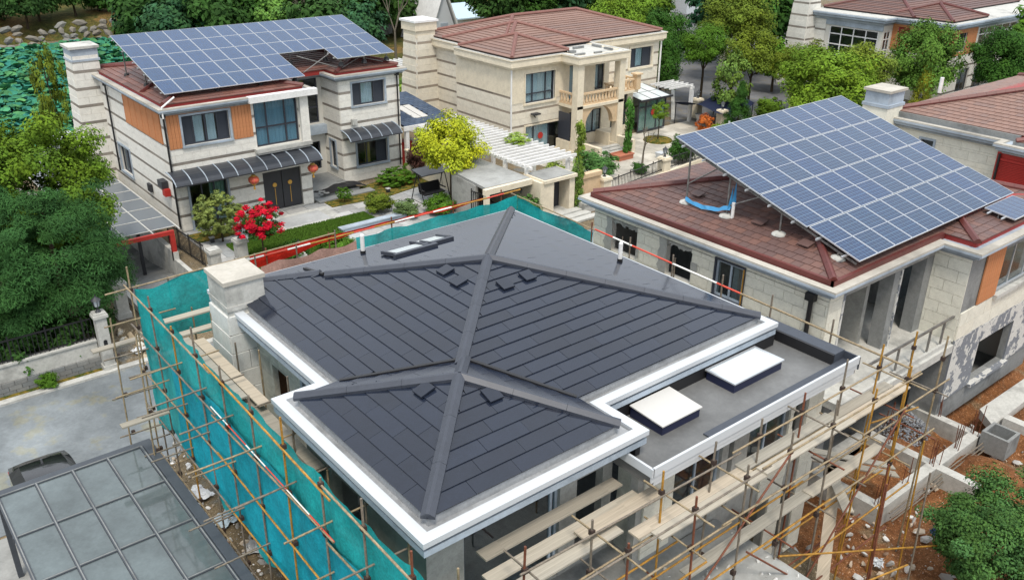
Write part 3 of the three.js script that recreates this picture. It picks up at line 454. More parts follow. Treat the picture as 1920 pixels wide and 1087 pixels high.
// ---------------------------------------------------------------- the red-roofed house on the right with its large solar array
{
  const t = thing('villa', 'cream stone villa with red-brown tiled roof and knocked-out window openings right of the scaffold', 'house', [30, 0, -16]);
  const W = (ax, pos, out, u0, u1, y0, y1, op, th) => ({ ax, pos, out, u0, u1, y0, y1, op, th });
  const wl = W('x', 22.45, -1, -22.6, -12.5, 0, 6.5, [[-21.65, -20.35, 5.05, 6.3], [-18.95, -17.8, 5.0, 6.3], [-16.72, -15.6, 5.03, 6.32], [-20, -18, .8, 2.6]]);
  const wside = W('x', 28.75, -1, -12.5, -11.25, 3.4, 6.5), wg = W('z', -11.25, 1, 28.75, 36, 0, 6.5, [[30.8, 33.6, 1.05, 2.75], [31.15, 36, 4.55, 6.2]]);
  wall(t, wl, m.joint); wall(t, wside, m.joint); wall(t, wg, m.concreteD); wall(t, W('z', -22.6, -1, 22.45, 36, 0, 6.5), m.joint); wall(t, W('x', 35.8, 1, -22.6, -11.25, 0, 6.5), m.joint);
  const bl = []; cladding(W('x', 22.45, -1, -22.6, -12.5, .0, 6.45, wl.op), bl, { h: .36, len: .74, mats: m.stoneR, seed: 61, th: .03, y: .02, gap: .013 });
  cladding({ ...wside, y1: 6.45 }, bl, { h: .42, len: .8, mats: m.stoneR, seed: 62, th: .03, gap: .013 });
  cladding(W('z', -12.5, 1, 22.42, 23.15, 3.4, 6.45), bl, { h: .36, len: .74, mats: m.stoneR, seed: 63, th: .03, gap: .013 });
  cladding(W('z', -11.25, 1, 28.75, 36, 3.45, 4.5, []), bl, { h: .52, len: 1.3, mats: m.stoneR, seed: 64, th: .05, gap: .016 });
  pieces(t, 'stone_block', bl);
  // torn edges round the two broken openings
  const jag = (u0, u1, y0, y1, seed) => { const r = rng(seed), w = wl, n = 9, out = [], inn = []; for (let i = 0; i < n; i++) { const k = i / (n - 1); out.push([u0 - .18 - .22 * r(), y0 - .1 + (y1 - y0 + .1) * k]); inn.push([u0 + .03 + .05 * r(), y0 + (y1 - y0) * k]); } const L = []; for (let i = 0; i + 1 < n; i++) { const A = WP(w, ...out[i], .056), B = WP(w, ...inn[i], .062), C = WP(w, ...inn[i + 1], .062), Dd = WP(w, ...out[i + 1], .056); L.push([A, B, C], [A, C, Dd]); } for (let i = 0; i < 8; i++) { const u = u0 + (u1 - u0) * i / 8, du = (u1 - u0) / 8, d = .1 + .16 * r(), e = .1 + .16 * r(); L.push([WP(w, u, y1 + .02, -.02), WP(w, u + du, y1 + .02, -.02), WP(w, u + du, y1 - e, -.02)], [WP(w, u, y1 + .02, -.02), WP(w, u + du, y1 - e, -.02), WP(w, u, y1 - d, -.02)]); } return tris(L); };
  part(t, 'broken_plaster', [jag(-21.65, -20.35, 5.05, 6.3, 1), WB(wl, -20.35, -20.22, 5.2, 5.5, .056, .066)], m.concrete); part(t, 'broken_plaster', [jag(-18.95, -17.8, 5.0, 6.3, 2), WB(wl, -17.78, -17.5, 5.55, 5.85, .055, .066)], m.concrete);
  windowIn(t, wl, wl.op[2], { cols: [1.1, 1], fm: m.bluegrey, f: .07, d: -.02, surround: m.frame, sw: .06 });
  part(t, 'yellow_jamb', WB(wl, -15.6, -15.55, 5.03, 6.32, .06, .1), m.poleY);
  for (const [u, y0, y1] of [[-20.95, 4.95, 5.8], [-18.4, 4.9, 5.8]]) part(t, 'prop', tube(WP(wl, u, y0, .15), WP(wl, u, y1, .15), .03), m.poleG);
  // the gutted upper room behind the balcony
  part(t, 'floor_slab', [bx(22.7, 35.8, 3.15, 3.4, -22.4, -12.5), bx(22.0, 28.75, 3.15, 3.4, -12.5, -11.35)], m.concreteL);
  part(t, 'balcony_edge', [bx(21.95, 28.85, 3.0, 3.3, -11.35, -11.2), bx(22.0, 28.8, 3.3, 3.48, -11.4, -11.3)], m.concreteL);
  part(t, 'room_wall', [bx(22.7, 35.6, 3.4, 6.5, -16.2, -16.0), bx(25.9, 26.1, 3.4, 6.5, -16.0, -13.2)], m.concrete);
  part(t, 'lintel', bx(22.6, 28.75, 6.25, 6.5, -12.75, -12.5), m.concrete);
  part(t, 'pier', bx(26.25, 26.6, 3.4, 6.25, -13.0, -12.52), m.concreteD); part(t, 'peeled_edge', bx(26.6, 26.68, 3.4, 6.25, -12.95, -12.47), m.peel); part(t, 'pier', bx(28.25, 28.74, 3.4, 6.25, -12.95, -12.5), m.concreteD); part(t, 'peeled_edge', bx(23.16, 23.28, 3.4, 6.4, -12.75, -12.46), m.peel);
  // ground floor: peeled wall round the lower window, deep openings under the balcony
  const pw = W('z', -11.25, 1, 28.75, 36, 0, 3.44, [[30.8, 33.6, 1.05, 2.75]]), pg = []; rows({ ...pw, y0: 1.0 }, (a, b, c, d) => pg.push(WB(pw, a, b, c, d, .004, .07))); part(t, 'peeled_plaster', pg, m.peel);
  part(t, 'added_core_wall', bx(25.4, 35, 3.42, 6.48, -22.2, -16.4), m.concreteD); part(t, 'added_core_wall', bx(29.3, 35.4, 3.42, 6.48, -15.8, -14.2), m.concreteD); part(t, 'added_core_wall', bx(29.4, 35.4, .1, 3.1, -16.5, -14.6), m.concreteD);  // added core blocks, set back so the openings stay dark
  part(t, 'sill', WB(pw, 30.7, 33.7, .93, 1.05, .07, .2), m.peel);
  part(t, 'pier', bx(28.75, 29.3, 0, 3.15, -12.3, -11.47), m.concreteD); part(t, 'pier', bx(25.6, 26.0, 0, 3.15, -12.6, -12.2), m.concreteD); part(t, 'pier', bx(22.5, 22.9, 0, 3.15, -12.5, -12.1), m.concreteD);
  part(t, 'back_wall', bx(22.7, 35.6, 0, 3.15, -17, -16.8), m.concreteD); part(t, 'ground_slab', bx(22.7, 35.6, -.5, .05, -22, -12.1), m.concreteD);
  part(t, 'balcony_railing', [...[28.95, 28.1, 27.2, 26.2, 25.2, 24.2].map(x => beam(V(x, 3.48, -11.4), V(x, 4.3, -11.4), .06, .06)), beam(V(23.4, 4.3, -11.4), V(29.3, 4.33, -11.4), .07, .06)], m.galv);
  // orange boarded panel beside the upper window
  const ob = []; for (let i = 0; i < 8; i++) ob.push({ geo: cbox(.155, 1.95, .05), mat: pick(m.orange), m: at(29.85 + i * .165, 5.5, -11.2) }); pieces(t, 'panel_board', ob);
  windowIn(t, wg, wg.op[1], { cols: [1, 1, 1, 1], fm: m.alu, f: .05, sill: 0 }); part(t, 'sill', bx(31.0, 36, 4.4, 4.55, -11.25, -11.05), m.concreteL);
  part(t, 'downpipe', [tube(V(22.34, .2, -13.05), V(22.34, 6.3, -13.05), .075, 8), bx(22.2, 22.42, 6.2, 6.45, -13.2, -12.9)], m.black);
  // cornice
  const P = [[22.0, -23.1], [22.0, -12.1], [28.35, -12.1], [28.35, -10.85], [36.4, -10.85], [36.4, -23.1]];
  part(t, 'cornice', sweep(P, [[-.6, 6.45], [-.34, 6.45], [-.28, 6.55], [-.12, 6.6], [-.1, 6.68], [.0, 6.72], [0, 6.8], [-.6, 6.8]]), m.bluegrey);
  part(t, 'gutter_edge', sweep(P, [[-.3, 6.8], [-.01, 6.8], [-.01, 6.86], [-.3, 6.86]]), m.cornTop);
  part(t, 'eave_slab', poly(P.map(([x, z]) => [x + (x < 25 ? .3 : (x > 35 ? -.3 : .3)), z + (z > -15 ? -.3 : .3)]), 6.5, 6.74), m.concreteD);
  // tiled hip roof, ridge hidden under the array
  const E = 6.98, A = V(22.45, E, -22.75), B = V(22.45, E, -12.5), Cc = V(36, E, -12.5), Dd = V(36, E, -22.75), r1 = V(27.5, 8.1, -17.6), r2 = V(31, 8.1, -17.6);
  part(t, 'roof_deck', [pyramid(22.47, 35.98, -22.73, -12.52, E - .01, r1.clone().add(V(0, -.03, 0)), r2.clone().add(V(0, -.03, 0))), bx(22.5, 35.9, 6.7, E - .01, -22.7, -12.55)], m.redDeep);
  const tl = []; const o = { e: .325, w: .335, th: .03, gap: .016, mats: m.tileR, half: .5 };
  tileFace(tl, A, B, r1, r1, { ...o, seed: 71 }); tileFace(tl, B, Cc, r2, r1, { ...o, seed: 72 }); tileFace(tl, Dd, A, r1, r2, { ...o, seed: 73 }); tileFace(tl, Cc, Dd, r2, r2, { ...o, w: .67, e: .65, seed: 74 });
  for (const it of tl) { const x = it.m ? it.m.elements[12] : 23, z = it.m ? it.m.elements[14] : -17; it.w = x < 26.5 && z > -23 ? 1 : .3; }
  pieces(t, 'roof_tile', tl, t, 300);
  const rc = []; for (const [p, q] of [[r1, A], [r1, B], [r2, Cc], [r2, Dd], [r1, r2]]) ridgePieces(rc, p.clone().add(V(0, .05, 0)), q.clone().add(V(0, .04, 0)), .24, .12, m.tileRcap, .42); pieces(t, 'ridge_tile', rc);
  part(t, 'roof_edge', [bx(22.36, 22.5, 6.8, 7.02, -22.8, -12.42), bx(22.36, 28.9, 6.8, 7.02, -12.52, -12.4)], m.tileRcap);
  // small hip over the front wing
  const w0 = V(28.9, E, -11.3), w1 = V(36, E, -11.3), wa = V(30.3, 7.12, -12.6), wb = V(28.9, E, -13.9), wc = V(34.6, 7.12, -12.6), tl2 = [];
  part(t, 'wing_roof_deck', [pyramid(28.92, 36, -13.9, -11.32, E - .01, wa.clone().add(V(0, -.03, 0)), wc.clone().add(V(0, -.03, 0))), bx(28.95, 36, 6.7, E - .01, -13.8, -11.35)], m.redDeep);
  tileFace(tl2, wb, w0, wa, wa, { ...o, seed: 75 }); tileFace(tl2, w0, w1, wc, wa, { ...o, seed: 76 }); pieces(t, 'wing_roof_tile', tl2, t, 120);
  part(t, 'ridge_cap', ridge(wa.clone().add(V(0, .05, 0)), w0.clone().add(V(0, .04, 0)), .26, .12), m.tileRcap);
  const hR = (x, z) => E + Math.min((x - 22.45) / (27.5 - 22.45), (z + 22.75) / 5.15, (-12.5 - z) / 5.1) * (8.1 - E);
  part(t, 'vent_pipe', [tube(V(23.75, hR(23.75, -17.3), -17.3), V(23.75, hR(23.75, -17.3) + .55, -17.3), .06, 10)], m.white);
  for (const [x, z] of [[24.3, -19.3], [23.9, -16.3], [23.6, -14.3]]) part(t, 'lifted_tile', beam(V(x - .18, hR(x, z) + .08, z), V(x + .2, hR(x, z) + .15, z), .42, .03), m.tileR[2]);
}
{ // solar array on a steel rack
  const a0 = V(23.565, 9.559, -19.953), tl = .291, col = 1.025, row = 1.962, e1 = V(1, .007, 0).normalize(), e2 = V(0, -Math.sin(tl), Math.cos(tl)), n = e2.clone().cross(e1).normalize(); if (n.y < 0) n.negate();
  const t = thing('solar_array', 'large tilted array of forty blue solar panels on steel posts above the red roof', 'solar array', [29.3, 7, -16.5]);
  solarRows(t, a0, e1, e2, n, col, row, [[0, 10, 0], [0, 10, 0], [0, 10, 0], [.09, 10, 0]], T.cellsR, true, [[.012, .02, .055], [.014, .022, .05], [.02, .022, .045], [.011, .02, .062]], 81);
  const q = (i, j, h) => a0.clone().addScaledVector(e1, i * col).addScaledVector(e2, j * row).addScaledVector(n, h);
  for (const j of [.25, .75, 1.25, 1.75, 2.25, 2.75, 3.25, 3.75]) part(t, 'rail', beam(q(-.12, j, -.1), q(10.12, j, -.1), .05, .06), m.alu);
  const roofY = (x, z) => 6.98 + Math.max(0, Math.min((x - 22.45) / 5.05, (z + 22.75) / 5.15, (-12.5 - z) / 5.1, 1)) * 1.12;
  for (const i of [.18, 3.4, 6.6, 9.8]) for (const j of [.35, 1.3, 2.45, 3.6]) { const p = q(i, j, -.14), y = roofY(p.x, p.z); if (p.y - y < .1) continue; const s = part(t, 'post', tube(V(p.x, y, p.z), p, .035, 8), m.galv); part(t, 'mortar_foot', prep(new THREE.SphereGeometry(.26, 10, 5, 0, 6.3, 0, 1.57)).scale(1, .45, 1).translate(p.x, y - .01, p.z), m.concreteL, s); }
  for (const i of [.18, 3.4, 6.6, 9.8]) { part(t, 'rafter', beam(q(i, .05, -.17), q(i, 3.95, -.17), .05, .07), m.galv); const a = q(i, .35, -.14), b = q(i, 1.3, -.2), c = q(i, 2.45, -.2); part(t, 'brace', [tube(V(a.x, roofY(a.x, a.z) + .7, a.z), q(i, 1.0, -.2), .026), tube(V(b.x, roofY(b.x, b.z) + .35, b.z), q(i, 1.95, -.2), .026)], m.galv); }
  // single extra panel laid across at the lower right
  const u = V(31.55, 7.32, -12.42), f1 = V(1, 0, 0), f2 = V(0, -.12, 1).normalize(), fn = f2.clone().cross(f1).normalize(); if (fn.y < 0) fn.negate();
  const x = thing('solar_array', 'single small solar panel lying below the corner of the large array', 'solar panel', [32.6, 7, -11.8]); solarRows(x, u, f1, f2, fn, 2.2, 1.12, [[0, 1, 0]], T.cellsR, false, [[.014, .022, .06]], 83); part(x, 'rail', [beam(u.clone().add(V(-.25, -.08, .25)), u.clone().add(V(2.1, -.08, .25)), .05, .05), beam(u.clone().add(V(-.25, -.14, .75)), u.clone().add(V(2.1, -.14, .75)), .05, .05)], m.alu); for (const k of [.1, 1.8]) part(x, 'post', tube(u.clone().add(V(k, -.08, .5)), V(u.x + k, 7.02, u.z + .5), .03), m.galv);
  // blue ribbon of tarpaulin tied between two posts
  const p = q(.18, .35, 0), L = [], r = rng(3), c0 = V(p.x - .1, roofY(p.x, p.z) + .18, p.z), c1 = V(q(.18, 1.3, 0).x, roofY(24.3, -18) + .2, q(.18, 1.3, 0).z + .1); let pv = null; for (let i = 0; i <= 14; i++) { const k = i / 14, c = c0.clone().lerp(c1, k).add(V(-.1 * Math.sin(k * 3.14), -.16 * Math.sin(k * 3.14) + .04 * r(), 0)), h = .05 + .05 * r(), d = .06 * (r() - .5); const cur = [c.clone().add(V(d, h, 0)), c.clone().add(V(.07 + d, -.03, 0)), c.clone().add(V(-.07, -.05, .03))]; if (pv) for (const [s, w] of [[0, 1], [0, 2]]) L.push([pv[s], cur[s], cur[w]], [pv[s], cur[w], pv[w]]); pv = cur; }
  L.push([c1, c1.clone().add(V(.1, 1.0, .05)), c1.clone().add(V(.15, .1, .1))], [c1.clone().add(V(-.1, 0, -.05)), c1.clone().add(V(.02, .8, 0)), c1.clone().add(V(.05, 0, 0))]);
  solo('tarpaulin', 'crumpled blue plastic strip tied between two posts of the solar rack', 'tarpaulin', tris(L), M([.04, .25, .5], .45), [c0.x, c0.y - .2, c0.z]);
}
function solarRows(t, a0, e1, e2, n, col, row, rowsDef, map, split, tints, seed) {
  const r = rng(seed), w = col - .022, h = row - .03, mats = tints.map(() => new THREE.MeshPhysicalMaterial({ map, color: 0xffffff, roughness: .14, side: THREE.DoubleSide }));
  mats.forEach((q, i) => { const c = tints[i]; q.color.setRGB(Math.min(1, .5 + c[0] * 12), Math.min(1, .5 + c[1] * 12), Math.min(1, .45 + c[2] * 5)); });
  // glass face with its own 0..1 print; frame of four bars (and a mid seam) as a sub-part
  const face = prep(new THREE.BoxGeometry(w - .03, h - .03, .03)), fr = [cb2(-w / 2, w / 2, -h / 2, -h / 2 + .019), cb2(-w / 2, w / 2, h / 2 - .019, h / 2), cb2(-w / 2, -w / 2 + .018, -h / 2 + .019, h / 2 - .019), cb2(w / 2 - .018, w / 2, -h / 2 + .019, h / 2 - .019)];
  if (split) fr.push(cb2(-w / 2 + .018, w / 2 - .018, -.008, .008)); const fg = mergeGeometries(fr);
  const B = new THREE.Matrix4().makeBasis(e1, e2.clone().negate(), n), b = base.get(t);
  rowsDef.forEach(([sh, c1, c0], j) => { const cols = []; for (let i = c0; i < c1; i++) cols.push(i); if (rowsDef[j][3]) for (const i of rowsDef[j][3]) cols.push(i);
    for (const i of cols) { const c = a0.clone().addScaledVector(e1, (i + .5) * col + sh).addScaledVector(e2, (j + .5) * row); const o = mesh(face, pick(mats, r)); o.name = 'solar_panel'; o.applyMatrix4(B.clone().setPosition(c)); o.position.sub(b); t.add(o); const f = mesh(fg, m.alu); f.name = 'panel_frame'; o.add(f); } });
}
function cb2(x0, x1, y0, y1) { return bx(x0, x1, y0, y1, -.022, .022); }
// ---------------------------------------------------------------- the pale stone house on the left with orange panels and solar roof
{
  const t = thing('villa', 'pale banded stone villa with orange boarded panels and curved dark awnings behind the lawn', 'house', [22, 0, -53]);
  const W = (ax, pos, out, u0, u1, y0, y1, op, th) => ({ ax, pos, out, u0, u1, y0, y1, op, th });
  const bw = [15.3, 17.85, 4.72, 6.3], bay = [19.3, 21.9, 3.95, 6.6], gd = [15.2, 17.3, .1, 2.55], door = [19.4, 21.75, .1, 2.45];
  const side = W('x', 14.5, -1, -58.6, -46.3, 0, 6.6, [[-55.6, -53.6, 1.3, 2.95]]), front = W('z', -46.3, 1, 14.5, 22.4, 0, 6.6, [bw, bay, gd, door]);
  const rs = W('x', 22.4, 1, -50.6, -46.3, 0, 6.6), back = W('z', -50.6, 1, 22.4, 25.7, 0, 6.6, [[22.7, 24.4, .1, 2.5], [22.7, 25.4, 3.6, 6.4], [24.6, 25.3, .6, 2.4]]);
  const ls = W('x', 25.7, -1, -50.6, -48.4, 0, 6.6, [[-49.9, -49.2, .9, 2.6]]), f2 = W('z', -48.4, 1, 25.7, 30.0, 0, 6.6, [[26.6, 28.9, 4.85, 6.25], [26.7, 28.9, 1.0, 2.5]]), rr = W('x', 30, 1, -58.6, -48.4, 0, 6.6), bk = W('z', -58.6, -1, 14.5, 30, 0, 6.6);
  for (const w of [side, front, rs, back, ls, f2, rr, bk]) wall(t, w, m.joint);
  part(t, 'added_core_wall', bx(17.4, 29.6, .1, 6.45, -58, -53.6), m.plasterIn); part(t, 'added_core_wall', bx(17.4, 22.0, .1, 6.45, -53.55, -49.2), m.plasterIn); part(t, 'floor_slab', [bx(14.72, 22.15, 3.0, 3.2, -53.5, -46.55), bx(22.2, 29.75, 3.0, 3.2, -58.3, -50.85), bx(25.95, 29.75, 3.0, 3.2, -50.8, -48.65), bx(14.72, 22.15, 3.0, 3.2, -58.3, -53.55)], m.plasterIn);  // cores added deep inside to keep the windows dark
  const bl = [], o = { h: .40, len: .92, mats: m.stoneL, bandMat: m.band, per: 2, bandH: .16, th: .03 };
  const panelS = [-53.0, -47.0, 4.75, 6.4], fr2 = { ...front, op: [bw, bay, gd, door, [14.5, 19.1, 4.62, 6.6]] };
  cladding({ ...side, op: [...side.op, panelS] }, bl, { ...o, seed: 91, y: .05 }); cladding(fr2, bl, { ...o, seed: 92, y: .05 });
  cladding(ls, bl, { ...o, seed: 93, y: .05 }); cladding(f2, bl, { ...o, seed: 94, y: .05 }); cladding(rs, bl, { ...o, seed: 95, y: .05 });
  pieces(t, 'stone_block', bl, t, 300);
  const ob = []; for (let x = 14.52; x < 19.0; x += .185) { if (x + .09 > bw[0] - .1 && x + .09 < bw[1] + .1) { ob.push({ geo: cbox(.17, .2, .06), mat: pick(m.orange), m: at(x + .09, 6.5, -46.26) }); continue; } ob.push({ geo: cbox(.172, 1.93, .06), mat: pick(m.orange), m: at(x + .09, 5.6, -46.26) }); }
  for (let z = -53; z < -47.1; z += .99) ob.push({ geo: cbox(.06, 1.62, .95), mat: pick(m.orange), m: at(14.46, 5.58, z + .49) }, { geo: cbox(.09, 1.64, .05), mat: m.orange[0], m: at(14.46, 5.58, z) });
  pieces(t, 'panel_board', ob);
  windowIn(t, front, bw, { cols: [1, 1.1, 1.1, 1], screens: [0, 3], curtains: [[.26, .46], [.54, .72]], surround: m.bluegrey }); windowIn(t, front, bay, { cols: [1, 1.5, 1], tr: [.4], screens: [], curtains: [[.02, .98, m.curtainB]] });
  part(t, 'bay_sill', [bx(19.1, 22.5, 3.7, 3.92, -46.3, -45.95), bx(19.2, 22.4, 3.56, 3.7, -46.3, -46.05)], m.concreteL); part(t, 'bay_pier', bx(21.95, 22.45, 3.92, 6.6, -46.3, -46.0), m.stoneL[0]);
  windowIn(t, front, gd, { cols: [1, 1, 1], curtains: [[.55, .95, m.curtainG]], surround: m.bluegrey });
  const d = part(t, 'door', [WB(front, door[0] + .04, 20.55, .12, 2.42, -.14, -.08), WB(front, 20.59, door[1] - .04, .12, 2.42, -.14, -.08)], m.darkMetal); for (const x of [20.1, 21.05]) part(t, 'brass_knocker', [prep(new THREE.CylinderGeometry(.13, .13, .04, 14)).rotateX(1.57).translate(x, 1.6, -46.36), bx(x - .015, x + .015, .4, 1.4, -46.39, -46.36)], m.gold, d);
  windowIn(t, side, side.op[0], { cols: [1, 1], screens: [1], surround: m.bluegrey }); windowIn(t, back, back.op[1], { cols: [1, 1.2], tr: [.35], screens: [] }); windowIn(t, back, back.op[0], { cols: [1, 1], tr: [.7] }); windowIn(t, back, back.op[2], { cols: [1] });
  windowIn(t, ls, ls.op[0], { cols: [1], surround: m.bluegrey }); windowIn(t, f2, f2.op[0], { cols: [.8, 1.2, .9], screens: [0, 2], curtains: [[.3, .66]], surround: m.bluegrey }); windowIn(t, f2, f2.op[1], { cols: [1, 1, 1], screens: [2], curtains: [[.3, .46, M([.5, .36, .08], .9)]], surround: m.bluegrey });
  part(t, 'balcony_band', bx(22.4, 25.7, 2.95, 3.5, -50.62, -50.2), m.bluegrey); part(t, 'porch_floor', bx(22.4, 25.7, .05, .28, -50.6, -46.6), m.concreteD); part(t, 'step', bx(22.6, 26.4, .02, .15, -46.6, -45.9), m.concreteD);
  // eaves: two wings of the front and the set-back middle
  const P = [[14.1, -59], [14.1, -45.85], [22.9, -45.85], [22.9, -50.0], [25.25, -50.0], [25.25, -48.0], [30.4, -48.0], [30.4, -59]];
  part(t, 'cornice', sweep(P, [[-.6, 6.45], [-.36, 6.45], [-.26, 6.56], [-.12, 6.6], [-.1, 6.68], [0, 6.72], [0, 6.8], [-.6, 6.8]]), m.bluegrey); part(t, 'gutter_edge', sweep(P, [[-.3, 6.8], [-.01, 6.8], [-.01, 6.87], [-.3, 6.87]]), m.cornTop);
  part(t, 'bay_cornice', bx(18.9, 22.95, 6.56, 6.9, -46.1, -45.7), m.white);
  part(t, 'eave_slab', poly(P.map(([x, z]) => [x + (x < 20 ? .2 : (x > 25 && x < 26 ? .2 : -.2)), z + (z > -55 ? -.2 : .2)]), 6.5, 6.75), m.concreteD);
  // red tiled roof
  const tl = [], E = 6.98, q = { e: .34, w: .62, th: .045, gap: .012, mats: m.tileL };
  const face = (x0, x1, z0, z1, p1, p2, s) => { part(t, 'roof_deck', [pyramid(x0 + .02, x1 - .02, z0 + .02, z1 - .02, E - .01, p1, p2), bx(x0 + .05, x1 - .05, 6.7, E - .01, z0 + .05, z1 - .05)], m.redDeep); const a = V(x0, E, z0), b = V(x0, E, z1), c = V(x1, E, z1), d = V(x1, E, z0), u = V(0, .03, 0); const P1 = p1.clone().add(u), P2 = p2.clone().add(u); if (Math.abs(p1.x - p2.x) > .01) { tileFace(tl, a, b, P1, P1, { ...q, seed: s }); tileFace(tl, b, c, P2, P1, { ...q, seed: s + 1 }); tileFace(tl, c, d, P2, P2, { ...q, seed: s + 2 }); tileFace(tl, d, a, P1, P2, { ...q, seed: s + 3 }); } else { tileFace(tl, a, b, P2, P1, { ...q, seed: s }); tileFace(tl, b, c, P2, P2, { ...q, seed: s + 1 }); tileFace(tl, c, d, P1, P2, { ...q, seed: s + 2 }); tileFace(tl, d, a, P1, P1, { ...q, seed: s + 3 }); } const rc = []; for (const [p, k] of [[p1, a], [p2, b], [p2, c], [p1, d]]) { const K = (p === p2 && Math.abs(p1.x - p2.x) > .01 && k === b) ? p1 : p; const K2 = (p === p1 && Math.abs(p1.x - p2.x) > .01 && k === d) ? p2 : K; ridgePieces(rc, K2.clone().add(V(0, .08, 0)), k.clone().add(V(0, .06, 0)), .26, .13, m.tileRcap, .5); } pieces(t, 'ridge_tile', rc, t, 60); };
  const h1 = V(18.3, 7.55, -54.2), h2 = V(18.3, 7.55, -50.3), g1 = V(20, 7.6, -54), g2 = V(27, 7.6, -54);
  face(14.5, 22.4, -58.4, -46.3, h1, h2, 101); face(14.6, 30, -58.6, -49.8, V(19, 7.66, -54.2), V(26, 7.66, -54.2), 105); face(25.6, 30.0, -55, -48.4, V(27.8, 7.25, -53), V(27.8, 7.25, -50.5), 109);
  for (const it of tl) it.w = 1; pieces(t, 'roof_tile', tl, t, 300);
  // chimney
  const cx = 13.95, cz = -58.3, cb = []; part(t, 'chimney', frustum(cx, cz, 0, 7.7, 1.1, 1.15, .72, .78), m.joint);
  let y = .05, k = 0; while (y < 7.6) { const band = k % 3 === 2, h = band ? .17 : .42, f = y / 7.7, hx = 1.1 - .38 * f, hz = 1.15 - .37 * f, mm = band ? m.band : pick(m.stoneL), s = .05; for (const [a, b] of band ? [[-1, 1]] : [[-1, k % 2 ? -.3 : .3], [k % 2 ? -.3 : .3, 1]]) cb.push({ geo: bx(cx - hx - s * .7, cx - hx + .1, y + .008, y + h - .008, cz + a * hz + .008, cz + b * hz - .008), mat: mm }, { geo: bx(cx + a * hx + .008, cx + b * hx - .008, y + .008, y + h - .008, cz + hz - .1, cz + hz + s * .7), mat: mm }); y += h; k++; } pieces(t, 'chimney_stone', cb);
  const cc = part(t, 'chimney_cap', [bx(cx - .76, cx + .76, 7.7, 8.35, cz - .82, cz + .82), bx(cx - .82, cx + .82, 7.62, 7.74, cz - .88, cz + .88)], m.bluegrey); part(t, 'cap_slab', bx(cx - .86, cx + .86, 8.35, 8.5, cz - .92, cz + .92), m.concreteL, cc);
  for (const [x, z, y0] of [[14.38, -46.15, .3], [14.36, -55.9, 1.2]]) part(t, 'downpipe', [tube(V(x, y0, z), V(x, 6.5, z), .055, 8), bx(x - .12, x + .1, 6.4, 6.6, z - .1, z + .1)], m.black); part(t, 'downpipe', [tube(V(29.8, .6, -48.28), V(29.8, 6.5, -48.28), .05, 8), bx(29.68, 29.92, 6.4, 6.6, -48.38, -48.2)], m.black);
  part(t, 'conduit', tube(V(14.3, 6.95, -45.95), V(15.1, 7.35, -46.2), .05, 6), m.white); part(t, 'conduit', tube(V(14.3, 6.4, -45.9), V(14.3, 6.95, -45.95), .045, 6), m.white);
  part(t, 'vent_box', [bx(14.1, 14.45, 2.3, 2.7, -48.0, -47.3)], m.darkMetal); part(t, 'vent_box', bx(14.3, 14.45, 1.3, 1.75, -50.7, -50.2), m.darkMetal); part(t, 'sign_plate', bx(14.15, 14.45, 1.9, 2.3, -47.55, -47.1), m.red); part(t, 'wall_lamp', [bx(26.35, 26.7, 3.75, 4.1, -48.3, -48.1)], m.concreteL); part(t, 'wall_lamp', bx(26.3, 26.6, 3.3, 3.5, -48.3, -48.0), m.darkMetal);
  const awn = (x0, x1, zw, y, dep, n) => { const prof = i => { const a = i / 7 * 1.35; return [zw + Math.sin(a) * dep / .976, y - (1 - Math.cos(a)) * .62]; }, L = []; for (let i = 0; i < 7; i++) { const [z0, a] = prof(i), [z1, b] = prof(i + 1); L.push([V(x0, a, z0), V(x0, b, z1), V(x1, b, z1)], [V(x0, a, z0), V(x1, b, z1), V(x1, a, z0)], [V(x0, a - .03, z0), V(x1, b - .03, z1), V(x0, b - .03, z1)], [V(x0, a - .03, z0), V(x1, a - .03, z0), V(x1, b - .03, z1)]); } const A = part(t, 'awning', tris(L), m.awning); for (let j = 0; j <= n; j++) { const x = x0 + (x1 - x0) * j / n, g = []; for (let i = 0; i < 7; i++) { const [z0, a] = prof(i), [z1, b] = prof(i + 1); g.push(beam(V(x, a + .02, z0), V(x, b + .02, z1), .05, .04)); } part(t, 'awning_rib', g, m.bluegrey, A); } part(t, 'awning_edge', beam(V(x0, prof(7)[1], prof(7)[0]), V(x1, prof(7)[1], prof(7)[0]), .05, .06), m.darkMetal, A); };
  awn(14.1, 22.5, -46.25, 3.5, 1.35, 10); awn(25.6, 29.3, -48.35, 3.5, 1.25, 5);
}
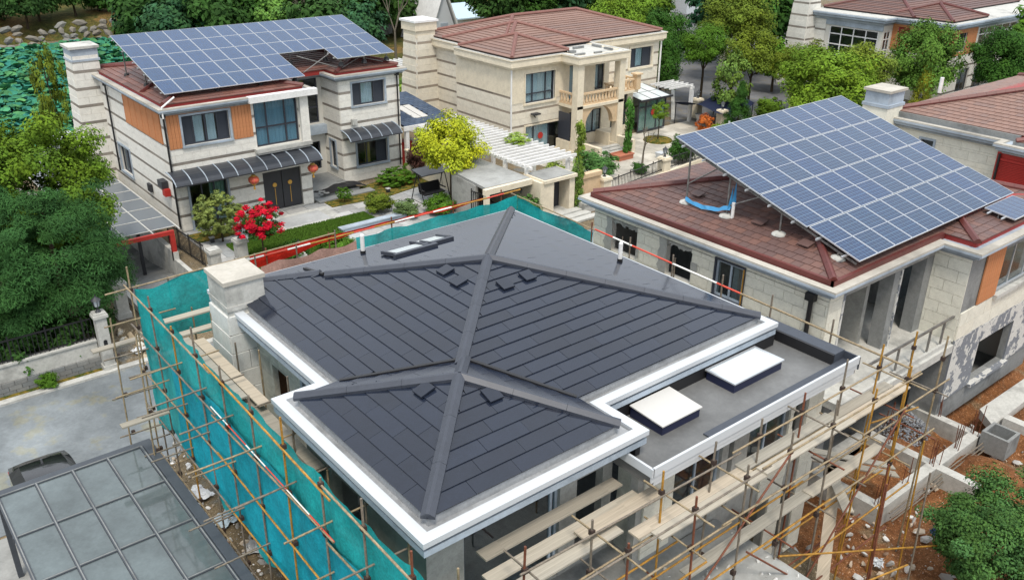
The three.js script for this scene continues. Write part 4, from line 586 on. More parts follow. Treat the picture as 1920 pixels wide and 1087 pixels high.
{ // its solar array
  const tl = .2336, a0 = V(14.85, 9.32, -54.95), e1 = V(1, .0, -.0).normalize(), e2 = V(0, -Math.sin(tl), Math.cos(tl)), n = V(0, Math.cos(tl), Math.sin(tl)), col = .999, row = 1.665;
  const t = thing('solar_array', 'stepped array of blue solar panels covering the roof of the left villa', 'solar array', [22, 7, -51]);
  solarRows(t, a0, e1, e2, n, col, row, [[0, 15, 0], [0, 15, 0], [0, 15, 0], [0, 8, 0, [11, 12, 13, 14]], [0, 8, 0]], T.cellsL, false, [[.012, .02, .055], [.014, .022, .06], [.012, .02, .05]], 84);
  const q = (i, j, h) => a0.clone().addScaledVector(e1, i * col).addScaledVector(e2, j * row).addScaledVector(n, h);
  for (const j of [.3, .75, 1.3, 1.75, 2.3, 2.75]) part(t, 'rail', beam(q(-.08, j, -.08), q(15.08, j, -.08), .05, .06), m.alu); for (const j of [3.3, 3.75, 4.3, 4.75]) part(t, 'rail', beam(q(-.08, j, -.08), q(8.08, j, -.08), .05, .06), m.alu); for (const j of [3.3, 3.75]) part(t, 'rail', beam(q(10.92, j, -.08), q(15.08, j, -.08), .05, .06), m.alu);
  const post = (i, j) => { const p = q(i, j, -.1), y = 7.0 + Math.max(0, Math.min((p.x - 14.5), (-46.3 - p.z), 3)) * .14; if (p.y - y < .15) return; const s = part(t, 'post', tube(V(p.x, y, p.z), p, .04, 8), m.galv); part(t, 'post_foot', prep(new THREE.CylinderGeometry(.12, .2, .2, 8)).translate(p.x, y + .05, p.z), m.black, s); };
  for (const i of [.4, 3, 5.5, 7.6]) for (const j of [.4, 2.5, 4.7]) post(i, j); for (const i of [8.9, 11.3, 13, 14.6]) for (const j of [.5, 2.7]) post(i, j); for (const i of [11.4, 13, 14.6]) post(i, 3.8);
  for (const [i, k] of [[8.9, 11.2], [11.5, 14.4]]) { const a = q(i, 3.0, -.1), b = q(k, 3.0, -.1); part(t, 'brace', [tube(V(a.x, 7.15, a.z + 1.2), V(b.x, b.y - .05, b.z + .5), .03), tube(V(b.x, 7.2, b.z + 1.2), V(a.x, a.y - .05, a.z + .5), .03)], m.galv); }
}
for (const [x, y, z, lab] of [[18.45, 2.5, -45.3, 'red paper lantern hanging left of the dark double door of the pale villa'], [22.05, 2.5, -45.3, 'red paper lantern hanging at the right end of the long curved awning']]) {
  const l = thing('lantern', lab, 'lantern', [x, y - .4, z], 'red lanterns of the pale villa'); const b = prep(new THREE.SphereGeometry(.3, 20, 12)); b.scale(1, .78, 1); b.translate(x, y, z); const body = part(l, 'shade', muv(b), m.lantern);
  for (let i = 0; i < 10; i++) { const a = i / 10 * 6.283, pts = []; for (let k = 0; k <= 8; k++) { const f = (k / 8 - .5) * 2.9; pts.push(V(x + Math.cos(a) * Math.cos(f) * .305, y + Math.sin(f) * .238, z + Math.sin(a) * Math.cos(f) * .305)); } part(l, 'rib', muv(prep(new THREE.TubeGeometry(new THREE.CatmullRomCurve3(pts), 8, .008, 4))), m.gold, body); }
  part(l, 'cap', [prep(new THREE.CylinderGeometry(.11, .13, .08, 12)).translate(x, y + .25, z)], m.gold); part(l, 'base_ring', [prep(new THREE.CylinderGeometry(.13, .11, .08, 12)).translate(x, y - .25, z)], m.gold); part(l, 'tassel', prep(new THREE.CylinderGeometry(.03, .07, .26, 8)).translate(x, y - .42, z), m.gold); part(l, 'cord', tube(V(x, y + .28, z), V(x, y + .75, z), .012, 5), m.black);
}
// ---------------------------------------------------------------- the cream house in the middle
{
  const t = thing('villa', 'cream villa with brown tiled roof and arched porch behind the white pergola', 'house', [45, 0, -51]);
  const W = (ax, pos, out, u0, u1, y0, y1, op, th) => ({ ax, pos, out, u0, u1, y0, y1, op, th });
  const l1 = W('x', 37.3, -1, -52.3, -46, 0, 6.4, []), l2 = W('x', 38.2, -1, -57.6, -52.3, 0, 6.4, [[-53.2, -52.6, 4.0, 5.9]]), f1 = W('z', -46, 1, 37.3, 41.9, 0, 6.4, [[38.45, 41.1, 3.78, 5.8], [38.5, 41.85, .3, 2.2]]);
  const pb = W('z', -46, 1, 41.9, 46.4, 0, 6.4, [[42.6, 43.9, .1, 2.6], [44.3, 45.8, .8, 2.5], [42.5, 43.6, 3.4, 5.9], [45.0, 45.9, 3.9, 5.7]]), f3 = W('z', -46.2, 1, 46.4, 49.3, 0, 3.3, [[47.0, 48.7, .75, 3.1]]), f4 = W('z', -48.3, 1, 46.4, 54.1, 0, 6.4, [[50.9, 53.3, 4.4, 5.9]]), rr = W('x', 54.1, 1, -57.6, -48.3, 0, 6.4), bk = W('z', -57.6, -1, 38.2, 54.1, 0, 6.4), s3 = W('x', 49.3, 1, -48.3, -46.2, 0, 3.3), s4 = W('x', 46.4, 1, -48.3, -46.2, 3.3, 6.4);
  for (const w of [l1, l2, f1, pb, f3, f4, rr, bk, s3, s4]) wall(t, w, w === pb || w === f3 || w === s4 ? m.creamM : m.joint);
  part(t, 'added_core_wall', bx(40.8, 53.6, .1, 6.5, -57.2, -51.2), m.plasterIn); part(t, 'added_core_wall', bx(40.3, 44.8, .1, 6.5, -51.1, -49.0), m.plasterIn); part(t, 'floor_slab', [bx(37.55, 53.85, 3.0, 3.2, -52.2, -48.6), bx(37.55, 46.1, 3.0, 3.2, -48.55, -46.3)], m.plasterIn);  // added cores behind the panes for dark rooms
  const bl = [], o = { h: .43, len: 1.0, mats: m.stoneM, bandMat: m.bandM, per: 2, bandH: .15, th: .03, gap: .009 };
  cladding({ ...l1, y1: 4.4 }, bl, { ...o, seed: 111, y: .35 }); cladding({ ...l2 }, bl, { ...o, seed: 112, y: .35 }); cladding({ ...f1, y1: 3.9 }, bl, { ...o, seed: 113, y: .35 }); cladding(f4, bl, { ...o, seed: 114, y: .35 });
  pieces(t, 'stone_block', bl, t, 300);
  part(t, 'plaster_panel', [WB(l1, -52.3, -46, 4.4, 6.4, 0, .055), ...(() => { const g = []; rows({ ...f1, y0: 3.9, y1: 6.4 }, (a, b, c, d) => g.push(WB(f1, a, b, c, d, 0, .055))); return g; })()], m.creamM);
  windowIn(t, f1, f1.op[0], { cols: [1, 1.6, 1], tr: [.3], curtains: [[.04, .96]], surround: m.creamM }); windowIn(t, f1, f1.op[1], { cols: [1, 1.6, 1.3], curtains: [[.08, .66]], surround: m.creamM });
  windowIn(t, l2, l2.op[0], { cols: [1], surround: m.creamM }); windowIn(t, f4, f4.op[0], { cols: [.8, 1, 1.1], curtains: [[.28, .62]], screens: [0, 2], surround: m.creamM, sw: .16 }); windowIn(t, f3, f3.op[0], { cols: [1, 1], tr: [.35], curtains: [] });
  windowIn(t, pb, pb.op[1], { cols: [1, 1], curtains: [[.1, .8]] }); windowIn(t, pb, pb.op[2], { cols: [1, 1], curtains: [[.1, .7]], screens: [1] }); windowIn(t, pb, pb.op[3], { cols: [1, 1], curtains: [[.1, .5]] });
  const dd = part(t, 'door', WB(pb, 42.65, 43.85, .1, 2.55, -.12, -.06), m.darkMetal); const fu = new THREE.BoxGeometry(.42, .42, .02); part(t, 'door_paper', muv(prep(fu).rotateZ(.785).translate(43.25, 1.75, -46.04)), m.red, dd);
  for (const x of [42.35, 44.08]) part(t, 'door_couplet', WB(pb, x - .11, x + .11, .75, 2.4, .01, .03), m.red);
  // porch: two columns, arch, balcony with balusters
  for (const x of [41.75, 45.75]) part(t, 'porch_column', [bx(x - .28, x + .28, 0, 6.3, -44.55, -44.0), bx(x - .36, x + .36, 0, .35, -44.63, -43.92)], m.creamM);
  { const s = new THREE.Shape(); s.moveTo(42.03, 1.95); s.lineTo(42.03, 3.3); s.lineTo(45.47, 3.3); s.lineTo(45.47, 1.95); s.lineTo(45.1, 1.95); s.absarc(43.75, 1.95, 1.35, 0, Math.PI, false); s.lineTo(42.03, 1.95); const g = prep(new THREE.ExtrudeGeometry(s, { depth: .4, bevelEnabled: false, curveSegments: 14 })); g.translate(0, 0, -44.5); part(t, 'arch', muv(g), m.sand); }
  part(t, 'balcony_slab', [bx(41.5, 46.0, 3.3, 3.5, -46, -44.0), bx(46.0, 49.3, 3.25, 3.45, -48.3, -45.7)], m.creamM);
  const bal = (a, b, y, n) => { const rl = part(t, 'balustrade', [beam(a.clone().setY(y + .78), b.clone().setY(y + .78), .18, .12), beam(a.clone().setY(y + .06), b.clone().setY(y + .06), .18, .12)], m.sand); const g = muv(prep(new THREE.LatheGeometry([[.05, 0], [.085, .05], [.1, .18], [.05, .38], [.05, .5], [.085, .6]].map(([r, h]) => new THREE.Vector2(r, h)), 8))); for (let i = 0; i < n; i++) { const p = a.clone().lerp(b, (i + .5) / n); const q = mesh(g, m.sand); q.name = 'baluster'; q.position.set(p.x - 45, y + .12, p.z + 51); rl.add(q); } };
  bal(V(42.05, 0, -44.2), V(45.45, 0, -44.2), 3.5, 11); bal(V(46.1, 0, -45.85), V(48.9, 0, -45.85), 3.45, 7); bal(V(41.6, 0, -45.9), V(41.6, 0, -44.6), 3.5, 4); bal(V(45.9, 0, -45.9), V(45.9, 0, -44.6), 3.5, 4); bal(V(49.15, 0, -48.1), V(49.15, 0, -46.0), 3.45, 6);
  part(t, 'balcony_post', [bx(48.95, 49.4, 3.45, 4.55, -46.05, -45.6), bx(48.85, 49.5, 4.55, 4.65, -46.15, -45.5)], m.sand);
  part(t, 'stair_wall', [bx(42.0, 42.3, 0, .9, -44, -42.2)], m.creamM); part(t, 'stair_wall', bx(45.5, 45.8, 0, .9, -44.0, -42.4), m.creamM); for (let i = 0; i < 3; i++) part(t, 'step', bx(42.3, 45.5, 0, .12 + .1 * (2 - i), -44.0 + i * .4, -43.6 + i * .4), m.concreteL);
  part(t, 'porch_plinth', [bx(41.4, 42.3, 0, .95, -46, -44.6), bx(45.3, 46.3, 0, .95, -46, -44.6)], m.creamM); part(t, 'porch_window', [bx(41.5, 41.56, 1.0, 2.9, -45.9, -44.7)], m.frame);
  // sunroom with sloping glass roof
  const sr = W('z', -45.6, 1, 49.35, 52.4, .15, 2.5, []); windowIn(t, sr, [49.35, 52.4, .15, 2.55], { cols: [.9, 1.3, 1.1], tr: [.78], curtains: [[.05, .95, m.curtainG]], d: 0 }); const sx = W('x', 52.4, 1, -48.2, -45.6, .15, 2.5, []); windowIn(t, sx, [-48.2, -45.6, .15, 2.55], { cols: [1, 1], tr: [.78], curtains: [[.1, .9, m.curtainG]], d: 0 });
  const gr = part(t, 'sunroom_roof', [0, 1, 2, 3].map(i => beam(V(49.35 + i * 1.06, 3.05, -48.25), V(49.35 + i * 1.06, 2.62, -45.3), .07, .08)).concat([beam(V(49.2, 2.6, -45.28), V(52.75, 2.6, -45.28), .1, .14), beam(V(49.3, 2.84, -46.7), V(52.6, 2.84, -46.7), .05, .05)]), m.darkMetal); for (let i = 0; i < 3; i++) part(t, 'glass_panel', beam(V(49.88 + i * 1.06, 3.07, -48.25), V(49.88 + i * 1.06, 2.64, -45.3), .98, .02), m.lidGlass, gr);
  part(t, 'downpipe', tube(V(54.2, .2, -48.15), V(54.2, 6.3, -48.15), .07, 8), m.white); part(t, 'downpipe', tube(V(37.15, .2, -45.85), V(37.15, 6.3, -45.85), .06, 8), m.white); part(t, 'downpipe', tube(V(38.05, 1.5, -56.4), V(38.05, 6.3, -56.4), .06, 8), m.white); part(t, 'floodlight', [bx(38.9, 39.5, 3.0, 3.1, -45.9, -45.5), tube(V(39.1, 3.05, -45.98), V(39.2, 2.8, -45.7), .04)], m.darkMetal);
  const disc = (x, y, z) => muv(prep(new THREE.CylinderGeometry(.24, .24, .012, 20)).rotateX(Math.PI / 2).translate(x, y, z)); part(t, 'red_window_paper', disc(40.0, 1.35, -46.09), m.red); part(t, 'red_window_paper', disc(51.0, 1.5, -45.58), m.red);
  // deep cream cornice
  const P = [[37.75, -58], [37.75, -52.1], [36.85, -52.1], [36.85, -45.5], [41.25, -45.5], [41.25, -43.75], [46.2, -43.75], [46.2, -47.8], [54.5, -47.8], [54.5, -58]];
  part(t, 'cornice', sweep(P, [[-.6, 6.25], [-.2, 6.25], [-.18, 6.36], [-.06, 6.4], [-.06, 6.8], [0, 6.84], [0, 6.9], [-.6, 6.9]]), m.creamM); part(t, 'gutter_edge', sweep(P, [[-.34, 6.9], [-.02, 6.9], [-.02, 6.93], [-.34, 6.93]]), m.concreteL);
  part(t, 'eave_slab', poly([[38, -57.8], [38, -52.2], [37.1, -52.2], [37.1, -45.7], [41.4, -45.7], [41.4, -43.95], [46, -43.95], [46, -48], [54.3, -48], [54.3, -57.8]], 6.6, 6.86), m.concreteL);
  const pp = []; for (const [x, z, a, b] of [[42, -44.5, .9, .14], [43.5, -44.3, .7, .14], [45.2, -45, .14, .8], [45.3, -46.3, .14, .9], [43.8, -46.6, 1, .14], [42.3, -45.6, .5, .3]]) pp.push(bx(x - a / 2, x + a / 2, 6.87, 7.02, z - b / 2, z + b / 2)); part(t, 'roof_curb', pp, m.concreteD);
  // roof: each course of tiles is a strip (single tiles are too small to see here)
  const tl = [], E = 7.02, q = { e: .345, th: .06, gap: .01, joint: false, mats: m.tileM }, hip = (x0, x1, z0, z1, p1, p2, s) => { part(t, 'roof_deck', [pyramid(x0 + .02, x1 - .02, z0 + .02, z1 - .02, E - .01, p1, p2), bx(x0 + .08, x1 - .08, 6.8, E - .01, z0 + .08, z1 - .08)], m.deck); const a = V(x0, E, z0), b = V(x0, E, z1), c = V(x1, E, z1), d = V(x1, E, z0); tileFace(tl, a, b, p1, p1, { ...q, seed: s }); tileFace(tl, b, c, p2, p1, { ...q, seed: s + 1 }); tileFace(tl, c, d, p2, p2, { ...q, seed: s + 2 }); tileFace(tl, d, a, p1, p2, { ...q, seed: s + 3 }); const rc = []; for (const [p, k] of [[p1, a], [p1, b], [p2, c], [p2, d]]) ridgePieces(rc, p.clone().add(V(0, .08, 0)), k.clone().add(V(0, .06, 0)), .26, .13, m.tileMcap, 1); if (p1 !== p2) ridgePieces(rc, p1.clone().add(V(0, .08, 0)), p2.clone().add(V(0, .08, 0)), .26, .13, m.tileMcap, 1); pieces(t, 'ridge_tile', rc); };
  const k1 = V(39.6, 7.95, -48.4); hip(37.05, 42.1, -51.7, -45.7, k1, k1, 121); const k2 = V(42.0, 8.2, -51.4); hip(38, 46.0, -55, -47.6, k2, k2, 125); hip(38, 54.1, -57.7, -48.05, V(43, 8.4, -53), V(49.4, 8.4, -53), 129);
  pieces(t, 'tile_course', tl);
  const cx = 37.3, cz = -57.0; part(t, 'chimney', frustum(cx, cz, 0, 7.0, 1.25, 1.15, .82, .8), m.joint); const cb = []; let y = .3, k = 0; while (y < 6.9) { const band = k % 3 === 2, h = band ? .17 : .45, f = y / 7, hx = 1.25 - .43 * f, hz = 1.15 - .35 * f; cb.push({ geo: bx(cx - hx - .04, cx - hx + .1, y + .008, y + h - .008, cz - hz + .008, cz + hz - .008), mat: band ? m.bandM : pick(m.stoneM) }, { geo: bx(cx - hx + .11, cx + hx - .008, y + .008, y + h - .008, cz + hz - .1, cz + hz + .04), mat: band ? m.bandM : pick(m.stoneM) }); y += h; k++; } pieces(t, 'chimney_stone', cb);
  const cc = part(t, 'chimney_cap', [bx(cx - .85, cx + .85, 7.0, 7.5, cz - .85, cz + .85), bx(cx - .95, cx + .95, 7.5, 8.1, cz - .95, cz + .95)], m.creamM); part(t, 'cap_slab', bx(cx - 1.05, cx + 1.05, 8.1, 8.25, cz - 1.05, cz + 1.05), m.white, cc);
}
// ---------------------------------------------------------------- the house beyond the array, cut by the right edge
{
  const t = thing('villa', 'cream villa with red louvres at the right edge behind the large array', 'house', [50, 0, -16]);
  const W = (ax, pos, out, u0, u1, y0, y1, op) => ({ ax, pos, out, u0, u1, y0, y1, op });
  const a = W('x', 43.6, -1, -22.6, -16.9, 0, 6.4, [[-20.9, -20.25, 5.2, 6.0]]), b = W('x', 43.0, -1, -16.9, -8, 0, 6.4, []); wall(t, a, m.joint); wall(t, b, m.joint); wall(t, W('z', -22.6, -1, 43.6, 58, 0, 6.4), m.joint); wall(t, W('z', -8, 1, 43, 58, 0, 6.4), m.joint); wall(t, W('x', 58, 1, -22.6, -8, 0, 6.4), m.joint);
  const bl = []; cladding(a, bl, { h: .42, len: .9, mats: m.stoneR, seed: 131, th: .05 }); pieces(t, 'stone_block', bl, t, 200); part(t, 'added_core_wall', bx(46.6, 57, .1, 6.5, -22, -8.5), m.plasterIn); windowIn(t, a, a.op[0], { cols: [1], surround: m.bluegrey, fm: m.frame });  // core added deep inside so the window looks dark
  part(t, 'red_panel', WB(b, -16.9, -8, 3.6, 6.35, 0, .06), m.red); for (const z of [-15.9, -13.6]) { const lv = []; part(t, 'louvre_frame', [WB(b, z - .85, z + .85, 6.0, 6.1, .06, .14), WB(b, z - .85, z + .85, 3.9, 4.0, .06, .14), WB(b, z - .95, z - .85, 3.9, 6.1, .06, .14), WB(b, z + .85, z + .95, 3.9, 6.1, .06, .14)], m.red); for (let y = 4.04; y < 5.98; y += .075) lv.push({ geo: cbox(.05, .05, 1.68), mat: m.red, m: at(42.9, y, z) }); pieces(t, 'louvre_slat', lv); } part(t, 'downpipe', tube(V(42.85, .5, -16.75), V(42.85, 6.3, -16.75), .06, 8), m.black);
  const P = [[43.05, -23.1], [43.05, -16.95], [42.3, -16.95], [42.3, -7.6], [58.5, -7.6], [58.5, -23.1]]; part(t, 'cornice', sweep(P, [[-.6, 6.4], [-.36, 6.4], [-.26, 6.52], [-.12, 6.56], [-.1, 6.66], [0, 6.72], [0, 6.82], [-.6, 6.82]]), m.bluegrey); part(t, 'gutter_edge', sweep(P, [[-.3, 6.82], [-.01, 6.82], [-.01, 6.88], [-.3, 6.88]]), m.cornTop); part(t, 'gutter_wall', [bx(43.5, 43.6, 6.7, 7.12, -22.6, -16.3), bx(42.8, 42.9, 6.7, 6.98, -16.3, -8)], m.concreteD); part(t, 'eave_slab', poly(P.map(([x, z]) => [x + (x < 50 ? .2 : -.2), z + (z > -12 ? -.2 : .2)]), 6.5, 6.76), m.concreteD);
  const tl = [], E = 7.12, o = { e: .335, w: .34, th: .04, gap: .014, mats: m.tileM }, A = V(43.6, E, -22.7), B = V(43.6, E, -8), Cc = V(58, E, -8), Dd = V(58, E, -22.7), r1 = V(50.2, 8.95, -15.8), r2 = V(51.4, 8.95, -14.6);
  part(t, 'roof_deck', [pyramid(43.62, 57.98, -22.68, -8.02, E - .01, r1, r2), bx(43.65, 57.9, 6.7, E - .01, -22.6, -8.1)], m.redDeep); tileFace(tl, A, B, r1, r1, { ...o, seed: 133 }); tileFace(tl, Dd, A, r1, r2, { ...o, seed: 134 }); pieces(t, 'roof_tile', tl, t, 300);
  const rc = []; ridgePieces(rc, r1.clone().add(V(0, .1, 0)), A.clone().add(V(0, .06, 0)), .26, .14, m.tileRcap, .45); ridgePieces(rc, r1.clone().add(V(0, .1, 0)), B.clone().add(V(0, .06, 0)), .26, .14, m.tileRcap, .45); ridgePieces(rc, r2.clone().add(V(0, .1, 0)), Dd.clone().add(V(0, .06, 0)), .26, .14, m.tileRcap, .45); pieces(t, 'ridge_tile', rc, t, 120);
  const w0 = V(42.85, 6.98, -16.2), w1 = V(42.85, 6.98, -9), wp = V(45.2, 7.7, -13), tw = []; part(t, 'wing_roof_deck', pyramid(42.87, 47.6, -16.2, -9, 6.97, wp), m.redDeep); tileFace(tw, w0, w1, wp, wp, { ...o, seed: 137 }); tileFace(tw, V(47.6, 6.98, -16.2), w0, wp, wp, { ...o, seed: 138 }); pieces(t, 'wing_roof_tile', tw, t, 120); part(t, 'ridge_cap', ridge(wp.clone().add(V(0, .06, 0)), w0.clone().add(V(0, .05, 0)), .26, .13), m.tileRcap);
  part(t, 'vent_pipe', tube(V(47.2, 7.6, -22.2), V(47.2, 8.4, -22.2), .1, 10), m.white);
  const cx = 43.1, cz = -23.0; part(t, 'chimney', frustum(cx, cz, 0, 7.5, 1.15, 1.0, .75, .68), m.stoneR[1]); const cc = part(t, 'chimney_cap', [bx(cx - .82, cx + .82, 7.4, 7.55, cz - .72, cz + .72), bx(cx - .74, cx + .74, 7.55, 8.15, cz - .64, cz + .64)], m.bluegrey); part(t, 'cap_slab', bx(cx - .84, cx + .84, 8.15, 8.28, cz - .74, cz + .74), m.cornTop, cc);
}
// ---------------------------------------------------------------- the house in the upper right corner
{
  const t = thing('villa', 'grey stone villa with glazed sunroom and orange wall in the upper right corner', 'house', [84, 0, -43]);
  const W = (ax, pos, out, u0, u1, y0, y1, op) => ({ ax, pos, out, u0, u1, y0, y1, op });
  const so = [-47.1, -42.2, 3.2, 5.7], a = W('x', 76, -1, -47.5, -41.8, 0, 6.3, [so]), b = W('x', 77.6, -1, -41.8, -36.4, 0, 6.4, [[-41.3, -40.2, 4.5, 6.1], [-39.8, -38.9, 4.5, 6.1], [-38.5, -37.7, 4.5, 6.1]]), f = W('z', -36.4, 1, 77.6, 100, 0, 6.4, [[78.6, 80.2, 4.4, 6.0], [82.5, 90, 3.6, 6.2], [80, 82, .8, 2.8], [83, 85, .8, 2.8]]), c = W('z', -41.8, 1, 76, 77.6, 0, 6.3, [[76.25, 77.3, 3.2, 5.7]]);
  for (const w of [a, b, f, c]) wall(t, w, m.joint); wall(t, W('z', -49, -1, 76, 100, 0, 6.4), m.joint); wall(t, W('x', 100, 1, -49, -36.4, 0, 6.4), m.joint); wall(t, W('x', 76, -1, -49, -47.5, 0, 6.4), m.joint); part(t, 'added_core_wall', bx(80.8, 99, .1, 6.5, -48.5, -39.6), m.plasterIn);  // core block added to darken the rooms behind the glass
  const bl = [], o = { h: .45, len: 1, mats: m.stoneL, bandMat: m.band, per: 2, bandH: .16, th: .05 }; cladding({ ...b, y1: 4.1 }, bl, { ...o, seed: 141 }); cladding({ ...f, y1: 4.1 }, bl, { ...o, seed: 142 }); cladding({ ...W('x', 76, -1, -49, -47.5, 0, 6.4) }, bl, { ...o, seed: 143 }); pieces(t, 'stone_block', bl, t, 240);
  windowIn(t, a, so, { cols: [1, 1, 1, 1], tr: [.35, .72], fm: m.white, f: .1, d: -.06 }); windowIn(t, c, c.op[0], { cols: [1, 1], tr: [.35, .72], fm: m.white, f: .08, d: -.06 }); part(t, 'sunroom_apron', [WB(a, -47.5, -41.8, 2.6, 3.15, 0, .1), WB(a, -47.5, -41.8, 5.75, 6.3, 0, .1)], m.bluegrey);
  { const g = []; rows({ ...b, y0: 4.1, y1: 6.35 }, (p, q, y, z) => g.push(WB(b, p, q, y, z, 0, .06))); part(t, 'orange_wall', g, m.orange[0]); } for (const q of b.op) part(t, 'shutter', WB(b, ...q, -.12, -.05), m.redDeep);
  { const g = []; rows({ ...f, u1: 82, y0: 4.1, y1: 6.35 }, (p, q, y, z) => g.push(WB(f, p, q, y, z, 0, .06))); part(t, 'orange_wall', g, m.orange[1]); } windowIn(t, f, f.op[0], { cols: [1, 1] }); windowIn(t, f, f.op[1], { cols: [1, 1, 1, 1, 1], tr: [.4, .75], fm: m.white, f: .1 }); windowIn(t, f, f.op[2], { cols: [1, 1] }); windowIn(t, f, f.op[3], { cols: [1, 1] });
  const P = [[75.3, -49.5], [75.3, -41.3], [77.1, -41.3], [77.1, -35.9], [100.5, -35.9], [100.5, -49.5]]; part(t, 'cornice', sweep(P, [[-.9, 6.2], [-.5, 6.2], [-.4, 6.4], [-.12, 6.5], [-.1, 6.66], [0, 6.72], [0, 6.86], [-.9, 6.86]]), m.bluegrey); part(t, 'eave_slab', poly(P.map(([x, z]) => [x + (x < 80 ? .2 : -.2), z + (z > -45 ? -.2 : .2)]), 6.5, 6.9), m.concreteL);
  const tl = [], E = 7.0, q = { e: .36, th: .06, gap: .01, joint: false, mats: m.tileR }, hip = (x0, x1, z0, z1, p1, p2, s) => { part(t, 'roof_deck', [pyramid(x0, x1, z0, z1, E - .01, p1, p2), bx(x0, x1, 6.85, E - .01, z0, z1)], m.deck); const A = V(x0, E, z0), B = V(x0, E, z1), C = V(x1, E, z1), Dd = V(x1, E, z0); tileFace(tl, A, B, p1, p1, { ...q, seed: s }); tileFace(tl, B, C, p2, p1, { ...q, seed: s + 1 }); const rc = []; for (const [p, k] of [[p1, A], [p1, B], [p2, C]]) ridgePieces(rc, p.clone().add(V(0, .08, 0)), k.clone().add(V(0, .06, 0)), .28, .14, m.tileRcap, 1); pieces(t, 'ridge_tile', rc); };
  hip(77.7, 84, -42.5, -36.6, V(80.8, 8, -39.6), V(80.9, 8, -39.6), 151); hip(77.5, 98, -49, -40, V(82.5, 8.4, -44.5), V(92, 8.4, -44.5), 155); pieces(t, 'tile_course', tl);
  const cx = 75.6, cz = -49.6; part(t, 'chimney', frustum(cx, cz, 0, 9.5, 1.5, 1.2, .7, .75), m.joint); const cb = []; let y = .1, k = 0; while (y < 9.3) { const bd = k % 3 === 2, h = bd ? .17 : .45, q2 = y / 9.5, hx = 1.5 - .8 * q2, hz = 1.2 - .45 * q2, mm = bd ? m.band : pick(m.stoneL); cb.push({ geo: bx(cx - hx - .04, cx - hx + .12, y + .008, y + h - .008, cz - hz + .01, cz + hz - .01), mat: mm }, { geo: bx(cx - hx + .13, cx + hx - .01, y + .008, y + h - .008, cz + hz - .12, cz + hz + .04), mat: mm }); y += h; k++; } pieces(t, 'chimney_stone', cb);
}
solo('garden_hut', 'cream garden hut with a dark hipped roof at the upper right edge', 'hut', [bx(74.5, 80, 0, 3.0, -29.2, -25.0)], m.creamM, [77, 0, -27]);
{ const h = scene.children[scene.children.length - 1]; const r = part(h, 'roof', [pyramid(73.8, 80.7, -30.0, -24.2, 3.0, V(77, 4.6, -27)), bx(73.7, 80.8, 2.85, 3.0, -30.1, -24.1)], m.darkMetal, h); }
// ---------------------------------------------------------------- yards, walls, gates and garden furniture
function paving(name, x0, x1, z0, z1, dx, dz, mats, seed, y = 0, jm = m.concreteD) { // slabs one by one on a bed
  const o = struct(name, bx(x0, x1, -.02, y + .012, z0, z1), jm), r = rng(seed), it = []; let k = 0;
  for (let z = z0; z < z1 - .05; z += dz, k++) for (let x = x0 - (k % 2 ? dx / 2 : 0); x < x1 - .05; x += dx) { const a = Math.max(x, x0) + .012, b = Math.min(x + dx, x1) - .012, c = z + .012, d = Math.min(z + dz, z1) - .012; if (b - a < .08) continue; it.push({ geo: cbox(b - a, .05, d - c, Math.floor(r() * 4)), mat: pick(mats, r), m: at((a + b) / 2, y + .004 + .004 * r(), (c + d) / 2) }); }
  pieces(o, 'paving_slab', it, o, 300); return o;
}
paving('pavement', 14.4, 31, -46.25, -38.2, 1.2, .8, m.paver, 201);
paving('courtyard', 38.2, 56, -46, -37.4, 1.5, 1.5, m.paverL, 202, 0, m.bandM);
struct('path', bx(18.6, 22.6, .0, .045, -45.4, -43.0), m.concreteL); struct('path', bx(19.2, 22.0, .0, .052, -45.0, -43.4), m.paver[2]);
struct('lawn', poly([[15.6, -43.0], [23.9, -42.9], [23.9, -41.0], [21, -41.0], [21, -38.9], [15.6, -38.9]], .0, .075), m.grass);
struct('moss_bed', poly([[22.9, -46.55], [29.8, -47.9], [31, -47.9], [31, -45.5], [26.6, -44.6], [22.9, -44.9]], .0, .085), m.moss); struct('moss_bed', bx(14.5, 16.8, 0, .08, -45.6, -44.2), m.moss);
solo('stone_edging', 'long low stone edging at the end of the lawn', 'edging', [bx(21.2, 25.6, 0, .32, -41.0, -40.65), bx(21.15, 25.65, .32, .38, -41.05, -40.6)], m.bluegrey, [23, 0, -40.8]);
{ // lawn blades
  const g = tris([[V(-.02, 0, 0), V(.02, 0, 0), V(.01, .09, .02)], [V(0, 0, -.02), V(0, 0, .02), V(-.02, .08, .01)]]), n = 26000, r = rng(61), im = new THREE.InstancedMesh(g, M([1, 1, 1], .9), n), c = new THREE.Color(); let k = 0;
  while (k < n) { const x = 15.6 + r() * 8.3, z = -43 + r() * 4.1; if (x > 21 && z > -41) continue; const s = .8 + r() * .7; im.setMatrixAt(k, new THREE.Matrix4().compose(V(x, .07, z), new THREE.Quaternion().setFromAxisAngle(V(0, 1, 0), r() * 6.3), V(s, s, s))); const b = .7 + .6 * r(); im.setColorAt(k++, c.setRGB(.085 * b, .17 * b, .022 * b)); }
  im.castShadow = im.receiveShadow = true; im.name = 'grass'; im.userData = { kind: 'stuff', label: 'short mown grass of the villa lawn', category: 'grass' }; scene.add(im);
}
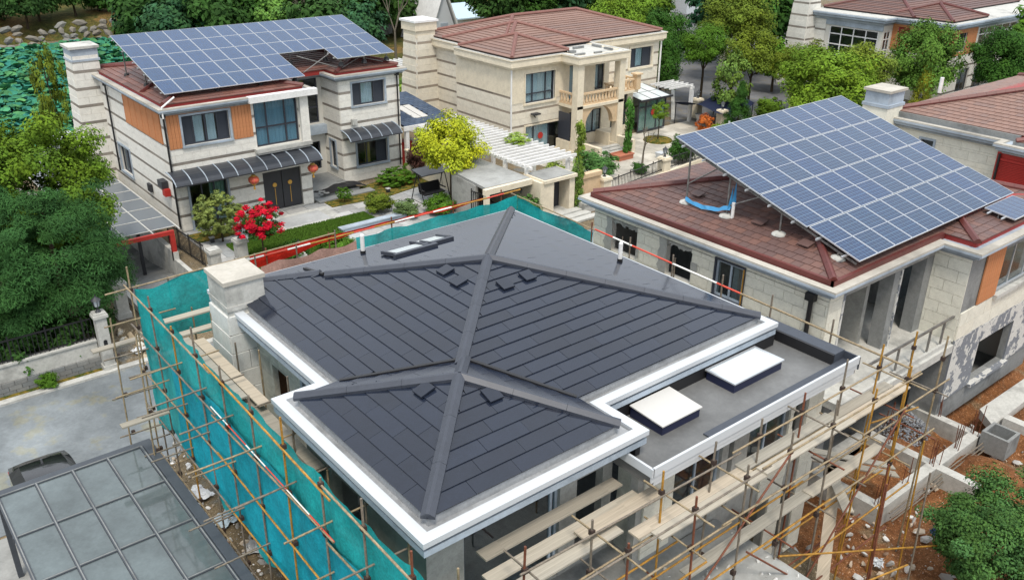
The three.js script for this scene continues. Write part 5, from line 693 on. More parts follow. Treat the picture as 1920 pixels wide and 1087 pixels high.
function lampOn(x, y, z, label, group) {
  const t = thing('pillar_lamp', label, 'lamp', [x, y, z], group), cyl = (a, b, h, yy, s = 8) => muv(prep(new THREE.CylinderGeometry(a, b, h, s)).translate(x, y + yy, z));
  part(t, 'base', [cyl(.06, .12, .1, .05), cyl(.04, .04, .14, .15)], m.darkMetal); part(t, 'lantern_glass', cyl(.15, .1, .26, .37, 6), M([.42, .47, .5], .25)); part(t, 'roof', [cyl(.03, .2, .14, .57, 6), cyl(.015, .03, .1, .68, 6)], m.darkMetal);
  part(t, 'cage', [0, 1, 2, 3, 4, 5].map(i => { const a = i * Math.PI / 3; return tube(V(x + Math.sin(a) * .11, y + .23, z + Math.cos(a) * .11), V(x + Math.sin(a) * .16, y + .5, z + Math.cos(a) * .16), .012, 4); }), m.darkMetal); return t;
}
function pillar(x, z, h, w, label, mat = m.creamM, lamp, group = 'fence pillars') {
  const t = thing('pillar', label, 'pillar', [x, 0, z], group); part(t, 'shaft', [bx(x - w, x + w, 0, h - .2, z - w, z + w), bx(x - w - .05, x + w + .05, 0, .25, z - w - .05, z + w + .05)], mat); part(t, 'cap', [bx(x - w - .07, x + w + .07, h - .2, h - .08, z - w - .07, z + w + .07), bx(x - w - .02, x + w + .02, h - .08, h, z - w - .02, z + w + .02)], mat === m.creamM ? m.creamM : m.concreteL); if (lamp) lampOn(x, h, z, lamp, 'lamps on the fence pillars'); return t;
}
pillar(6.87, -33.55, 2.5, .2, 'tall pale gate pillar with house plate standing at the kerb of the lane', m.concreteL, 'black lantern on the tall gate pillar at the lane');
{ const p = scene.getObjectByName('pillar'); part(p, 'plate', [bx(6.8, 6.94, 1.0, 1.3, -33.36, -33.34), prep(new THREE.CylinderGeometry(.07, .07, .02, 12)).rotateX(1.57).translate(6.87, 1.3, -33.35)].map(g => muv(g.index ? g.toNonIndexed() : g)), m.black, p); }
pillar(8.75, -37.9, 1.75, .25, 'plain pale gate pillar across the gap from the lane pillar', m.concreteL);
pillar(13.95, -40.35, 1.15, .26, 'short pale pillar where the black iron fence meets the yard wall', m.concreteL); pillar(15.4, -40.5, 1.3, .26, 'pale pillar beside the red flowering tree', m.concreteL, 'black lantern on the pillar beside the red flowering tree'); pillar(17.6, -38.5, .6, .22, 'low pale pillar half hidden behind the chimney and red bush', m.concreteL, 'black lantern standing just right of the grey chimney top');
pillar(31.2, -37.4, .95, .28, 'cream pillar with stepped cap in front of the gatehouse wall', m.creamM, 'black lantern on the cream pillar left of the gatehouse door'); pillar(28.9, -36.2, .55, .2, 'low pillar in front of the carport opening', m.creamM, 'white-grey lantern standing behind the corner of the green net'); pillar(36.6, -36.2, 1.5, .3, 'cream pillar at the near end of the courtyard fence', m.creamM, 'black lantern at the near end of the courtyard fence'); pillar(43.3, -37.4, 1.25, .3, 'cream pillar in the middle of the courtyard fence', m.creamM, 'black lantern in the middle of the courtyard fence');
pillar(55.6, -42.6, 1.6, .3, 'cream street pillar under the dark conifer', m.creamM, 'black lantern on the street pillar by the dark conifer'); pillar(57.2, -46.4, 1.6, .3, 'cream street pillar beside the far pergola', m.creamM, 'black lantern on the street pillar beside the far pergola'); pillar(54.2, -38.6, 1.2, .3, 'cream pillar beside the white slat fence', m.creamM); pillar(73.2, -56.6, 2.6, .35, 'cream pillar between the far street trees', m.creamM, 'small lantern on the pillar between the far street trees');
function ironFence(a, b, h, label, y = 0) { const t = thing('iron_fence', label, 'fence', [(a.x + b.x) / 2, 0, (a.z + b.z) / 2], 'black iron fences'), L = a.distanceTo(b), n = Math.round(L / .16); part(t, 'rail', beam(a.clone().setY(y + .15), b.clone().setY(y + .15), .04, .05), m.iron); part(t, 'rail', beam(a.clone().setY(y + h), b.clone().setY(y + h), .05, .05), m.iron); for (let i = 0; i <= n; i++) { const p = a.clone().lerp(b, i / n); part(t, 'bar', beam(p.clone().setY(y + .05), p.clone().setY(y + h + (i % 8 ? 0 : .15)), .025, i % 8 ? .025 : .06), m.iron); } }
ironFence(V(13.4, 0, -45.2), V(13.7, 0, -41), 1.15, 'black iron fence between the ramp and the left villa yard'); ironFence(V(36.9, 0, -36.3), V(43, 0, -37.3), .8, 'black iron fence with close bars in front of the pale courtyard', .3); ironFence(V(43.6, 0, -37.4), V(48, 0, -37.7), .8, 'black iron fence right of the middle courtyard pillar', .3); ironFence(V(27.9, 0, -37.9), V(28.1, 0, -36.5), 1.9, 'tall black iron gate standing at the carport'); ironFence(V(-4, 0, -33.9), V(6.6, 0, -33.9), .95, 'black iron railing on top of the lane wall below the dark trees', 1.2);
solo('low_wall', 'low cream wall under the courtyard iron fence', 'wall', [beam(V(36.8, .15, -36.28), V(48, .15, -37.75), .22, .34)], m.creamM, [42, 0, -37]);
{ // lane wall: grey brick foot, cream top
  const t = thing('garden_wall', 'low cream garden wall with grey brick foot along the lane', 'wall', [1, 0, -33.9]); part(t, 'coping', [bx(-12, 6.65, .55, 1.2, -34.0, -33.8), bx(-12, 6.65, 1.2, 1.27, -34.05, -33.75)], m.concreteL); part(t, 'core', bx(-12, 6.65, 0, .55, -34.0, -33.85), m.joint); const it = [], r = rng(8); for (let k = 0; k < 3; k++) for (let x = -3 + (k % 2) * .22; x < 6.6; x += .44) it.push({ geo: cbox(.425, .17, .13, k), mat: pick(m.brickG, r), m: at(x + .2, .09 + k * .183, -33.8 + .01 * r()) }); pieces(t, 'brick', it);
}
{ // garage ramp and its glazed cover with the red front
  const L = []; for (let i = 0; i < 46; i++) { const z0 = -37.6 - i * .44, z1 = z0 - .44, y = z => -Math.min(1.5, Math.max(0, (-37.6 - z) * .16)), a = y(z0), b = y(z1); L.push([V(9.6, a, z0), V(12.8, a, z0), V(12.8, b + .035, z1)], [V(9.6, a, z0), V(12.8, b + .035, z1), V(9.6, b + .035, z1)], [V(9.6, b + .035, z1), V(12.8, b + .035, z1), V(12.8, b, z1)], [V(9.6, b + .035, z1), V(12.8, b, z1), V(9.6, b, z1)]); }
  struct('driveway', tris(L), m.concreteD); struct('ramp_wall', [bx(12.72, 12.98, -1.8, .5, -58, -42.6), bx(12.74, 12.95, -1.8, .12, -42.6, -37.55), bx(9.4, 9.68, -1.8, .3, -58, -37.55)], m.concreteL);
  const t = thing('ramp_canopy', 'flat grey glazed canopy over the garage ramp with a red front beam', 'canopy', [11.4, 0, -50]); part(t, 'front_beam', beam(V(9.3, 1.52, -42.75), V(12.95, 1.52, -42.75), .16, .2), m.red); part(t, 'post', bx(12.72, 12.95, 0, 1.42, -42.85, -42.65), m.red); part(t, 'post', bx(11.6, 11.75, -1.3, 1.4, -44.5, -44.35), m.darkMetal);
  const fr = part(t, 'seam', [9.4, 10.7, 12.0, 13.3].map(x => bx(x - .03, x + .03, 1.55, 1.6, -58, -42.85)).concat(Array.from({ length: 9 }, (_, i) => bx(9.43, 13.27, 1.565, 1.595, -43.4 - i * 1.75 - .03, -43.4 - i * 1.75 + .03))), m.concreteL); const gm = M([.12, .14, .16], .2); for (let c = 0; c < 3; c++) for (let k = 0; k < 8; k++) part(t, 'pane', bx(9.44 + c * 1.3, 10.66 + c * 1.3, 1.55, 1.575, -45.1 - k * 1.75, -43.45 - k * 1.75), gm);
}
// carport, gatehouse and pergola of the cream villa
{ const t = thing('carport', 'carport with flat grey roof beside the yellow-green tree', 'carport', [29.3, 0, -39.4]); part(t, 'roof', [poly([[28.3, -40.4], [29.9, -41.7], [31.05, -42.2], [31.05, -36.6], [27.9, -36.6]], 2.62, 2.8)], m.slabTop); part(t, 'front_beam', bx(27.7, 31.05, 2.4, 2.76, -36.6, -36.35), m.creamM); part(t, 'wall', beam(V(28.35, 1.31, -40.3), V(28.05, 1.31, -37.6), .18, 2.62), m.concrete); part(t, 'wall', beam(V(28.4, 1.31, -40.35), V(31, 1.31, -42.1), .18, 2.62), m.concrete); part(t, 'post', bx(27.75, 28.0, 0, 2.4, -36.6, -36.35), m.creamM); t.scale.y = .86; }
{ const t = thing('gatehouse', 'cream gatehouse with flat roof and dark door bearing a red paper diamond', 'gatehouse', [32.6, 0, -37]); part(t, 'wall', bx(31.1, 31.3, 0, 2.7, -42, -35.7), m.creamM); part(t, 'wall', bx(31.3, 32.1, 0, 2.6, -35.95, -35.7), m.creamM); part(t, 'wall', bx(33.35, 33.75, 0, 2.6, -37.2, -35.75), m.creamM); part(t, 'wall', bx(31.3, 33.75, 0, 2.6, -37.4, -37.2), m.creamM); part(t, 'roof', bx(31.3, 33.8, 2.6, 2.82, -37.45, -35.6), m.creamM); part(t, 'roof_sheet', bx(31.42, 33.68, 2.82, 2.86, -37.35, -35.72), m.slabTop); const d = part(t, 'door', bx(32.1, 33.35, .3, 2.35, -36.75, -36.65), m.frame); part(t, 'door_paper', muv(prep(new THREE.BoxGeometry(.3, .3, .02)).rotateZ(.785).translate(32.75, 1.6, -36.62)), m.red, d); part(t, 'threshold', bx(32.0, 33.4, 0, .3, -37, -35.7), m.concreteL); t.scale.y = .84; }
for (let i = 0; i < 3; i++) solo('stone_step', ['upper', 'middle', 'lowest'][i] + ' pale stone step in front of the gatehouse door', 'step', bx(31.9 - i * .15, 33.9 + i * .25, 0, .3 - i * .09, -35.7 + i * .5 - .0, -35.2 + i * .5), m.concreteL, [32.8, 0, -35.4 + i * .5], 'steps of the gatehouse');
{ const t = thing('planter', 'long pale raised planter right of the gatehouse steps', 'planter', [35, 0, -35.6]); part(t, 'wall', [bx(33.8, 36.3, 0, 1.7, -36.4, -36.2), bx(33.8, 36.3, 1.7, 1.95, -36.5, -36.1)], m.sand); part(t, 'trough', [bx(34.1, 36.2, 0, .55, -35.3, -35.15), bx(34.1, 34.25, 0, .55, -36.2, -35.3), bx(36.05, 36.2, 0, .55, -36.2, -35.3), bx(34.0, 36.3, .55, .63, -35.35, -35.05)], m.concreteL); part(t, 'soil', bx(34.25, 36.05, .3, .48, -36.2, -35.3), m.soil); }
{ const t = thing('pergola', 'long white pergola of parallel slats between the carport and cream villa', 'pergola', [33.2, 0, -43]); const it = []; for (let i = 0; i < 25; i++) it.push({ geo: cbox(3.9, .16, .09), mat: m.white, m: at(33.1, 2.92, -37.1 - i * .5) }); pieces(t, 'slat', it); part(t, 'beam', bx(31.35, 31.5, 2.66, 2.84, -49.4, -36.9), m.white); part(t, 'beam', bx(34.5, 34.65, 2.66, 2.84, -49.4, -36.9), m.white); for (const z of [-37.3, -39.3, -43.4, -46.5]) part(t, 'post', bx(31.32, 31.53, 0, 2.66, z - .1, z + .1), m.white); for (const z of [-37.3, -40.4, -44.5, -48.5]) part(t, 'post', bx(34.47, 34.68, 0, 2.66, z - .1, z + .1), m.white); }
{ const t = thing('pergola', 'small white pergola at the right end of the cream villa', 'pergola', [54.9, 0, -46.2]); const it = []; for (let i = 0; i < 5; i++) it.push({ geo: cbox(2.8, .12, .08), mat: m.white, m: at(54.4, 2.95, -47.9 + i * .5) }); pieces(t, 'slat', it); part(t, 'beam', bx(55.5, 55.65, 2.7, 2.89, -48.2, -45.6), m.white); part(t, 'post', bx(55.45, 55.7, 0, 2.7, -45.9, -45.65), m.white); }
{ const t = thing('lean_to', 'lean-to with blue shingle roof and white rooflights between the two villas', 'lean-to', [32, 0, -51]); const it = [], A = V(30.3, 3.0, -48.4), B = V(34.2, 3.0, -48.4), Cc = V(34.2, 3.75, -54.3), Dd = V(30.3, 3.75, -54.3); tileFace(it, A, B, Cc, Dd, { e: .3, w: .45, th: .02, gap: .02, mats: m.shingle, seed: 7, skip: p => p.x > 31.7 && p.x < 32.9 && p.z > -51.9 && p.z < -49.3 }); pieces(t, 'shingle', it); part(t, 'roof_deck', hexa([A, B, Cc, Dd].map(v => v.clone().add(V(0, -.12, 0))), [A, B, Cc, Dd].map(v => v.clone().add(V(0, -.01, 0)))), m.deck); part(t, 'fascia', bx(30.2, 34.3, 2.7, 3.0, -48.4, -48.3), m.white); part(t, 'rooflight', beam(V(32.0, 3.13, -49.4), V(32.0, 3.45, -51.8), .52, .03), m.lidWhite); part(t, 'rooflight', beam(V(32.58, 3.13, -49.4), V(32.58, 3.45, -51.8), .52, .03), m.lidWhite); part(t, 'post', bx(30.35, 30.6, 0, 2.7, -48.6, -48.35), m.white); part(t, 'post', bx(33.9, 34.15, 0, 2.7, -48.6, -48.35), m.white); part(t, 'red_cabinet', bx(30.7, 31.6, 0, 1.6, -50.3, -49.6), m.red); }
solo('boundary_wall', 'plain cream wall between the two villa yards behind the clipped pine', 'wall', [bx(30.1, 30.3, 0, 1.5, -48.2, -42.3), bx(30.05, 30.35, 1.5, 1.58, -48.2, -42.3)], m.creamM, [30.2, 0, -45]);
{ // canopy swing seat
  const t = thing('swing_seat', 'black metal garden swing seat with a flat canopy on the paved yard', 'swing seat', [28.4, 0, -42.7]); const Pp = (x, y, z) => V(28.4 + x, y, -42.7 + z); part(t, 'canopy', hexa([Pp(-1, 1.72, .6), Pp(1, 1.72, .6), Pp(1, 1.86, -.55), Pp(-1, 1.86, -.55)], [Pp(-1, 1.77, .6), Pp(1, 1.77, .6), Pp(1, 1.92, -.55), Pp(-1, 1.92, -.55)]), m.awning); for (const x of [-.95, .95]) { for (const z of [-.7, .7]) part(t, 'leg', tube(Pp(x, 0, z), Pp(x, 1.78, z * .05), .03), m.iron); part(t, 'foot', tube(Pp(x, .04, -.75), Pp(x, .04, .75), .025), m.iron); } part(t, 'crossbar', tube(Pp(-.95, 1.76, 0), Pp(.95, 1.76, 0), .03), m.iron); part(t, 'seat', bxo(t, Pp(-.75, .45, -.1), Pp(.75, .53, .45)), m.black); part(t, 'backrest', beam(Pp(0, .5, -.12), Pp(0, 1.05, -.28), 1.5, .06), m.black); for (const x of [-.75, .75]) { part(t, 'armrest', bxo(t, Pp(x - .04, .72, -.15), Pp(x + .04, .77, .45)), m.iron); part(t, 'hanger', tube(Pp(x, .75, .15), Pp(x, 1.76, 0), .012, 4), m.iron); }
}
function bxo(t, a, b) { return bx(a.x, b.x, a.y, b.y, a.z, b.z); }
solo('stone_post', 'small white stone post beside the swing seat', 'post', [bx(29.7, 29.95, 0, .95, -41.9, -41.65), bx(29.67, 29.98, .95, 1.0, -41.93, -41.62)], m.concreteL, [29.8, 0, -41.8]);
for (const [x, z, l] of [[26.9, -45.2, 'small black garden light at the edge of the moss bed by the clipped hedge'], [15.2, -43.9, 'small black garden light in the bed under the round green bush']]) { const t = thing('garden_light', l, 'garden light', [x, 0, z], 'small garden lights'); part(t, 'housing', bx(x - .1, x + .1, .05, .3, z - .1, z + .1), m.darkMetal); part(t, 'cap', bx(x - .13, x + .13, .3, .34, z - .13, z + .13), m.concreteL); }
{ const t = thing('dust_sheet', 'crumpled black cover lying at the villa porch step', 'cover', [24.6, 0, -47]); const g = new THREE.PlaneGeometry(3.2, 1.0, 24, 8); g.rotateX(-Math.PI / 2); const p = g.attributes.position; for (let i = 0; i < p.count; i++) p.setY(i, .18 + .25 * Math.max(0, 1 - (p.getX(i) - .4) ** 2 / 1.6) + .09 * perlin.noise(p.getX(i) * 3, 5, p.getZ(i) * 3)); g.computeVertexNormals(); part(t, 'cloth', muv(prep(g).translate(24.6, .1, -47.0)), m.black); }
// white summer house, far pergola and small white shed
{ const t = thing('summer_house', 'small white A-frame summer house among the far trees', 'summer house', [62, 0, -92]); const roof = []; for (const s of [-1, 1]) roof.push(hexa([V(62 + s * 2.3, 0, -89), V(62, 6.0, -89), V(62, 6.0, -95), V(62 + s * 2.3, 0, -95)], [V(62 + s * 2.5, 0, -88.9), V(62, 6.3, -88.9), V(62, 6.3, -95.1), V(62 + s * 2.5, 0, -95.1)])); part(t, 'roof', roof[0], m.white); part(t, 'roof', roof[1], m.white); part(t, 'gable', tris([[V(59.9, 0, -89.3), V(64.1, 0, -89.3), V(62, 5.6, -89.3)]]), m.whitePaint); part(t, 'door', bx(61.5, 62.5, 0, 2.1, -89.29, -89.2), m.bluegrey); part(t, 'annex_roof', hexa([V(64.2, 2.2, -89.5), V(68.5, 2.2, -89.5), V(68.5, 3.4, -94), V(64.2, 3.4, -94)], [V(64.2, 2.35, -89.5), V(68.5, 2.35, -89.5), V(68.5, 3.55, -94), V(64.2, 3.55, -94)]), M([.45, .58, .66], .5)); part(t, 'annex_wall', bx(64.3, 68.4, 0, 2.2, -93.5, -89.8), m.white); }
{ const t = thing('pergola', 'far white garden pergola behind the right end of the left array', 'pergola', [43.5, 0, -69]); const it = []; for (let i = 0; i < 14; i++) it.push({ geo: cbox(.1, .14, 4.4), mat: m.white, m: at(40.2 + i * .5, 2.5, -69) }); pieces(t, 'slat', it); for (const x of [40.3, 43.5, 46.7]) for (const z of [-71, -67]) part(t, 'post', bx(x - .09, x + .09, 0, 2.4, z - .09, z + .09), m.white); part(t, 'beam', bx(40, 47, 2.28, 2.43, -71.07, -70.93), m.white); part(t, 'beam', bx(40, 47, 2.28, 2.43, -67.07, -66.93), m.white); }
solo('perimeter_wall', 'long grey wall at the foot of the far trees', 'wall', [beam(V(34, 1, -86), V(60, 1, -98), .3, 2.0)], m.concrete, [47, 0, -92]);
solo('garden_hut', 'small white hut beside the pond behind the bright left tree', 'hut', [bx(11.2, 13.2, 0, 2.3, -62.5, -60.5), bx(11.0, 13.4, 2.3, 2.42, -62.7, -60.3)], m.whitePaint, [12.2, 0, -61.5]); { const h = scene.children[scene.children.length - 1]; part(h, 'window', bx(12.0, 12.8, 1.2, 1.9, -60.5, -60.46), m.frame, h); }
solo('white_gatehouse', 'white gatehouse with small windows by the far end of the street', 'gatehouse', [bx(104, 112, 0, 4.2, -92, -88), bx(103.6, 112.4, 4.2, 4.4, -92.4, -87.6)], m.whitePaint, [108, 0, -90]); { const h = scene.children[scene.children.length - 1]; for (const x of [106, 109.5]) part(h, 'window', bx(x, x + .6, 1.8, 3.2, -88, -87.95), m.frame, h); }
{ const t = thing('slat_fence', 'white slatted fence beside the street near the big array', 'fence', [57, 0, -40]); for (let i = 0; i < 5; i++) part(t, 'slat', beam(V(54.3, .25 + i * .2, -40.8), V(59.5, .25 + i * .2, -38.8), .05, .12), m.whitePaint); for (const k of [0, .5, 1]) part(t, 'post', beam(V(54.3 + 5.2 * k, 0, -40.85 + 2 * k), V(54.3 + 5.2 * k, 1.25, -40.85 + 2 * k), .1, .1), m.whitePaint); }
solo('shade_sail', 'dark navy shade sail spread beside the far pergola', 'shade sail', (() => { const g = new THREE.PlaneGeometry(5, 4, 16, 12); g.rotateX(-Math.PI / 2); const p = g.attributes.position; for (let i = 0; i < p.count; i++) p.setY(i, 1.5 + .5 * (p.getX(i) / 2.5) ** 2 - .3 * (p.getZ(i) / 2) ** 2); g.computeVertexNormals(); return muv(prep(g).translate(56.6, 0, -44.2)); })(), M([.012, .018, .045], .8), [56.6, 0, -44.2]);
{ const c = scene.children[scene.children.length - 1]; for (const [x, z] of [[54.2, -46.1], [59, -46.1], [54.2, -42.3], [59, -42.3]]) part(c, 'pole', tube(V(x, 0, z), V(x, 1.75, z), .04), m.darkMetal, c); }
// pots and planting box
for (const [x, z, l] of [[55.7, -44.9, 'white pedestal pot with a clipped ball by the pergola post']]) { const t = thing('plant_pot', l, 'pot', [x, 0, z]); part(t, 'pot', muv(prep(new THREE.LatheGeometry([[0, 0], [.25, 0], [.18, .1], [.16, .4], [.32, .75], [.34, .8], [.28, .8]].map(([a, b]) => new THREE.Vector2(a, b)), 14)).translate(x, 0, z)), m.pot); }
{ const t = thing('plant_trough', 'terracotta trough at the foot of the climbing plant in the courtyard', 'planter', [43.6, 0, -41.7]); part(t, 'rim', [bx(43.0, 44.5, .34, .42, -42.2, -42.1), bx(43.0, 44.5, .34, .42, -41.3, -41.2), bx(43.0, 43.1, .34, .42, -42.1, -41.3), bx(44.4, 44.5, .34, .42, -42.1, -41.3)], m.terracotta); part(t, 'box', bx(43.05, 44.45, 0, .34, -42.15, -41.25), m.terracotta); }
{ const t = thing('plant_pot', 'small white square pot on the pale courtyard', 'pot', [46.0, 0, -40.1]); part(t, 'pot', frustum(46.0, -40.1, 0, .45, .2, .2, .3, .3), m.whitePaint); }
// ---------------------------------------------------------------- scaffolding, nets, planks and the building site
const poleMats = [m.poleY, m.poleT, m.poleG, m.poleR, m.poleT, m.poleG];
const pole = (t, a, b, mat, r = .025) => part(t, 'pole', tube(a, b, r, 7), mat);
function clampAt(t, items, x, y, z) { items.push({ geo: cbox(.1, .11, .1), mat: m.clamp, m: at(x, y, z) }); }
{ // left side, holding the green net
  const t = thing('scaffold', 'tube scaffold carrying the green net along the left side of the unfinished villa', 'scaffold', [6, 0, -16]), r = rng(300), cl = [];
  const zs = []; for (let z = -24.5; z < -6.5; z += 1.62) zs.push(z);
  zs.forEach((z, i) => { const top = 7.15 + r() * .7, x = 5.98, lean = (r() - .5) * .16; pole(t, V(x + lean, 0, z + (r() - .5) * .2), V(x, top, z), i % 4 === 2 ? m.poleY : pick([m.poleG, m.poleG, m.poleT, m.poleR], r)); for (const y of [1.6, 3.05, 4.45, 5.8, 7.0]) clampAt(t, cl, x, y, z); if (i < 10) { const xi = i < 5 ? 7.55 : 6.85; pole(t, V(xi, 0, z + .1), V(xi, 5.9 + r() * .9, z + .1), pick([m.poleG, m.poleT], r)); } });
  for (const [y, mats] of [[1.6, [m.poleT, m.poleG]], [3.05, [m.poleY, m.poleG]], [4.45, [m.poleT, m.poleY]], [5.8, [m.poleG, m.poleT]], [6.45, [m.poleT]], [7.02, [m.poleT, m.poleY]]]) for (const [a, b] of [[-24.9, -18.6], [-18.9, -12.7], [-13, -6.4]]) { const d = (r() - .5) * .25; if (y === 6.45) { if (a !== -18.9) continue; for (let k = 0; k < 6; k++) part(t, 'banded_pole', tube(V(5.93, y - .45 + d, a + (b - a) * k / 6), V(5.93, y - .45 + d, a + (b - a) * (k + 1) / 6), .016, 7), k % 2 ? m.poleRed : m.poleW); continue; } pole(t, V(5.92, y + d, a), V(5.92, y - d, b), pick(mats, r)); }
  zs.forEach((z, i) => { for (const y of [2.0, 3.4, 4.8, 6.1]) { if (r() < .3) continue; pole(t, V(5.1 - r() * .7, y + (r() - .5) * .15, z + .06), V(7.1, y, z + .06), pick([m.poleT, m.poleG], r), .023); } });
  for (const [x, z] of [[5.25, -24.3], [5.5, -22.9]]) { pole(t, V(x - .25, 0, z + .25), V(x, 6.4, z), m.poleT); for (const y of [1.3, 2.6, 3.9, 5.2]) { pole(t, V(x - .4, y, z + .05), V(6.1, y, z + .1), m.poleG, .026); clampAt(t, cl, x, y, z); } }
  pole(t, V(5.3, 7.0, -24.6), V(12.6, 7.1, -24.7), m.poleT); pole(t, V(6.1, 5.75, -24.65), V(9.2, 5.8, -24.65), m.poleT); for (const x of [6.2, 7.1, 8.3, 9.8, 11.2, 12.6]) pole(t, V(x, 0, -24.7), V(x, 7.0 + r() * .2, -24.7), m.poleG);
  pieces(t, 'coupler', cl);
}
function cloth(u0, u1, v0, v1, P, nu, nv) { const L = []; for (let i = 0; i < nu; i++) for (let j = 0; j < nv; j++) { const q = (a, b) => P(u0 + (u1 - u0) * a / nu, v0 + (v1 - v0) * b / nv, a / nu, b / nv); L.push([q(i, j), q(i + 1, j), q(i + 1, j + 1)], [q(i, j), q(i + 1, j + 1), q(i, j + 1)]); } const g = tris(L); return g; }
const wob = (a, b, s = 1) => .07 * s * perlin.noise(a * .9, b * .5, 3.3) + .04 * s * perlin.noise(a * 3.1, b * 1.2, 8.1) + .02 * s * Math.sin(a * 5 + b);
solo('safety_net', 'long teal safety net hanging on the left scaffold beside the unfinished villa', 'safety net', cloth(-24.6, -6.6, 2.6, 7.0, (z, y, a, b) => V(6.1 + wob(z, y, 1.1), y - .12 * Math.abs(Math.sin(z * 1.9)) * b * .6 + (b < .01 ? .5 * perlin.noise(z * .8, 2, 1) : 0), z), 110, 14), m.net, [6.1, 0, -15]);
solo('safety_net', 'brighter blue net sheet hung lower on the left scaffold', 'safety net', cloth(-22.2, -9.2, 2.75, 5.5, (z, y, a, b) => V(6.03 + wob(z + 9, y, .8), y + (b > .99 ? .7 * perlin.noise(z * .35, 4, 2) + .25 : 0) - (b > .99 ? .03 * (z + 15) * .6 : 0), z), 70, 8), m.netB, [6.05, 0, -16]);
solo('safety_net', 'teal net behind the grey chimney at the back left corner', 'safety net', cloth(6.1, 9.4, 5.1, 6.95, (x, y, a, b) => V(x, y - .1 * Math.sin(a * 9) * b + (b < .01 ? .25 * perlin.noise(x * .7, 2, 9) : 0), -24.62 + wob(x, y, 1.4)), 26, 8), m.net, [7.7, 5, -24.6]);
solo('safety_net', 'faded pink net strip behind the roof left of the white vent pipe', 'safety net', cloth(9.9, 13.3, 5.9, 6.75, (x, y, a, b) => V(x, y - .12 * Math.abs(Math.sin(x * 2.1)) * b, -24.55 + wob(x, y)), 22, 5), m.netR, [11.6, 5.8, -24.5]);
solo('safety_net', 'teal net behind the back edge of the slate roof right of the vent pipe', 'safety net', cloth(13.3, 20.2, 5.6, 6.85, (x, y, a, b) => V(x, y + .35 * Math.max(0, a - .85) * b - .08 * Math.abs(Math.sin(x * 1.7)) * b, -24.55 + wob(x, y, 1.3)), 50, 6), m.net, [16.7, 5.6, -24.5]);
solo('safety_net', 'teal net along the right back corner in front of the gatehouse steps', 'safety net', cloth(-24.6, -20.4, 5.5, 6.8, (z, y, a, b) => V(20.25 + wob(z, y, 1.2), y - .12 * Math.abs(Math.sin(z * 1.3)) * b - .06 * a, z), 30, 6), m.net, [20.2, 5.5, -22.5]);
solo('banner', 'long red cloth banner tied along the pole behind the roof', 'banner', cloth(9.7, 18.8, 0, 1, (x, y, a, b) => V(x, 7.0 - .03 * a - (1 - b) * (.12 + .42 * Math.max(0, 1 - a * 2.6) + .03 * Math.sin(x * 3)), -24.85 + wob(x, y, .8)), 50, 4), m.netRed, [14, 6.3, -24.85]);
{ const t = thing('guard_rail', 'red, white and yellow pole rail along the back of the slate roof', 'guard rail', [14.5, 0, -24.75]); for (let k = 0; k < 14; k++) part(t, 'banded_pole', tube(V(9.3 + k * .8, 6.92 + .004 * k, -24.72), V(10.1 + k * .8, 6.93 + .004 * k, -24.72), .03, 7), [m.poleW, m.poleRed, m.poleW, m.poleY, m.poleY, m.poleRed, m.poleY][k % 7]); for (const x of [10.2, 12.4, 14.8, 17.4, 19.6]) pole(t, V(x, 0, -24.75), V(x, 7.15, -24.75), m.poleR); pole(t, V(20.2, 6.85, -24.9), V(20.2, 6.75, -20.3), m.poleT); pole(t, V(20.2, 0, -20.45), V(20.2, 7.0, -20.45), m.poleR); }
{ // rail between the two houses
  const t = thing('guard_rail', 'red and white pole rail between the slate roof and the broken windows', 'guard rail', [20.6, 0, -15]); const mats = [m.poleRed, m.poleW, m.poleRed, m.poleRed, m.poleW, m.poleW, m.poleRed, m.poleT, m.poleT, m.poleT, m.poleT, m.poleT, m.poleT]; for (let k = 0; k < 13; k++) part(t, 'banded_pole', tube(V(20.5, 6.62 - .02 * k, -20.6 + k * .9), V(20.5, 6.6 - .02 * k, -19.7 + k * .9), .032, 7), mats[k]); for (const z of [-18.9, -17.0, -15.0, -13.2, -11.2]) pole(t, V(20.5, 0, z), V(20.5, 6.85, z), m.poleG, .028);
}
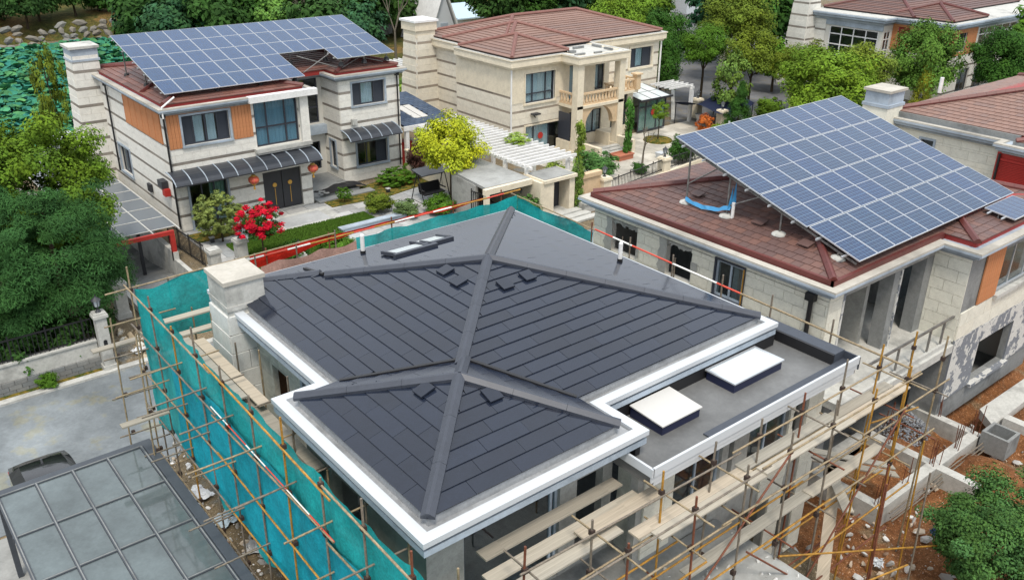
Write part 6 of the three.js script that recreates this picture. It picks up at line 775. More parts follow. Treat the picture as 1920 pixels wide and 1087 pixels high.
{ // front scaffold round the flat-roofed wing
  const t = thing('scaffold', 'rusty tube scaffold with planks in front of the flat-roofed wing', 'scaffold', [15, 0, -9]), r = rng(333), cl = [];
  const xs = [8.2, 9.9, 11.88, 13.5, 15.1, 16.8, 18.5, 20.2, 21.9];
  xs.forEach((x, i) => { for (const [z, k] of [[-9.55, 0], [-8.75, 1]]) { const xx = x + (k ? .1 : 0) + (r() - .5) * .12, base0 = x < 15.3 ? 3.12 : (x > 19 ? -.4 : 0), top = (k ? 6.3 : 6.6) + r() * .6 - (i < 2 ? .2 : 0); const lean = (r() - .5) * .2; const mat = i === 2 && k === 0 ? m.poleY : i === 7 ? m.poleY : pick(poleMats, r); pole(t, V(xx + lean, base0, z + lean * .5), V(xx, top, z), mat, .026); for (const y of [3.6, 5.2, 6.2]) clampAt(t, cl, xx, y, z); } });
  for (const z of [-9.5, -8.7]) for (const [y, a, b, mt] of [[5.28, 7.6, 13.2, m.poleT], [5.28, 12.9, 18.6, m.poleT], [5.28, 18.3, 22.6, m.poleT], [6.15, 8, 14.4, m.poleG], [6.2, 14.1, 20.8, m.poleT], [3.9, 11.6, 17.3, m.poleY], [3.9, 17, 22.4, m.poleT], [2.4, 15.6, 21.6, m.poleY], [1.2, 15.4, 20.8, m.poleR], [4.5, 7, 12.5, m.poleY]]) pole(t, V(a, y + (r() - .5) * .2, z), V(b, y + (r() - .5) * .2, z), mt);
  xs.forEach(x => { for (const y of [5.2, 3.8, 6.1]) { if (r() < .25) continue; pole(t, V(x + .06, y, -10.3 + r() * .3), V(x + .06, y, -8.2 - r() * .3), pick([m.poleR, m.poleG, m.poleT], r), .023); } });
  for (const [a, b, mt] of [[V(11.5, 3.2, -8.7), V(15.2, 6.2, -8.72), m.poleR], [V(16.6, 1.5, -8.66), V(20.4, 5.4, -8.7), m.poleR], [V(15.2, 3.3, -8.6), V(21.5, 1.2, -7.2), m.poleY], [V(12, 3.2, -7.9), V(19, 1.9, -7.2), m.poleY], [V(13.8, 4.2, -8.6), V(17.2, 1.2, -7.6), m.poleR], [V(9, 5.0, -8.6), V(14, 3.3, -8.2), m.poleT], [V(20.1, 4.6, -9.4), V(22.5, 4.2, -9.3), m.poleY]]) pole(t, a, b, mt);
  for (const [x, z] of [[17.6, -7.4], [19.4, -7.2], [20.6, -8.0], [18.6, -7.9]]) pole(t, V(x, -.3, z), V(x + .1, 4.3 + r(), z - .2), pick(poleMats, r)); pieces(t, 'coupler', cl);
}
function plank(a, b, w, label, mat, seed, group = 'scaffold planks') { const t = beam(a, b, w, .045), p = t.attributes.position; solo('plank', label, 'plank', t, mat, [(a.x + b.x) / 2, Math.min(a.y, b.y) - .03, (a.z + b.z) / 2], group); }
const pm = m.plank;
[[11.15, 14.9, -9.62, 'long weathered plank on the front scaffold, inner board at its left end'], [14.7, 18.3, -9.66, 'long weathered plank on the front scaffold, inner board at mid length'], [18.0, 21.0, -9.6, 'weathered plank on the front scaffold, inner board at its right end'], [11.5, 15.3, -9.3, 'long weathered plank on the front scaffold, outer board at its left end'], [15.0, 18.6, -9.27, 'long weathered plank on the front scaffold, outer board at mid length'], [18.4, 21.3, -9.3, 'weathered plank on the front scaffold, outer board at its right end']].forEach(([a, b, z, l], i) => plank(V(a, 5.38 + (i % 3 === 1 ? .05 : 0), z), V(b, 5.38 + (i % 3 === 1 ? .05 : 0), z + .03), .31, l, pm[i % 5]));
[[8.2, 12.0, 5.52, -10.95, 'grey plank under the gutter in front of the dark window, nearest the wall'], [8.0, 12.2, 5.35, -10.5, 'thick whitish plank along the near scaffold below the gutter corner'], [7.6, 11.2, 5.2, -10.1, 'broad pale plank lowest of the near scaffold boards'], [10.2, 12.6, 5.44, -10.25, 'short plank overlapping the near scaffold boards at the pier']].forEach(([a, b, y, z, l], i) => plank(V(a, y, z), V(b, y + .04, z), .33, l, pm[(i + 2) % 5]));
plank(V(12.4, 3.95, -9.15), V(17.2, 3.95, -9.15), .3, 'plank on the lower lift of the front scaffold above the terrace', pm[1]); plank(V(16.9, 3.98, -9.1), V(20.2, 3.98, -9.1), .3, 'plank on the lower lift of the front scaffold at the wing corner', pm[3]);
plank(V(17.2, .9, -8.4), V(19.9, 2.6, -10.0), .32, 'plank leaning diagonally as a ramp at the wing corner', pm[0]); plank(V(19.8, 2.62, -10.0), V(18.8, 2.6, -8.9), .3, 'short plank at the head of the leaning ramp', pm[4]); plank(V(20.2, 2.1, -12.2), V(23.6, 1.0, -9.9), .3, 'plank bridging from the wing to the foundation beam, nearer board', pm[2]); plank(V(20.5, 2.12, -12.5), V(23.9, 1.0, -10.2), .3, 'plank bridging from the wing to the foundation beam, farther board', pm[1]);
[[-22.6, -18.3, 7.05, 'long grey plank between net and wall, board nearest the wall'], [-22.9, -18.9, 6.72, 'long grey plank between net and wall, board nearest the net'], [-19.2, -15.4, 7.0, 'lower grey plank running on to the bay corner'], [-19.0, -15.2, 6.66, 'lowest grey plank behind the net beside the dark gap']].forEach(([a, b, x, l], i) => plank(V(x, i < 2 ? 5.85 : 5.6, a), V(x, i < 2 ? 5.85 : 5.6, b), .3, l, pm[i])); plank(V(6.3, 6.05, -23.9), V(9.0, 6.05, -23.9), .28, 'pale plank across the scaffold behind the chimney, upper board', pm[3]); plank(V(6.4, 5.7, -23.5), V(9.0, 5.7, -23.5), .28, 'pale plank across the scaffold behind the chimney, lower board', pm[4]);
for (const [x, z, l] of [[5.0, -24.8, 'short board stub on the outer scaffold corner, upper'], [4.9, -22.6, 'short board stub on the outer scaffold corner, lower']]) plank(V(x - .3, z < -24 ? 5.3 : 3.95, z), V(x + 1.0, z < -24 ? 5.3 : 3.95, z), .25, l, pm[2]);
// loose litter on the terrace and soil
scatter('rubble', 'plaster crumbs scattered on the terrace slab', 'rubble', 220, r => [12.6 + r() * 2.6, 3.13, -10.2 + r() * 4.5], M([1, 1, 1], .95), [.02, .16], 45, [[.62, .62, .6], [.5, .5, .48]], 1);
{ // glazed canopy, bottom left
  const t = thing('glass_canopy', 'large dusty glass canopy on a grey steel frame at the lower left', 'canopy', [3.3, 0, -18]), x0 = 1.42, x1 = 5.18, z0 = -23.42, dz = 2.04, gm = new THREE.MeshPhysicalMaterial({ color: new THREE.Color().setRGB(.27, .33, .355), roughness: .06, transmission: .5, thickness: 0, side: THREE.DoubleSide, map: T.stain }), fm = M([.06, .07, .085], .5, { map: T.grain });
  for (let i = 0; i <= 4; i++) { const x = x0 + (x1 - x0) * i / 4; part(t, 'rafter', bx(x - .04, x + .04, 2.45, 2.62, z0, z0 + 6 * dz), fm); if (i % 2 === 0) for (const z of [z0 + .2, z0 + 3 * dz, z0 + 6 * dz - .2]) part(t, 'post', bx(x - .07, x + .07, 0, 2.45, z - .07, z + .07), fm); }
  for (let j = 0; j <= 6; j++) part(t, 'purlin', bx(x0 - .06, x1 + .06, 2.47, 2.605, z0 + j * dz - .04, z0 + j * dz + .04), fm);
  for (let i = 0; i <= 4; i++) { const x = x0 + (x1 - x0) * i / 4; part(t, 'seam', bx(x - .014, x + .014, 2.62, 2.632, z0, z0 + 6 * dz), m.concreteD); } for (let j = 0; j <= 6; j++) part(t, 'seam', bx(x0, x1, 2.605, 2.619, z0 + j * dz - .014, z0 + j * dz + .014), m.concreteD);
  part(t, 'edge_flashing', [bx(x1 + .06, x1 + .34, 2.52, 2.6, z0 - .06, z0 + 6 * dz), bx(x0 - .1, x1 + .34, 2.5, 2.58, z0 - .3, z0 - .06)], fm);
  for (let i = 0; i < 4; i++) for (let j = 0; j < 6; j++) part(t, 'pane', bx(x0 + (x1 - x0) * i / 4 + .045, x0 + (x1 - x0) * (i + 1) / 4 - .045, 2.56, 2.575, z0 + j * dz + .045, z0 + (j + 1) * dz - .045), gm);
}
struct('pavement', bx(-8, 5.35, -.02, .02, -25.2, -8), m.slabTop);
{ // black car whose rear shows beyond the canopy
  const cx = 2.95, zr = -27.5, t = thing('car', 'black car parked half under the glass canopy', 'car', [cx, 0, -25.3]); const paint = new THREE.MeshPhysicalMaterial({ color: new THREE.Color().setRGB(.006, .006, .008), roughness: .25, clearcoat: 1, clearcoatRoughness: .05, side: THREE.DoubleSide });
  // cross-sections along the car: [z from rear, half width, sill, belt, roof, half roof width]
  const S = [[0, .70, .42, .78, .80, .6], [.12, .84, .3, .9, .95, .66], [.55, .9, .22, .96, 1.02, .68], [.95, .92, .22, .98, 1.36, .60], [1.5, .93, .22, .97, 1.46, .62], [2.3, .93, .22, .96, 1.46, .62], [2.9, .93, .22, .95, 1.28, .60], [3.4, .92, .22, .94, .98, .66], [4.1, .88, .24, .84, .87, .62], [4.45, .72, .36, .66, .70, .5]];
  const ring = ([d, w, s, b, rf, rw]) => [V(cx - w * .9, s, zr + d), V(cx - w, (s + b) / 2, zr + d), V(cx - w * .97, b, zr + d), V(cx - rw, rf - .03, zr + d), V(cx - rw * .5, rf, zr + d), V(cx + rw * .5, rf, zr + d), V(cx + rw, rf - .03, zr + d), V(cx + w * .97, b, zr + d), V(cx + w, (s + b) / 2, zr + d), V(cx + w * .9, s, zr + d)];
  const L = [], G = []; for (let i = 0; i + 1 < S.length; i++) { const a = ring(S[i]), b = ring(S[i + 1]); for (let k = 0; k < 10; k++) { const j = (k + 1) % 10, glass = (k === 2 || k === 6) && i >= 2 && i <= 6 || ((k === 3 || k === 4 || k === 5) && (i === 2 || i === 6)); (glass ? G : L).push([a[k], a[j], b[j]], [a[k], b[j], b[k]]); } } for (const e of [ring(S[0]), ring(S[S.length - 1])]) for (let k = 1; k < 9; k++) L.push([e[0], e[k], e[k + 1]]);
  const body = part(t, 'body', (g => { g.deleteAttribute('uv'); g.deleteAttribute('normal'); g = mergeVertices(g, 1e-3); g.computeVertexNormals(); return g; })(tris(L)), paint); part(t, 'window_glass', tris(G), M([.004, .005, .006], .3), body);
  for (const s of [-1, 1]) { for (const d of [.85, 3.5]) { const w = part(t, 'wheel', muv(prep(new THREE.CylinderGeometry(.32, .32, .2, 20)).rotateZ(1.57).translate(cx + s * .82, .32, zr + d)), m.black); part(t, 'rim', muv(prep(new THREE.CylinderGeometry(.2, .2, .22, 12)).rotateZ(1.57).translate(cx + s * .825, .32, zr + d)), m.alu, w); } part(t, 'tail_light', bx(cx + s * .74 - .1, cx + s * .74 + .1, .6, .72, zr + .0, zr + .14), M([.4, .01, .008], .25)); part(t, 'wing_mirror', bx(cx + s * .98 - .1, cx + s * .98 + .1, .92, 1.05, zr + 2.75, zr + 2.9), paint); } part(t, 'antenna_fin', frustum(cx, zr + 1.2, 1.4, 1.52, .03, .1, .02, .03), paint);
}
{ // foundation beams with starter bars
  const t = thing('foundation', 'grid of fresh concrete foundation beams in the red soil', 'foundation', [25.5, 0, -11]), B = (a, b, c, d) => part(t, 'concrete_beam', bx(a, b, -.4, .42, c, d), m.concreteL); B(22.35, 22.7, -12.1, -9.98); B(22.35, 28.9, -9.98, -9.62); B(25.75, 26.1, -12.1, -9.98); B(28.62, 28.95, -12.1, -9.98); B(25.72, 26.08, -9.62, -8.3); B(22.7, 25.75, -12.4, -12.1); part(t, 'concrete_beam', bx(30.4, 30.75, -.4, .5, -9.6, -6), m.concreteL);
  const r = rng(60); for (const [x, z, n] of [[22.5, -9.8, 5], [25.9, -9.8, 6], [28.75, -9.8, 5], [24.2, -9.8, 3], [27.3, -9.8, 4], [25.9, -11.2, 3], [28.78, -11.2, 4], [26.6, -11.9, 3]]) for (let i = 0; i < n; i++) { const a = x + (r() - .5) * .28, c = z + (r() - .5) * .28, h = .6 + r() * .7; part(t, 'rebar', tube(V(a, .35, c), V(a + (r() - .5) * .12, h + .4, c + (r() - .5) * .12), .014, 5), m.poleR); } for (let k = 0; k < 3; k++) pole(t, V(22.6, .3 - k * .12, -9.45 + k * .06), V(28.5, .35 - k * .12, -9.4 + k * .05), m.poleG, .026);
}
{ const t = thing('concrete_tank', 'open dark grey concrete box standing by the trench', 'tank', [29.0, 0, -9.1]), a = 28.55, b = 29.45, c = -9.55, d = -8.65; for (const g of [bx(a, b, 0, .75, c, c + .1), bx(a, b, 0, .75, d - .1, d), bx(a, a + .1, 0, .75, c + .1, d - .1), bx(b - .1, b, 0, .75, c + .1, d - .1)]) part(t, 'side', g, m.concreteD); part(t, 'base', bx(a + .1, b - .1, 0, .1, c + .1, d - .1), m.concreteD); }
solo('old_slab', 'broken pale concrete slab on the soil bank by the trench', 'slab', [hexa([V(29.9, .0, -9.7), V(35, .1, -9.7), V(35, .1, -10.4), V(30.6, .0, -10.5)], [V(29.9, .32, -9.7), V(35, .4, -9.7), V(35, .42, -10.4), V(30.6, .34, -10.5)])], m.concreteL, [32, 0, -10]);
const pp = (x, y, z, s, mat, n, l, seed) => { const r = rng(seed), g = new THREE.PlaneGeometry(s * .8, s * .55, 9, 7); g.rotateX(-Math.PI / 2); const p = g.attributes.position; for (let i = 0; i < p.count; i++) p.setXYZ(i, p.getX(i) + .1 * (r() - .5), .16 * r() * r() + .02, p.getZ(i) + .1 * (r() - .5)); solo(n, l, n.split('_').pop(), muv((q => { q.computeVertexNormals(); return q; })(prep(g)).rotateY(r() * 3).translate(x, y, z)), mat, [x, y, z]); };
pp(6.6, .04, -23.6, 1.0, M([.6, .62, .64], .6), 'plastic_sack', 'crumpled white sack on the earth beneath the net, farther one', 71); pp(6.9, .04, -22.0, 1.2, M([.45, .55, .62], .6), 'plastic_sack', 'crumpled pale blue sack on the earth beneath the net', 72); pp(7.0, .04, -20.2, .9, M([.6, .6, .6], .6), 'plastic_sack', 'crumpled white sack on the earth beneath the net, nearer one', 73); pp(6.2, .05, -24.9, .4, m.red, 'red_rag', 'small red rag on the rubble by the scaffold foot', 74); pp(8.3, .04, -34.2, .8, M([.62, .64, .66], .6), 'plastic_sack', 'crumpled white sack at the foot of the lane pillar', 75); pp(20.6, .05, -8.6, .45, m.whitePaint, 'plastic_sack', 'small white scrap lying on the red soil', 76); pp(23.1, .05, -8.2, .4, M([.03, .06, .16], .6), 'plastic_sack', 'small dark blue scrap lying on the red soil', 77);
// ---------------------------------------------------------------- trees and shrubs: crowns of many small leaf faces in clumps
function leafGeo(o) {
  const { seed, clumps, R, cr, per, s, shape = 'ball', asp = .55, c2 = [1, 1, 1], flat = 1, droop = 0 } = o, r = rng(seed), pos = [], col = [], nrm = [];
  const g = () => { let u = 0; for (let i = 0; i < 3; i++) u += r(); return (u - 1.5) / .87; };
  const dirv = () => { const z = 2 * r() - 1, a = r() * 6.2832, q = Math.sqrt(1 - z * z); return V(q * Math.cos(a), z, q * Math.sin(a)); };
  for (let k = 0; k < clumps; k++) {
    let c, d = dirv(), rad = cr * (.65 + .7 * r());
    if (shape === 'ball') { const f = .45 + .55 * Math.pow(r(), .45); const lump = 1 + .5 * perlin.noise(d.x * 1.9 + seed, d.y * 1.9, d.z * 1.9) + .12 * r(); c = V(d.x * R[0], d.y * R[1], d.z * R[2]).multiplyScalar(f * lump); if (c.y < -R[1] * .55) c.y = -R[1] * .55 + .2 * r(); }
    else if (shape === 'cone') { const h = Math.pow(r(), 1.35), w = (1 - h) * (.55 + .45 * Math.sqrt(r())) * (.85 + .3 * ((Math.floor(h * 9) % 2))), a = r() * 6.2832; c = V(Math.cos(a) * w * R[0], (h * 2 - 1) * R[1], Math.sin(a) * w * R[2]); d = V(Math.cos(a), .15, Math.sin(a)); rad *= .55 + .7 * (1 - h); }
    else { const a = r() * 6.2832, h = r(); c = V(Math.cos(a) * R[0] * (.3 + .7 * r()), (h * 2 - 1) * R[1], Math.sin(a) * R[2] * (.3 + .7 * r())); }
    const ck = .72 + .56 * r(), mix = r();
    for (let i = 0; i < per; i++) {
      const e = dirv(), q = Math.pow(r(), .4) * rad, p = c.clone().add(V(e.x * q, e.y * q * .72 * flat, e.z * q)); p.y -= droop * Math.hypot(e.x, e.z) * q;
      const n = e.clone().multiplyScalar(.6).add(V(d.x * .4, .55, d.z * .4)).add(V(g() * .42, g() * .42, g() * .42)).normalize();
      const t = V(g(), g(), g()).cross(n).normalize(), b = n.clone().cross(t), L = s * (.65 + .7 * r()), w = L * asp;
      const A = p.clone().addScaledVector(t, -L), B = p.clone().addScaledVector(b, w).addScaledVector(n, -.12 * L), C = p.clone().addScaledVector(t, L), Dd = p.clone().addScaledVector(b, -w).addScaledVector(n, -.12 * L);
      const lk = ck * (.75 + .5 * r()), m2 = Math.min(1, Math.max(0, mix * .7 + r() * .4 - .1)), cc = [lk * (1 + (c2[0] - 1) * m2), lk * (1 + (c2[1] - 1) * m2), lk * (1 + (c2[2] - 1) * m2)];
      for (const v of [A, C, B, A, Dd, C]) { pos.push(v.x, v.y, v.z); col.push(...cc);  }
    }
  }
  const G = new THREE.BufferGeometry(); G.setAttribute('position', new THREE.Float32BufferAttribute(pos, 3)); G.computeVertexNormals(); G.setAttribute('color', new THREE.Float32BufferAttribute(col, 3)); return G;
}
const leafMat = (c, rough = .85) => M(c, rough, { vertexColors: true, specularIntensity: .25 });
const U = {
  aa: leafGeo({ seed: 21, clumps: 170, R: [.86, .86, .86], cr: .2, per: 300, s: .024, c2: [1.35, 1.15, .7] }), pine: leafGeo({ seed: 22, clumps: 190, R: [.86, .9, .86], cr: .24, per: 260, s: .03, asp: .2, flat: .5, c2: [1.5, 1.4, 1.1], droop: .2 }), // unit crowns, radius 1
  a: leafGeo({ seed: 1, clumps: 120, R: [.84, .84, .84], cr: .27, per: 210, s: .032, c2: [1.35, 1.15, .7] }), b: leafGeo({ seed: 2, clumps: 95, R: [.8, .86, .8], cr: .30, per: 240, s: .034, c2: [1.3, 1.12, .8] }),
  c: leafGeo({ seed: 3, clumps: 70, R: [.8, .72, .8], cr: .3, per: 230, s: .038, c2: [1.45, 1.2, .6] }), far: leafGeo({ seed: 4, clumps: 70, R: [.82, .85, .82], cr: .3, per: 62, s: .08, c2: [1.3, 1.15, .8] }), far2: leafGeo({ seed: 14, clumps: 60, R: [.8, .9, .8], cr: .34, per: 66, s: .08, c2: [1.2, 1.1, .9] }),
  sparse: leafGeo({ seed: 5, clumps: 46, R: [.85, .9, .85], cr: .24, per: 70, s: .06, c2: [1.3, 1.1, .7] }), cone: leafGeo({ seed: 6, clumps: 150, R: [1, 1, 1], cr: .24, per: 120, s: .04, shape: 'cone', asp: .35, c2: [1.25, 1.15, .8], droop: .25 }), cedar: leafGeo({ seed: 7, clumps: 170, R: [1, 1, 1], cr: .26, per: 150, s: .042, shape: 'cone', asp: .2, flat: .5, c2: [1.5, 1.45, 1.2], droop: .3 }),
  bush: leafGeo({ seed: 8, clumps: 60, R: [.8, .75, .8], cr: .3, per: 90, s: .07, c2: [1.3, 1.15, .8] }), tidy: leafGeo({ seed: 9, clumps: 200, R: [.93, .93, .93], cr: .12, per: 60, s: .045, c2: [1.2, 1.1, .8] }), vine: leafGeo({ seed: 10, clumps: 50, R: [.7, 1, .4], cr: .3, per: 50, s: .09, shape: 'col', c2: [1.4, 1.2, .8] }),
  bloom: leafGeo({ seed: 11, clumps: 90, R: [.88, .84, .88], cr: .15, per: 100, s: .038, asp: .8, c2: [1.25, 1.2, 1.2] }),
};
function trunkGeo(x, z, h, r0, seed, limbs = 5, spread = .8, y0 = 0, top = .9) { const r = rng(seed), g = [], bend = V((r() - .5) * .2 * h * .3, 0, (r() - .5) * .2 * h * .3), mid = V(x + bend.x, y0 + h * .5, z + bend.z), tp = V(x, y0 + h, z); g.push(tube(V(x, y0 - .05, z), mid, r0, 8, r0 * .75), tube(mid, tp, r0 * .75, 8, r0 * .5)); for (let i = 0; i < limbs; i++) { const a = i / limbs * 6.28 + r(), st = mid.clone().lerp(tp, .4 + .6 * r()), d = spread * h * (.3 + .35 * r()); g.push(tube(st, V(x + Math.cos(a) * d, y0 + h * (1.05 + .45 * r()) * top, z + Math.sin(a) * d), r0 * .42, 6, r0 * .12)); } return g; }
function tree(name, label, cat, x, z, cy, R, kind, color, o = {}) { // R = [rx, ry, rz] of the crown round height cy
  const t = thing(name, label, cat, [x, 0, z], o.group); const c = mesh(U[kind], Array.isArray(color) ? leafMat(color) : color); c.name = o.crown || (cat === 'shrub' ? 'foliage' : 'crown'); c.position.set(0, cy, 0); c.scale.set(...R); c.rotation.y = o.rot ?? (x * 7.3 + z * 3.1) % 6.28; t.add(c);
  if (o.trunk !== 0) part(t, cat === 'shrub' ? 'stem' : 'trunk', trunkGeo(x, z, o.th || Math.max(.3, cy - R[1] * .35), o.trunk || Math.max(.03, R[0] * .05), Math.round(x * 10 + z), o.limbs ?? 5, o.spread ?? .5, 0), o.tm || m.trunk); return t;
}
const G = { bright: leafMat([.085, .165, .018]), mid: leafMat([.062, .145, .016]), dark: leafMat([.03, .088, .016]), cedar: leafMat([.03, .088, .026]), deep: leafMat([.03, .078, .02]), lime: leafMat([.29, .36, .026]), olive: leafMat([.10, .15, .02]), pale: leafMat([.105, .195, .02]), teal: leafMat([.02, .072, .04]), purple: leafMat([.06, .03, .028]), brown: leafMat([.12, .09, .05]) };
// left of the lane
tree('broadleaf_tree', 'large bright green broadleaf tree at the left edge above the dark conifer', 'tree', 7.2, -41.0, 5.4, [3.3, 3.4, 3.3], 'aa', G.bright, { th: 4.2 });
tree('broadleaf_tree', 'bright green tree half out of frame at the left edge', 'tree', 3.6, -42.5, 5.2, [2.8, 3.0, 2.8], 'aa', G.bright, { th: 4 });
tree('cedar_tree', 'tall dark feathery conifer in front of the bright left tree', 'tree', 6.3, -36.6, 3.9, [2.7, 3.2, 2.7], 'pine', G.cedar, { th: 6.5, limbs: 0 });
tree('cedar_tree', 'dark feathery conifer cut by the left edge above the lane wall', 'tree', 3.4, -36.2, 3.4, [2.6, 2.9, 2.4], 'pine', G.cedar, { th: 5.5, limbs: 0 });
tree('cedar_tree', 'low dark conifer bough hanging over the gate pillars', 'tree', 7.6, -39.4, 2.5, [1.7, 1.9, 1.7], 'pine', G.dark, { th: 4, limbs: 0 });
tree('cedar_tree', 'ragged dark conifer crown between the bright tree and the lane conifers', 'tree', 4.9, -38.6, 4.6, [2.1, 2.6, 2.1], 'cedar', G.cedar, { th: 6, limbs: 0 }); tree('cedar_tree', 'small ragged conifer bough beside the ramp canopy', 'tree', 8.7, -40.6, 2.9, [1.5, 2.3, 1.5], 'cedar', G.cedar, { th: 4.4, limbs: 0 });
tree('garden_shrub', 'very dark shrub behind the iron railing at the left edge', 'shrub', 1.8, -35.0, 1.3, [1.6, 1.4, 1.2], 'bush', G.deep); tree('garden_shrub', 'very dark shrub behind the iron railing beside the tall lane pillar', 'shrub', 5.4, -35.3, 1.1, [1.7, 1.2, 1.1], 'bush', G.deep); tree('garden_shrub', 'dark shrub between the lane pillar and the gap in the wall', 'shrub', 7.4, -36.8, .8, [.8, .9, 1.2], 'bush', G.deep); tree('garden_shrub', 'very dark shrub behind the middle of the lane railing', 'shrub', 3.6, -35.1, 1.2, [1.6, 1.3, 1.1], 'bush', G.deep);
tree('garden_shrub', 'small green weed bush growing at the foot of the lane wall', 'shrub', 4.6, -33.4, .35, [.45, .4, .35], 'bush', G.mid, { trunk: 0 });
tree('young_tree', 'slender yellow-green sapling standing in front of the lotus pond', 'tree', 13.3, -66, 4.0, [1.2, 3.6, 1.2], 'sparse', G.olive, { th: 6, trunk: .06, limbs: 6 });
tree('garden_shrub', 'green reed clump beside the pond hut', 'shrub', 13.9, -61.5, .9, [1.0, 1.0, 1.0], 'bush', G.mid);
// left villa yard
{ const t = tree('crape_myrtle', 'small tree in full crimson blossom beside the round green bush', 'tree', 16.1, -39.4, 2.35, [1.25, 1.05, 1.25], 'bloom', leafMat([.42, .006, .022]), { th: 1.7, trunk: .06, crown: 'blossom' }); const c = mesh(U.sparse, G.dark); c.name = 'crown'; c.position.set(0, 2.2, 0); c.scale.set(1.1, .95, 1.1); t.add(c); }
tree('round_bush', 'large round grey-green bush in front of the villa door', 'shrub', 15.7, -43.7, 1.45, [1.32, 1.3, 1.32], 'tidy', leafMat([.15, .20, .06]));
tree('yellow_tree', 'glowing yellow-green tree beside the swing seat', 'tree', 29.2, -41.7, 3.45, [2.05, 2.2, 2.05], 'c', G.lime, { th: 2.4 });
tree('topiary_bush', 'small clipped ball bush in the moss bed by the porch', 'shrub', 23.9, -45.3, .55, [.48, .42, .48], 'tidy', G.mid); tree('clipped_hedge', 'wide flattened clipped hedge mound beside the villa corner', 'shrub', 28.3, -46.4, .5, [1.35, .62, 1.1], 'tidy', G.mid); tree('clipped_pine', 'dark reddish clipped pine against the villa corner', 'tree', 29.9, -46.3, 1.6, [.8, 1.15, .8], 'bush', G.purple, { th: 1.2 });
tree('garden_shrub', 'yellowish shrub at the right end of the lawn', 'shrub', 24.6, -42.6, .65, [.85, .75, .85], 'bush', G.olive); tree('garden_shrub', 'grey-green shrub beside the stone edging', 'shrub', 25.5, -41.0, .55, [.8, .65, .8], 'bush', leafMat([.09, .15, .06])); tree('garden_shrub', 'fresh green shrub in front of the swing seat', 'shrub', 27.4, -40.2, .6, [.95, .7, .9], 'bush', G.mid); tree('garden_shrub', 'dark green shrub at the foot of the crimson tree', 'shrub', 17.4, -38.9, .5, [1.0, .7, .8], 'bush', G.dark); tree('garden_shrub', 'low green shrub at the front edge of the lawn', 'shrub', 19.9, -38.7, .5, [1.0, .6, .8], 'bush', G.mid); tree('garden_shrub', 'small bush with yellow leaves beside the carport wall', 'shrub', 30.4, -39.6 - 2.6, .5, [.5, .5, .5], 'bush', G.lime); tree('garden_shrub', 'bushy green shrub in front of the carport opening', 'shrub', 30.2, -36.0, .95, [1.0, 1.0, .8], 'bush', leafMat([.07, .16, .04])); tree('garden_shrub', 'narrow green bush at the steps by the right house corner', 'shrub', 21.3, -22.6, 5.0, [.01, .01, .01], 'bush', G.mid, { trunk: 0 });
scene.remove(scene.children[scene.children.length - 1]);
// cream villa garden
const vine = (l, x, z, h, w, c) => tree('climbing_plant', l, 'climber', x, z, h / 2, [w, h / 2, w * .8], 'vine', c, { th: h * .8, trunk: .03, limbs: 2, spread: .1 });
vine('tall climber growing up the right porch column', 44.6, -42.0, 3.9, .75, leafMat([.05, .15, .03])); vine('climber with yellow-green leaves left of the porch', 40.6, -42.6, 2.9, .8, leafMat([.14, .22, .04])); vine('climber hanging over the gatehouse wall beside the door', 34.1, -35.9, 2.9, .55, leafMat([.11, .2, .045]));
tree('garden_shrub', 'white-flowered bush inside the courtyard fence', 'shrub', 39.4, -39.6, 1.0, [1.5, 1.05, 1.1], 'bush', leafMat([.06, .15, .045])); tree('garden_shrub', 'bush with pale green hydrangea heads under the pergola end', 'shrub', 36.0, -40.0, .8, [1.9, .85, .9], 'bush', leafMat([.17, .25, .04])); tree('garden_shrub', 'low bush at the foot of the bare courtyard tree', 'shrub', 42.4, -38.7, .35, [.8, .4, .5], 'bush', G.dark); tree('garden_shrub', 'leafy dark bush inside the fence beside the array post', 'shrub', 46.6, -38.6, 1.0, [1.3, 1.1, 1.0], 'bush', G.dark); tree('garden_shrub', 'vine tuft lying on top of the white pergola', 'shrub', 33.9, -41.2, 3.15, [1.0, .35, .8], 'sparse', leafMat([.2, .32, .05]), { trunk: 0 });
tree('young_tree', 'small lime green tree in a round bed on the courtyard', 'tree', 49.3, -43.4, 2.2, [.75, .8, .75], 'sparse', G.pale, { th: 1.8, trunk: .05 }); { const b = solo('planting_bed', 'round bed of brown grass under the small courtyard tree', 'bed', muv(prep(new THREE.CylinderGeometry(1.05, 1.1, .14, 24)).translate(49.3, .07, -43.4)), m.moss, [49.3, 0, -43.4]); }
{ const t = thing('bare_tree', 'bare branching tree standing in the pale courtyard', 'tree', [43.6, 0, -39.6]); const r = rng(88), g = []; const br = (p, d, L, rad, k) => { const e = p.clone().addScaledVector(d, L); g.push(tube(p, e, rad, 5, rad * .65)); if (k > 0) for (let i = 0; i < 2 + (r() > .5 ? 1 : 0); i++) br(e, d.clone().add(V((r() - .5) * 1.3, .25 * r(), (r() - .5) * 1.3)).normalize(), L * (.62 + .2 * r()), rad * .6, k - 1); }; br(V(43.6, 0, -39.6), V(.05, 1, 0), 1.0, .09, 4); part(t, 'branches', g, m.trunkG); }
tree('shrub_maple', 'orange-leaved shrub beside the far pergola', 'shrub', 53.2, -42.2, .9, [.8, .8, .8], 'sparse', leafMat([.42, .12, .03])); tree('conifer', 'dark green conifer at the street corner behind the array', 'tree', 55.6, -41.0, 1.9, [1.5, 2.1, 1.5], 'cone', G.dark, { th: 3, limbs: 0 }); tree('garden_shrub', 'yellow-green shrub on the street verge above the array', 'shrub', 60, -41.4, 1.25, [1.2, 1.2, 1.2], 'bush', G.bright); tree('garden_shrub', 'fresh green shrub between the courtyard and the slat fence', 'shrub', 52.6, -40.2, .8, [.9, .85, .8], 'bush', G.pale);
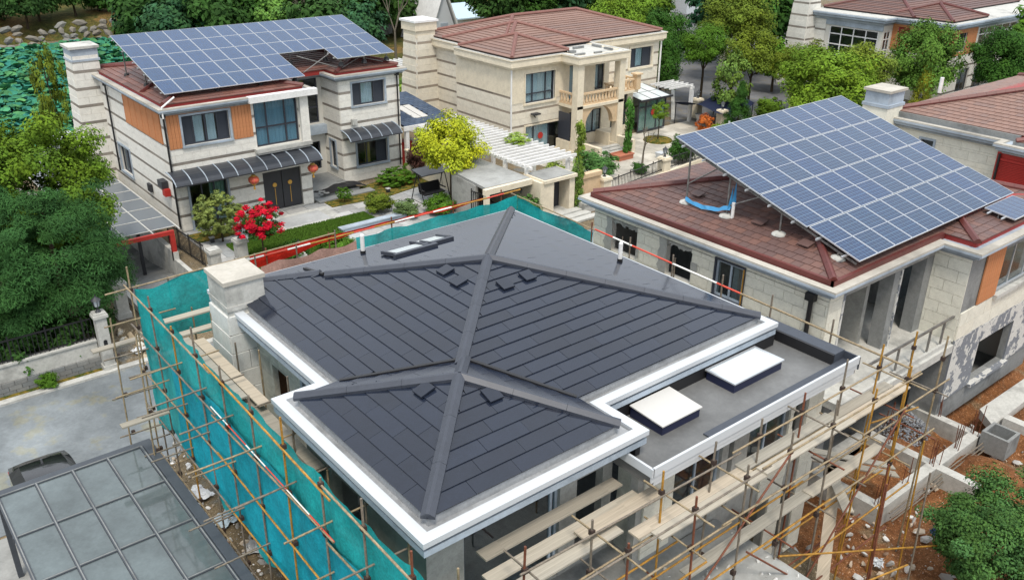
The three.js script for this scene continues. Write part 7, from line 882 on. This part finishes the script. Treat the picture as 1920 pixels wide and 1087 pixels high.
// trees round the street
const st = [['round dense dark green street tree right of the cream villa roof', 61.2, -49.4, 4.9, 2.0, 2.1, 'b', G.mid, 4], ['tall dark green street tree left of the round dense one', 60.4, -53.4, 5.0, 2.4, 2.9, 'a', G.dark, 4], ['fresh green tree behind the right corner of the cream roof', 58.6, -57.6, 5.6, 3.0, 3.4, 'b', G.pale, 4], ['dark green tree touching the right eave of the cream villa', 56.6, -50.4, 3.6, 1.9, 3.0, 'a', G.dark, 3], ['broad yellow-green tree crown in the middle of the street', 70.6, -53.6, 6, 3.3, 2.9, 'b', G.olive, 4.5], ['yellow-green loose tree above the street bend', 62.6, -45.4, 4.8, 2.3, 2.5, 'c', G.olive, 3.4], ['drooping willow-like tree left of the street bend', 58.2, -44.0, 3.1, 1.8, 2.6, 'sparse', leafMat([.10, .18, .04]), 3.5], ['olive green tree with orange tips left of the big light crown', 64.2, -41.6, 4.2, 2.2, 2.3, 'c', G.olive, 3.2], ['big light green crown right behind the large array', 58.0, -35.4, 4.4, 3.5, 2.9, 'a', G.pale, 3.5], ['dark tree with yellow top in front of the glazed sunroom', 66.6, -37.8, 4.2, 2.5, 2.5, 'c', leafMat([.12, .18, .03]), 3.4], ['dense conical dark green tree in front of the orange wall', 74.0, -36.6, 4.2, 2.9, 3.6, 'b', leafMat([.075, .165, .03]), 2.5], ['big dark tree at the upper right edge', 77.0, -31.4, 4.6, 2.7, 3.0, 'a', G.dark, 3], ['mid green tree at the right edge beyond the orange wall', 84.5, -32.6, 5.0, 2.8, 3.2, 'far', G.mid, 3], ['dark blue-green tree behind the broad yellow crown', 76, -61, 6, 3.0, 3.4, 'far', G.teal, 4], ['deep green tree left of the upper right villa', 76, -54.5, 6.5, 3.4, 4.2, 'far2', G.dark, 4], ['deep green tree beside the upper right chimney', 82, -58, 7, 3.6, 4.6, 'far2', G.deep, 4], ['low green tree near the street pillar', 70.4, -48.6, 2.8, 2.0, 2.0, 'far', G.mid, 2.2], ['bright green tree at the top edge over the street', 66.8, -62.5, 6.4, 3.2, 3.4, 'far', G.bright, 4], ['bright green tree by the lower side of the light crown', 60.6, -36.8, 2.6, 2.2, 2.2, 'b', G.pale, 2]];
st.forEach(([l, x, z, cy, rx, ry, k, c, th]) => tree('street_tree', l, 'tree', x, z, cy, [rx, ry, rx], k, c, { th, trunk: .14, group: 'trees along the street' }));
tree('conifer', 'narrow yellow-green conifer in front of the conical dark tree', 'tree', 72.4, -35.4, 2.7, [1.2, 3.0, 1.2], 'cone', leafMat([.22, .25, .03]), { th: 4, limbs: 0 });
tree('garden_tree', 'dark green leafy tree at the lower right beside the red soil', 'tree', 21.9, -6.3, 1.9, [1.75, 1.75, 1.75], 'aa', leafMat([.05, .125, .04]), { th: 1.6, trunk: .08 }); tree('garden_tree', 'dark green bush in the lower right corner', 'tree', 23.6, -5.0, 1.6, [1.5, 1.6, 1.5], 'aa', leafMat([.05, .125, .04]), { th: 1.2, trunk: .07 });
tree('garden_shrub', 'loose light green shrub behind the right end of the left array', 'shrub', 38.3, -61, 1.5, [1.9, 1.7, 1.6], 'bush', leafMat([.15, .25, .04])); tree('garden_shrub', 'green shrub below the far white pergola', 'shrub', 41, -64.5, 1.2, [1.9, 1.4, 1.6], 'bush', leafMat([.10, .2, .04])); tree('garden_shrub', 'dark shrub beside the cream villa chimney', 'shrub', 44.5, -66.5, 1.5, [2.0, 1.8, 1.6], 'bush', G.dark);
// the wood behind: single trees of a few kinds
{ const r = rng(404), kinds = [['far', G.dark], ['far2', G.deep], ['far', leafMat([.035, .095, .018])], ['far2', leafMat([.03, .08, .018])], ['far', leafMat([.028, .085, .04])], ['far2', leafMat([.036, .088, .02])]], lab = 'green tree in the wood that closes the view behind the villas'; const spots = [];
  for (let x = 29; x < 60; x += 3.6) spots.push([x + r() * 2, -84 - (x - 28) * .35 - r() * 3]); for (let x = 28; x < 78; x += 4.2) spots.push([x + r() * 2, -93 - (x - 28) * .25 - r() * 4]); for (let x = 30; x < 100; x += 5) spots.push([x + r() * 3, -105 - r() * 6]); for (let x = 36; x < 104; x += 4.2) spots.push([x + r() * 2, -99 - r() * 3 + (x > 60 ? (x - 60) * .12 : 0)]); for (let x = 40; x < 58; x += 3.6) spots.push([x + r() * 2, -76 - r() * 4 - (x - 40) * .1]); for (let x = 62; x < 90; x += 4.5) spots.push([x + r() * 2, -74 - r() * 8 - (x > 80 ? 6 : 0)]); for (let x = 8; x < 40; x += 3.4) if (x < 12 || x > 15.5) spots.push([x + r() * 2, -117.5 - r() * 6]); for (let x = 18; x < 44; x += 5) spots.push([x + r() * 3, -131 - r() * 7]);
  for (const [x, z] of spots) { if (Math.abs(x + z * .674) < 3.6 && z > -97) continue; const sl = z < -114, k = pick(kinds, r), s = (2.5 + r() * 1.6) * (sl ? .72 : 1), h = (3.6 + r() * 2.6) * (sl ? .6 : 1), gy = z < -116 ? (-z - 114) * .16 + .6 : 0; const t = tree('wood_tree', lab, 'tree', x, z, h, [s, s * (1 + r() * .35), s], k[0], k[1], { th: h * .8, trunk: .16, limbs: 3, group: 'trees of the wood behind the villas' }); t.position.y = gy; }
  for (const [x, z, l] of [[41, -80, 'grey leafless tree in front of the dark wood, left of the array corner'], [50, -81, 'grey leafless tree rising beside the white summer house']]) { const t = thing('bare_tree', l, 'tree', [x, 0, z]), g = [], br = (p, d, L, rad, k) => { const e = p.clone().addScaledVector(d, L); g.push(tube(p, e, rad, 5, rad * .65)); if (k > 0) for (let i = 0; i < 3; i++) br(e, d.clone().add(V((r() - .5) * 1.1, .3 * r(), (r() - .5) * 1.1)).normalize(), L * .62, rad * .55, k - 1); }; br(V(x, 0, z), V(0, 1, 0), 3.2, .16, 4); part(t, 'branches', g, m.trunkG); }
  tree('wood_tree', 'bright yellow flowering treetop peeking over the left solar array', 'tree', 33.4, -79.5, 4.4, [1.2, 1.0, 1.2], 'far', leafMat([.5, .42, .02]), { th: 4, trunk: .1 }); tree('wood_tree', 'light green treetop above the middle of the left array', 'tree', 38, -83, 5.2, [2.4, 2.2, 2.4], 'far', leafMat([.10, .22, .05]), { th: 4, trunk: .15 });
}
scene.traverse(o => { if (o.isMesh) { o.castShadow = true; o.receiveShadow = true; } });
renderer.render(scene, camera);
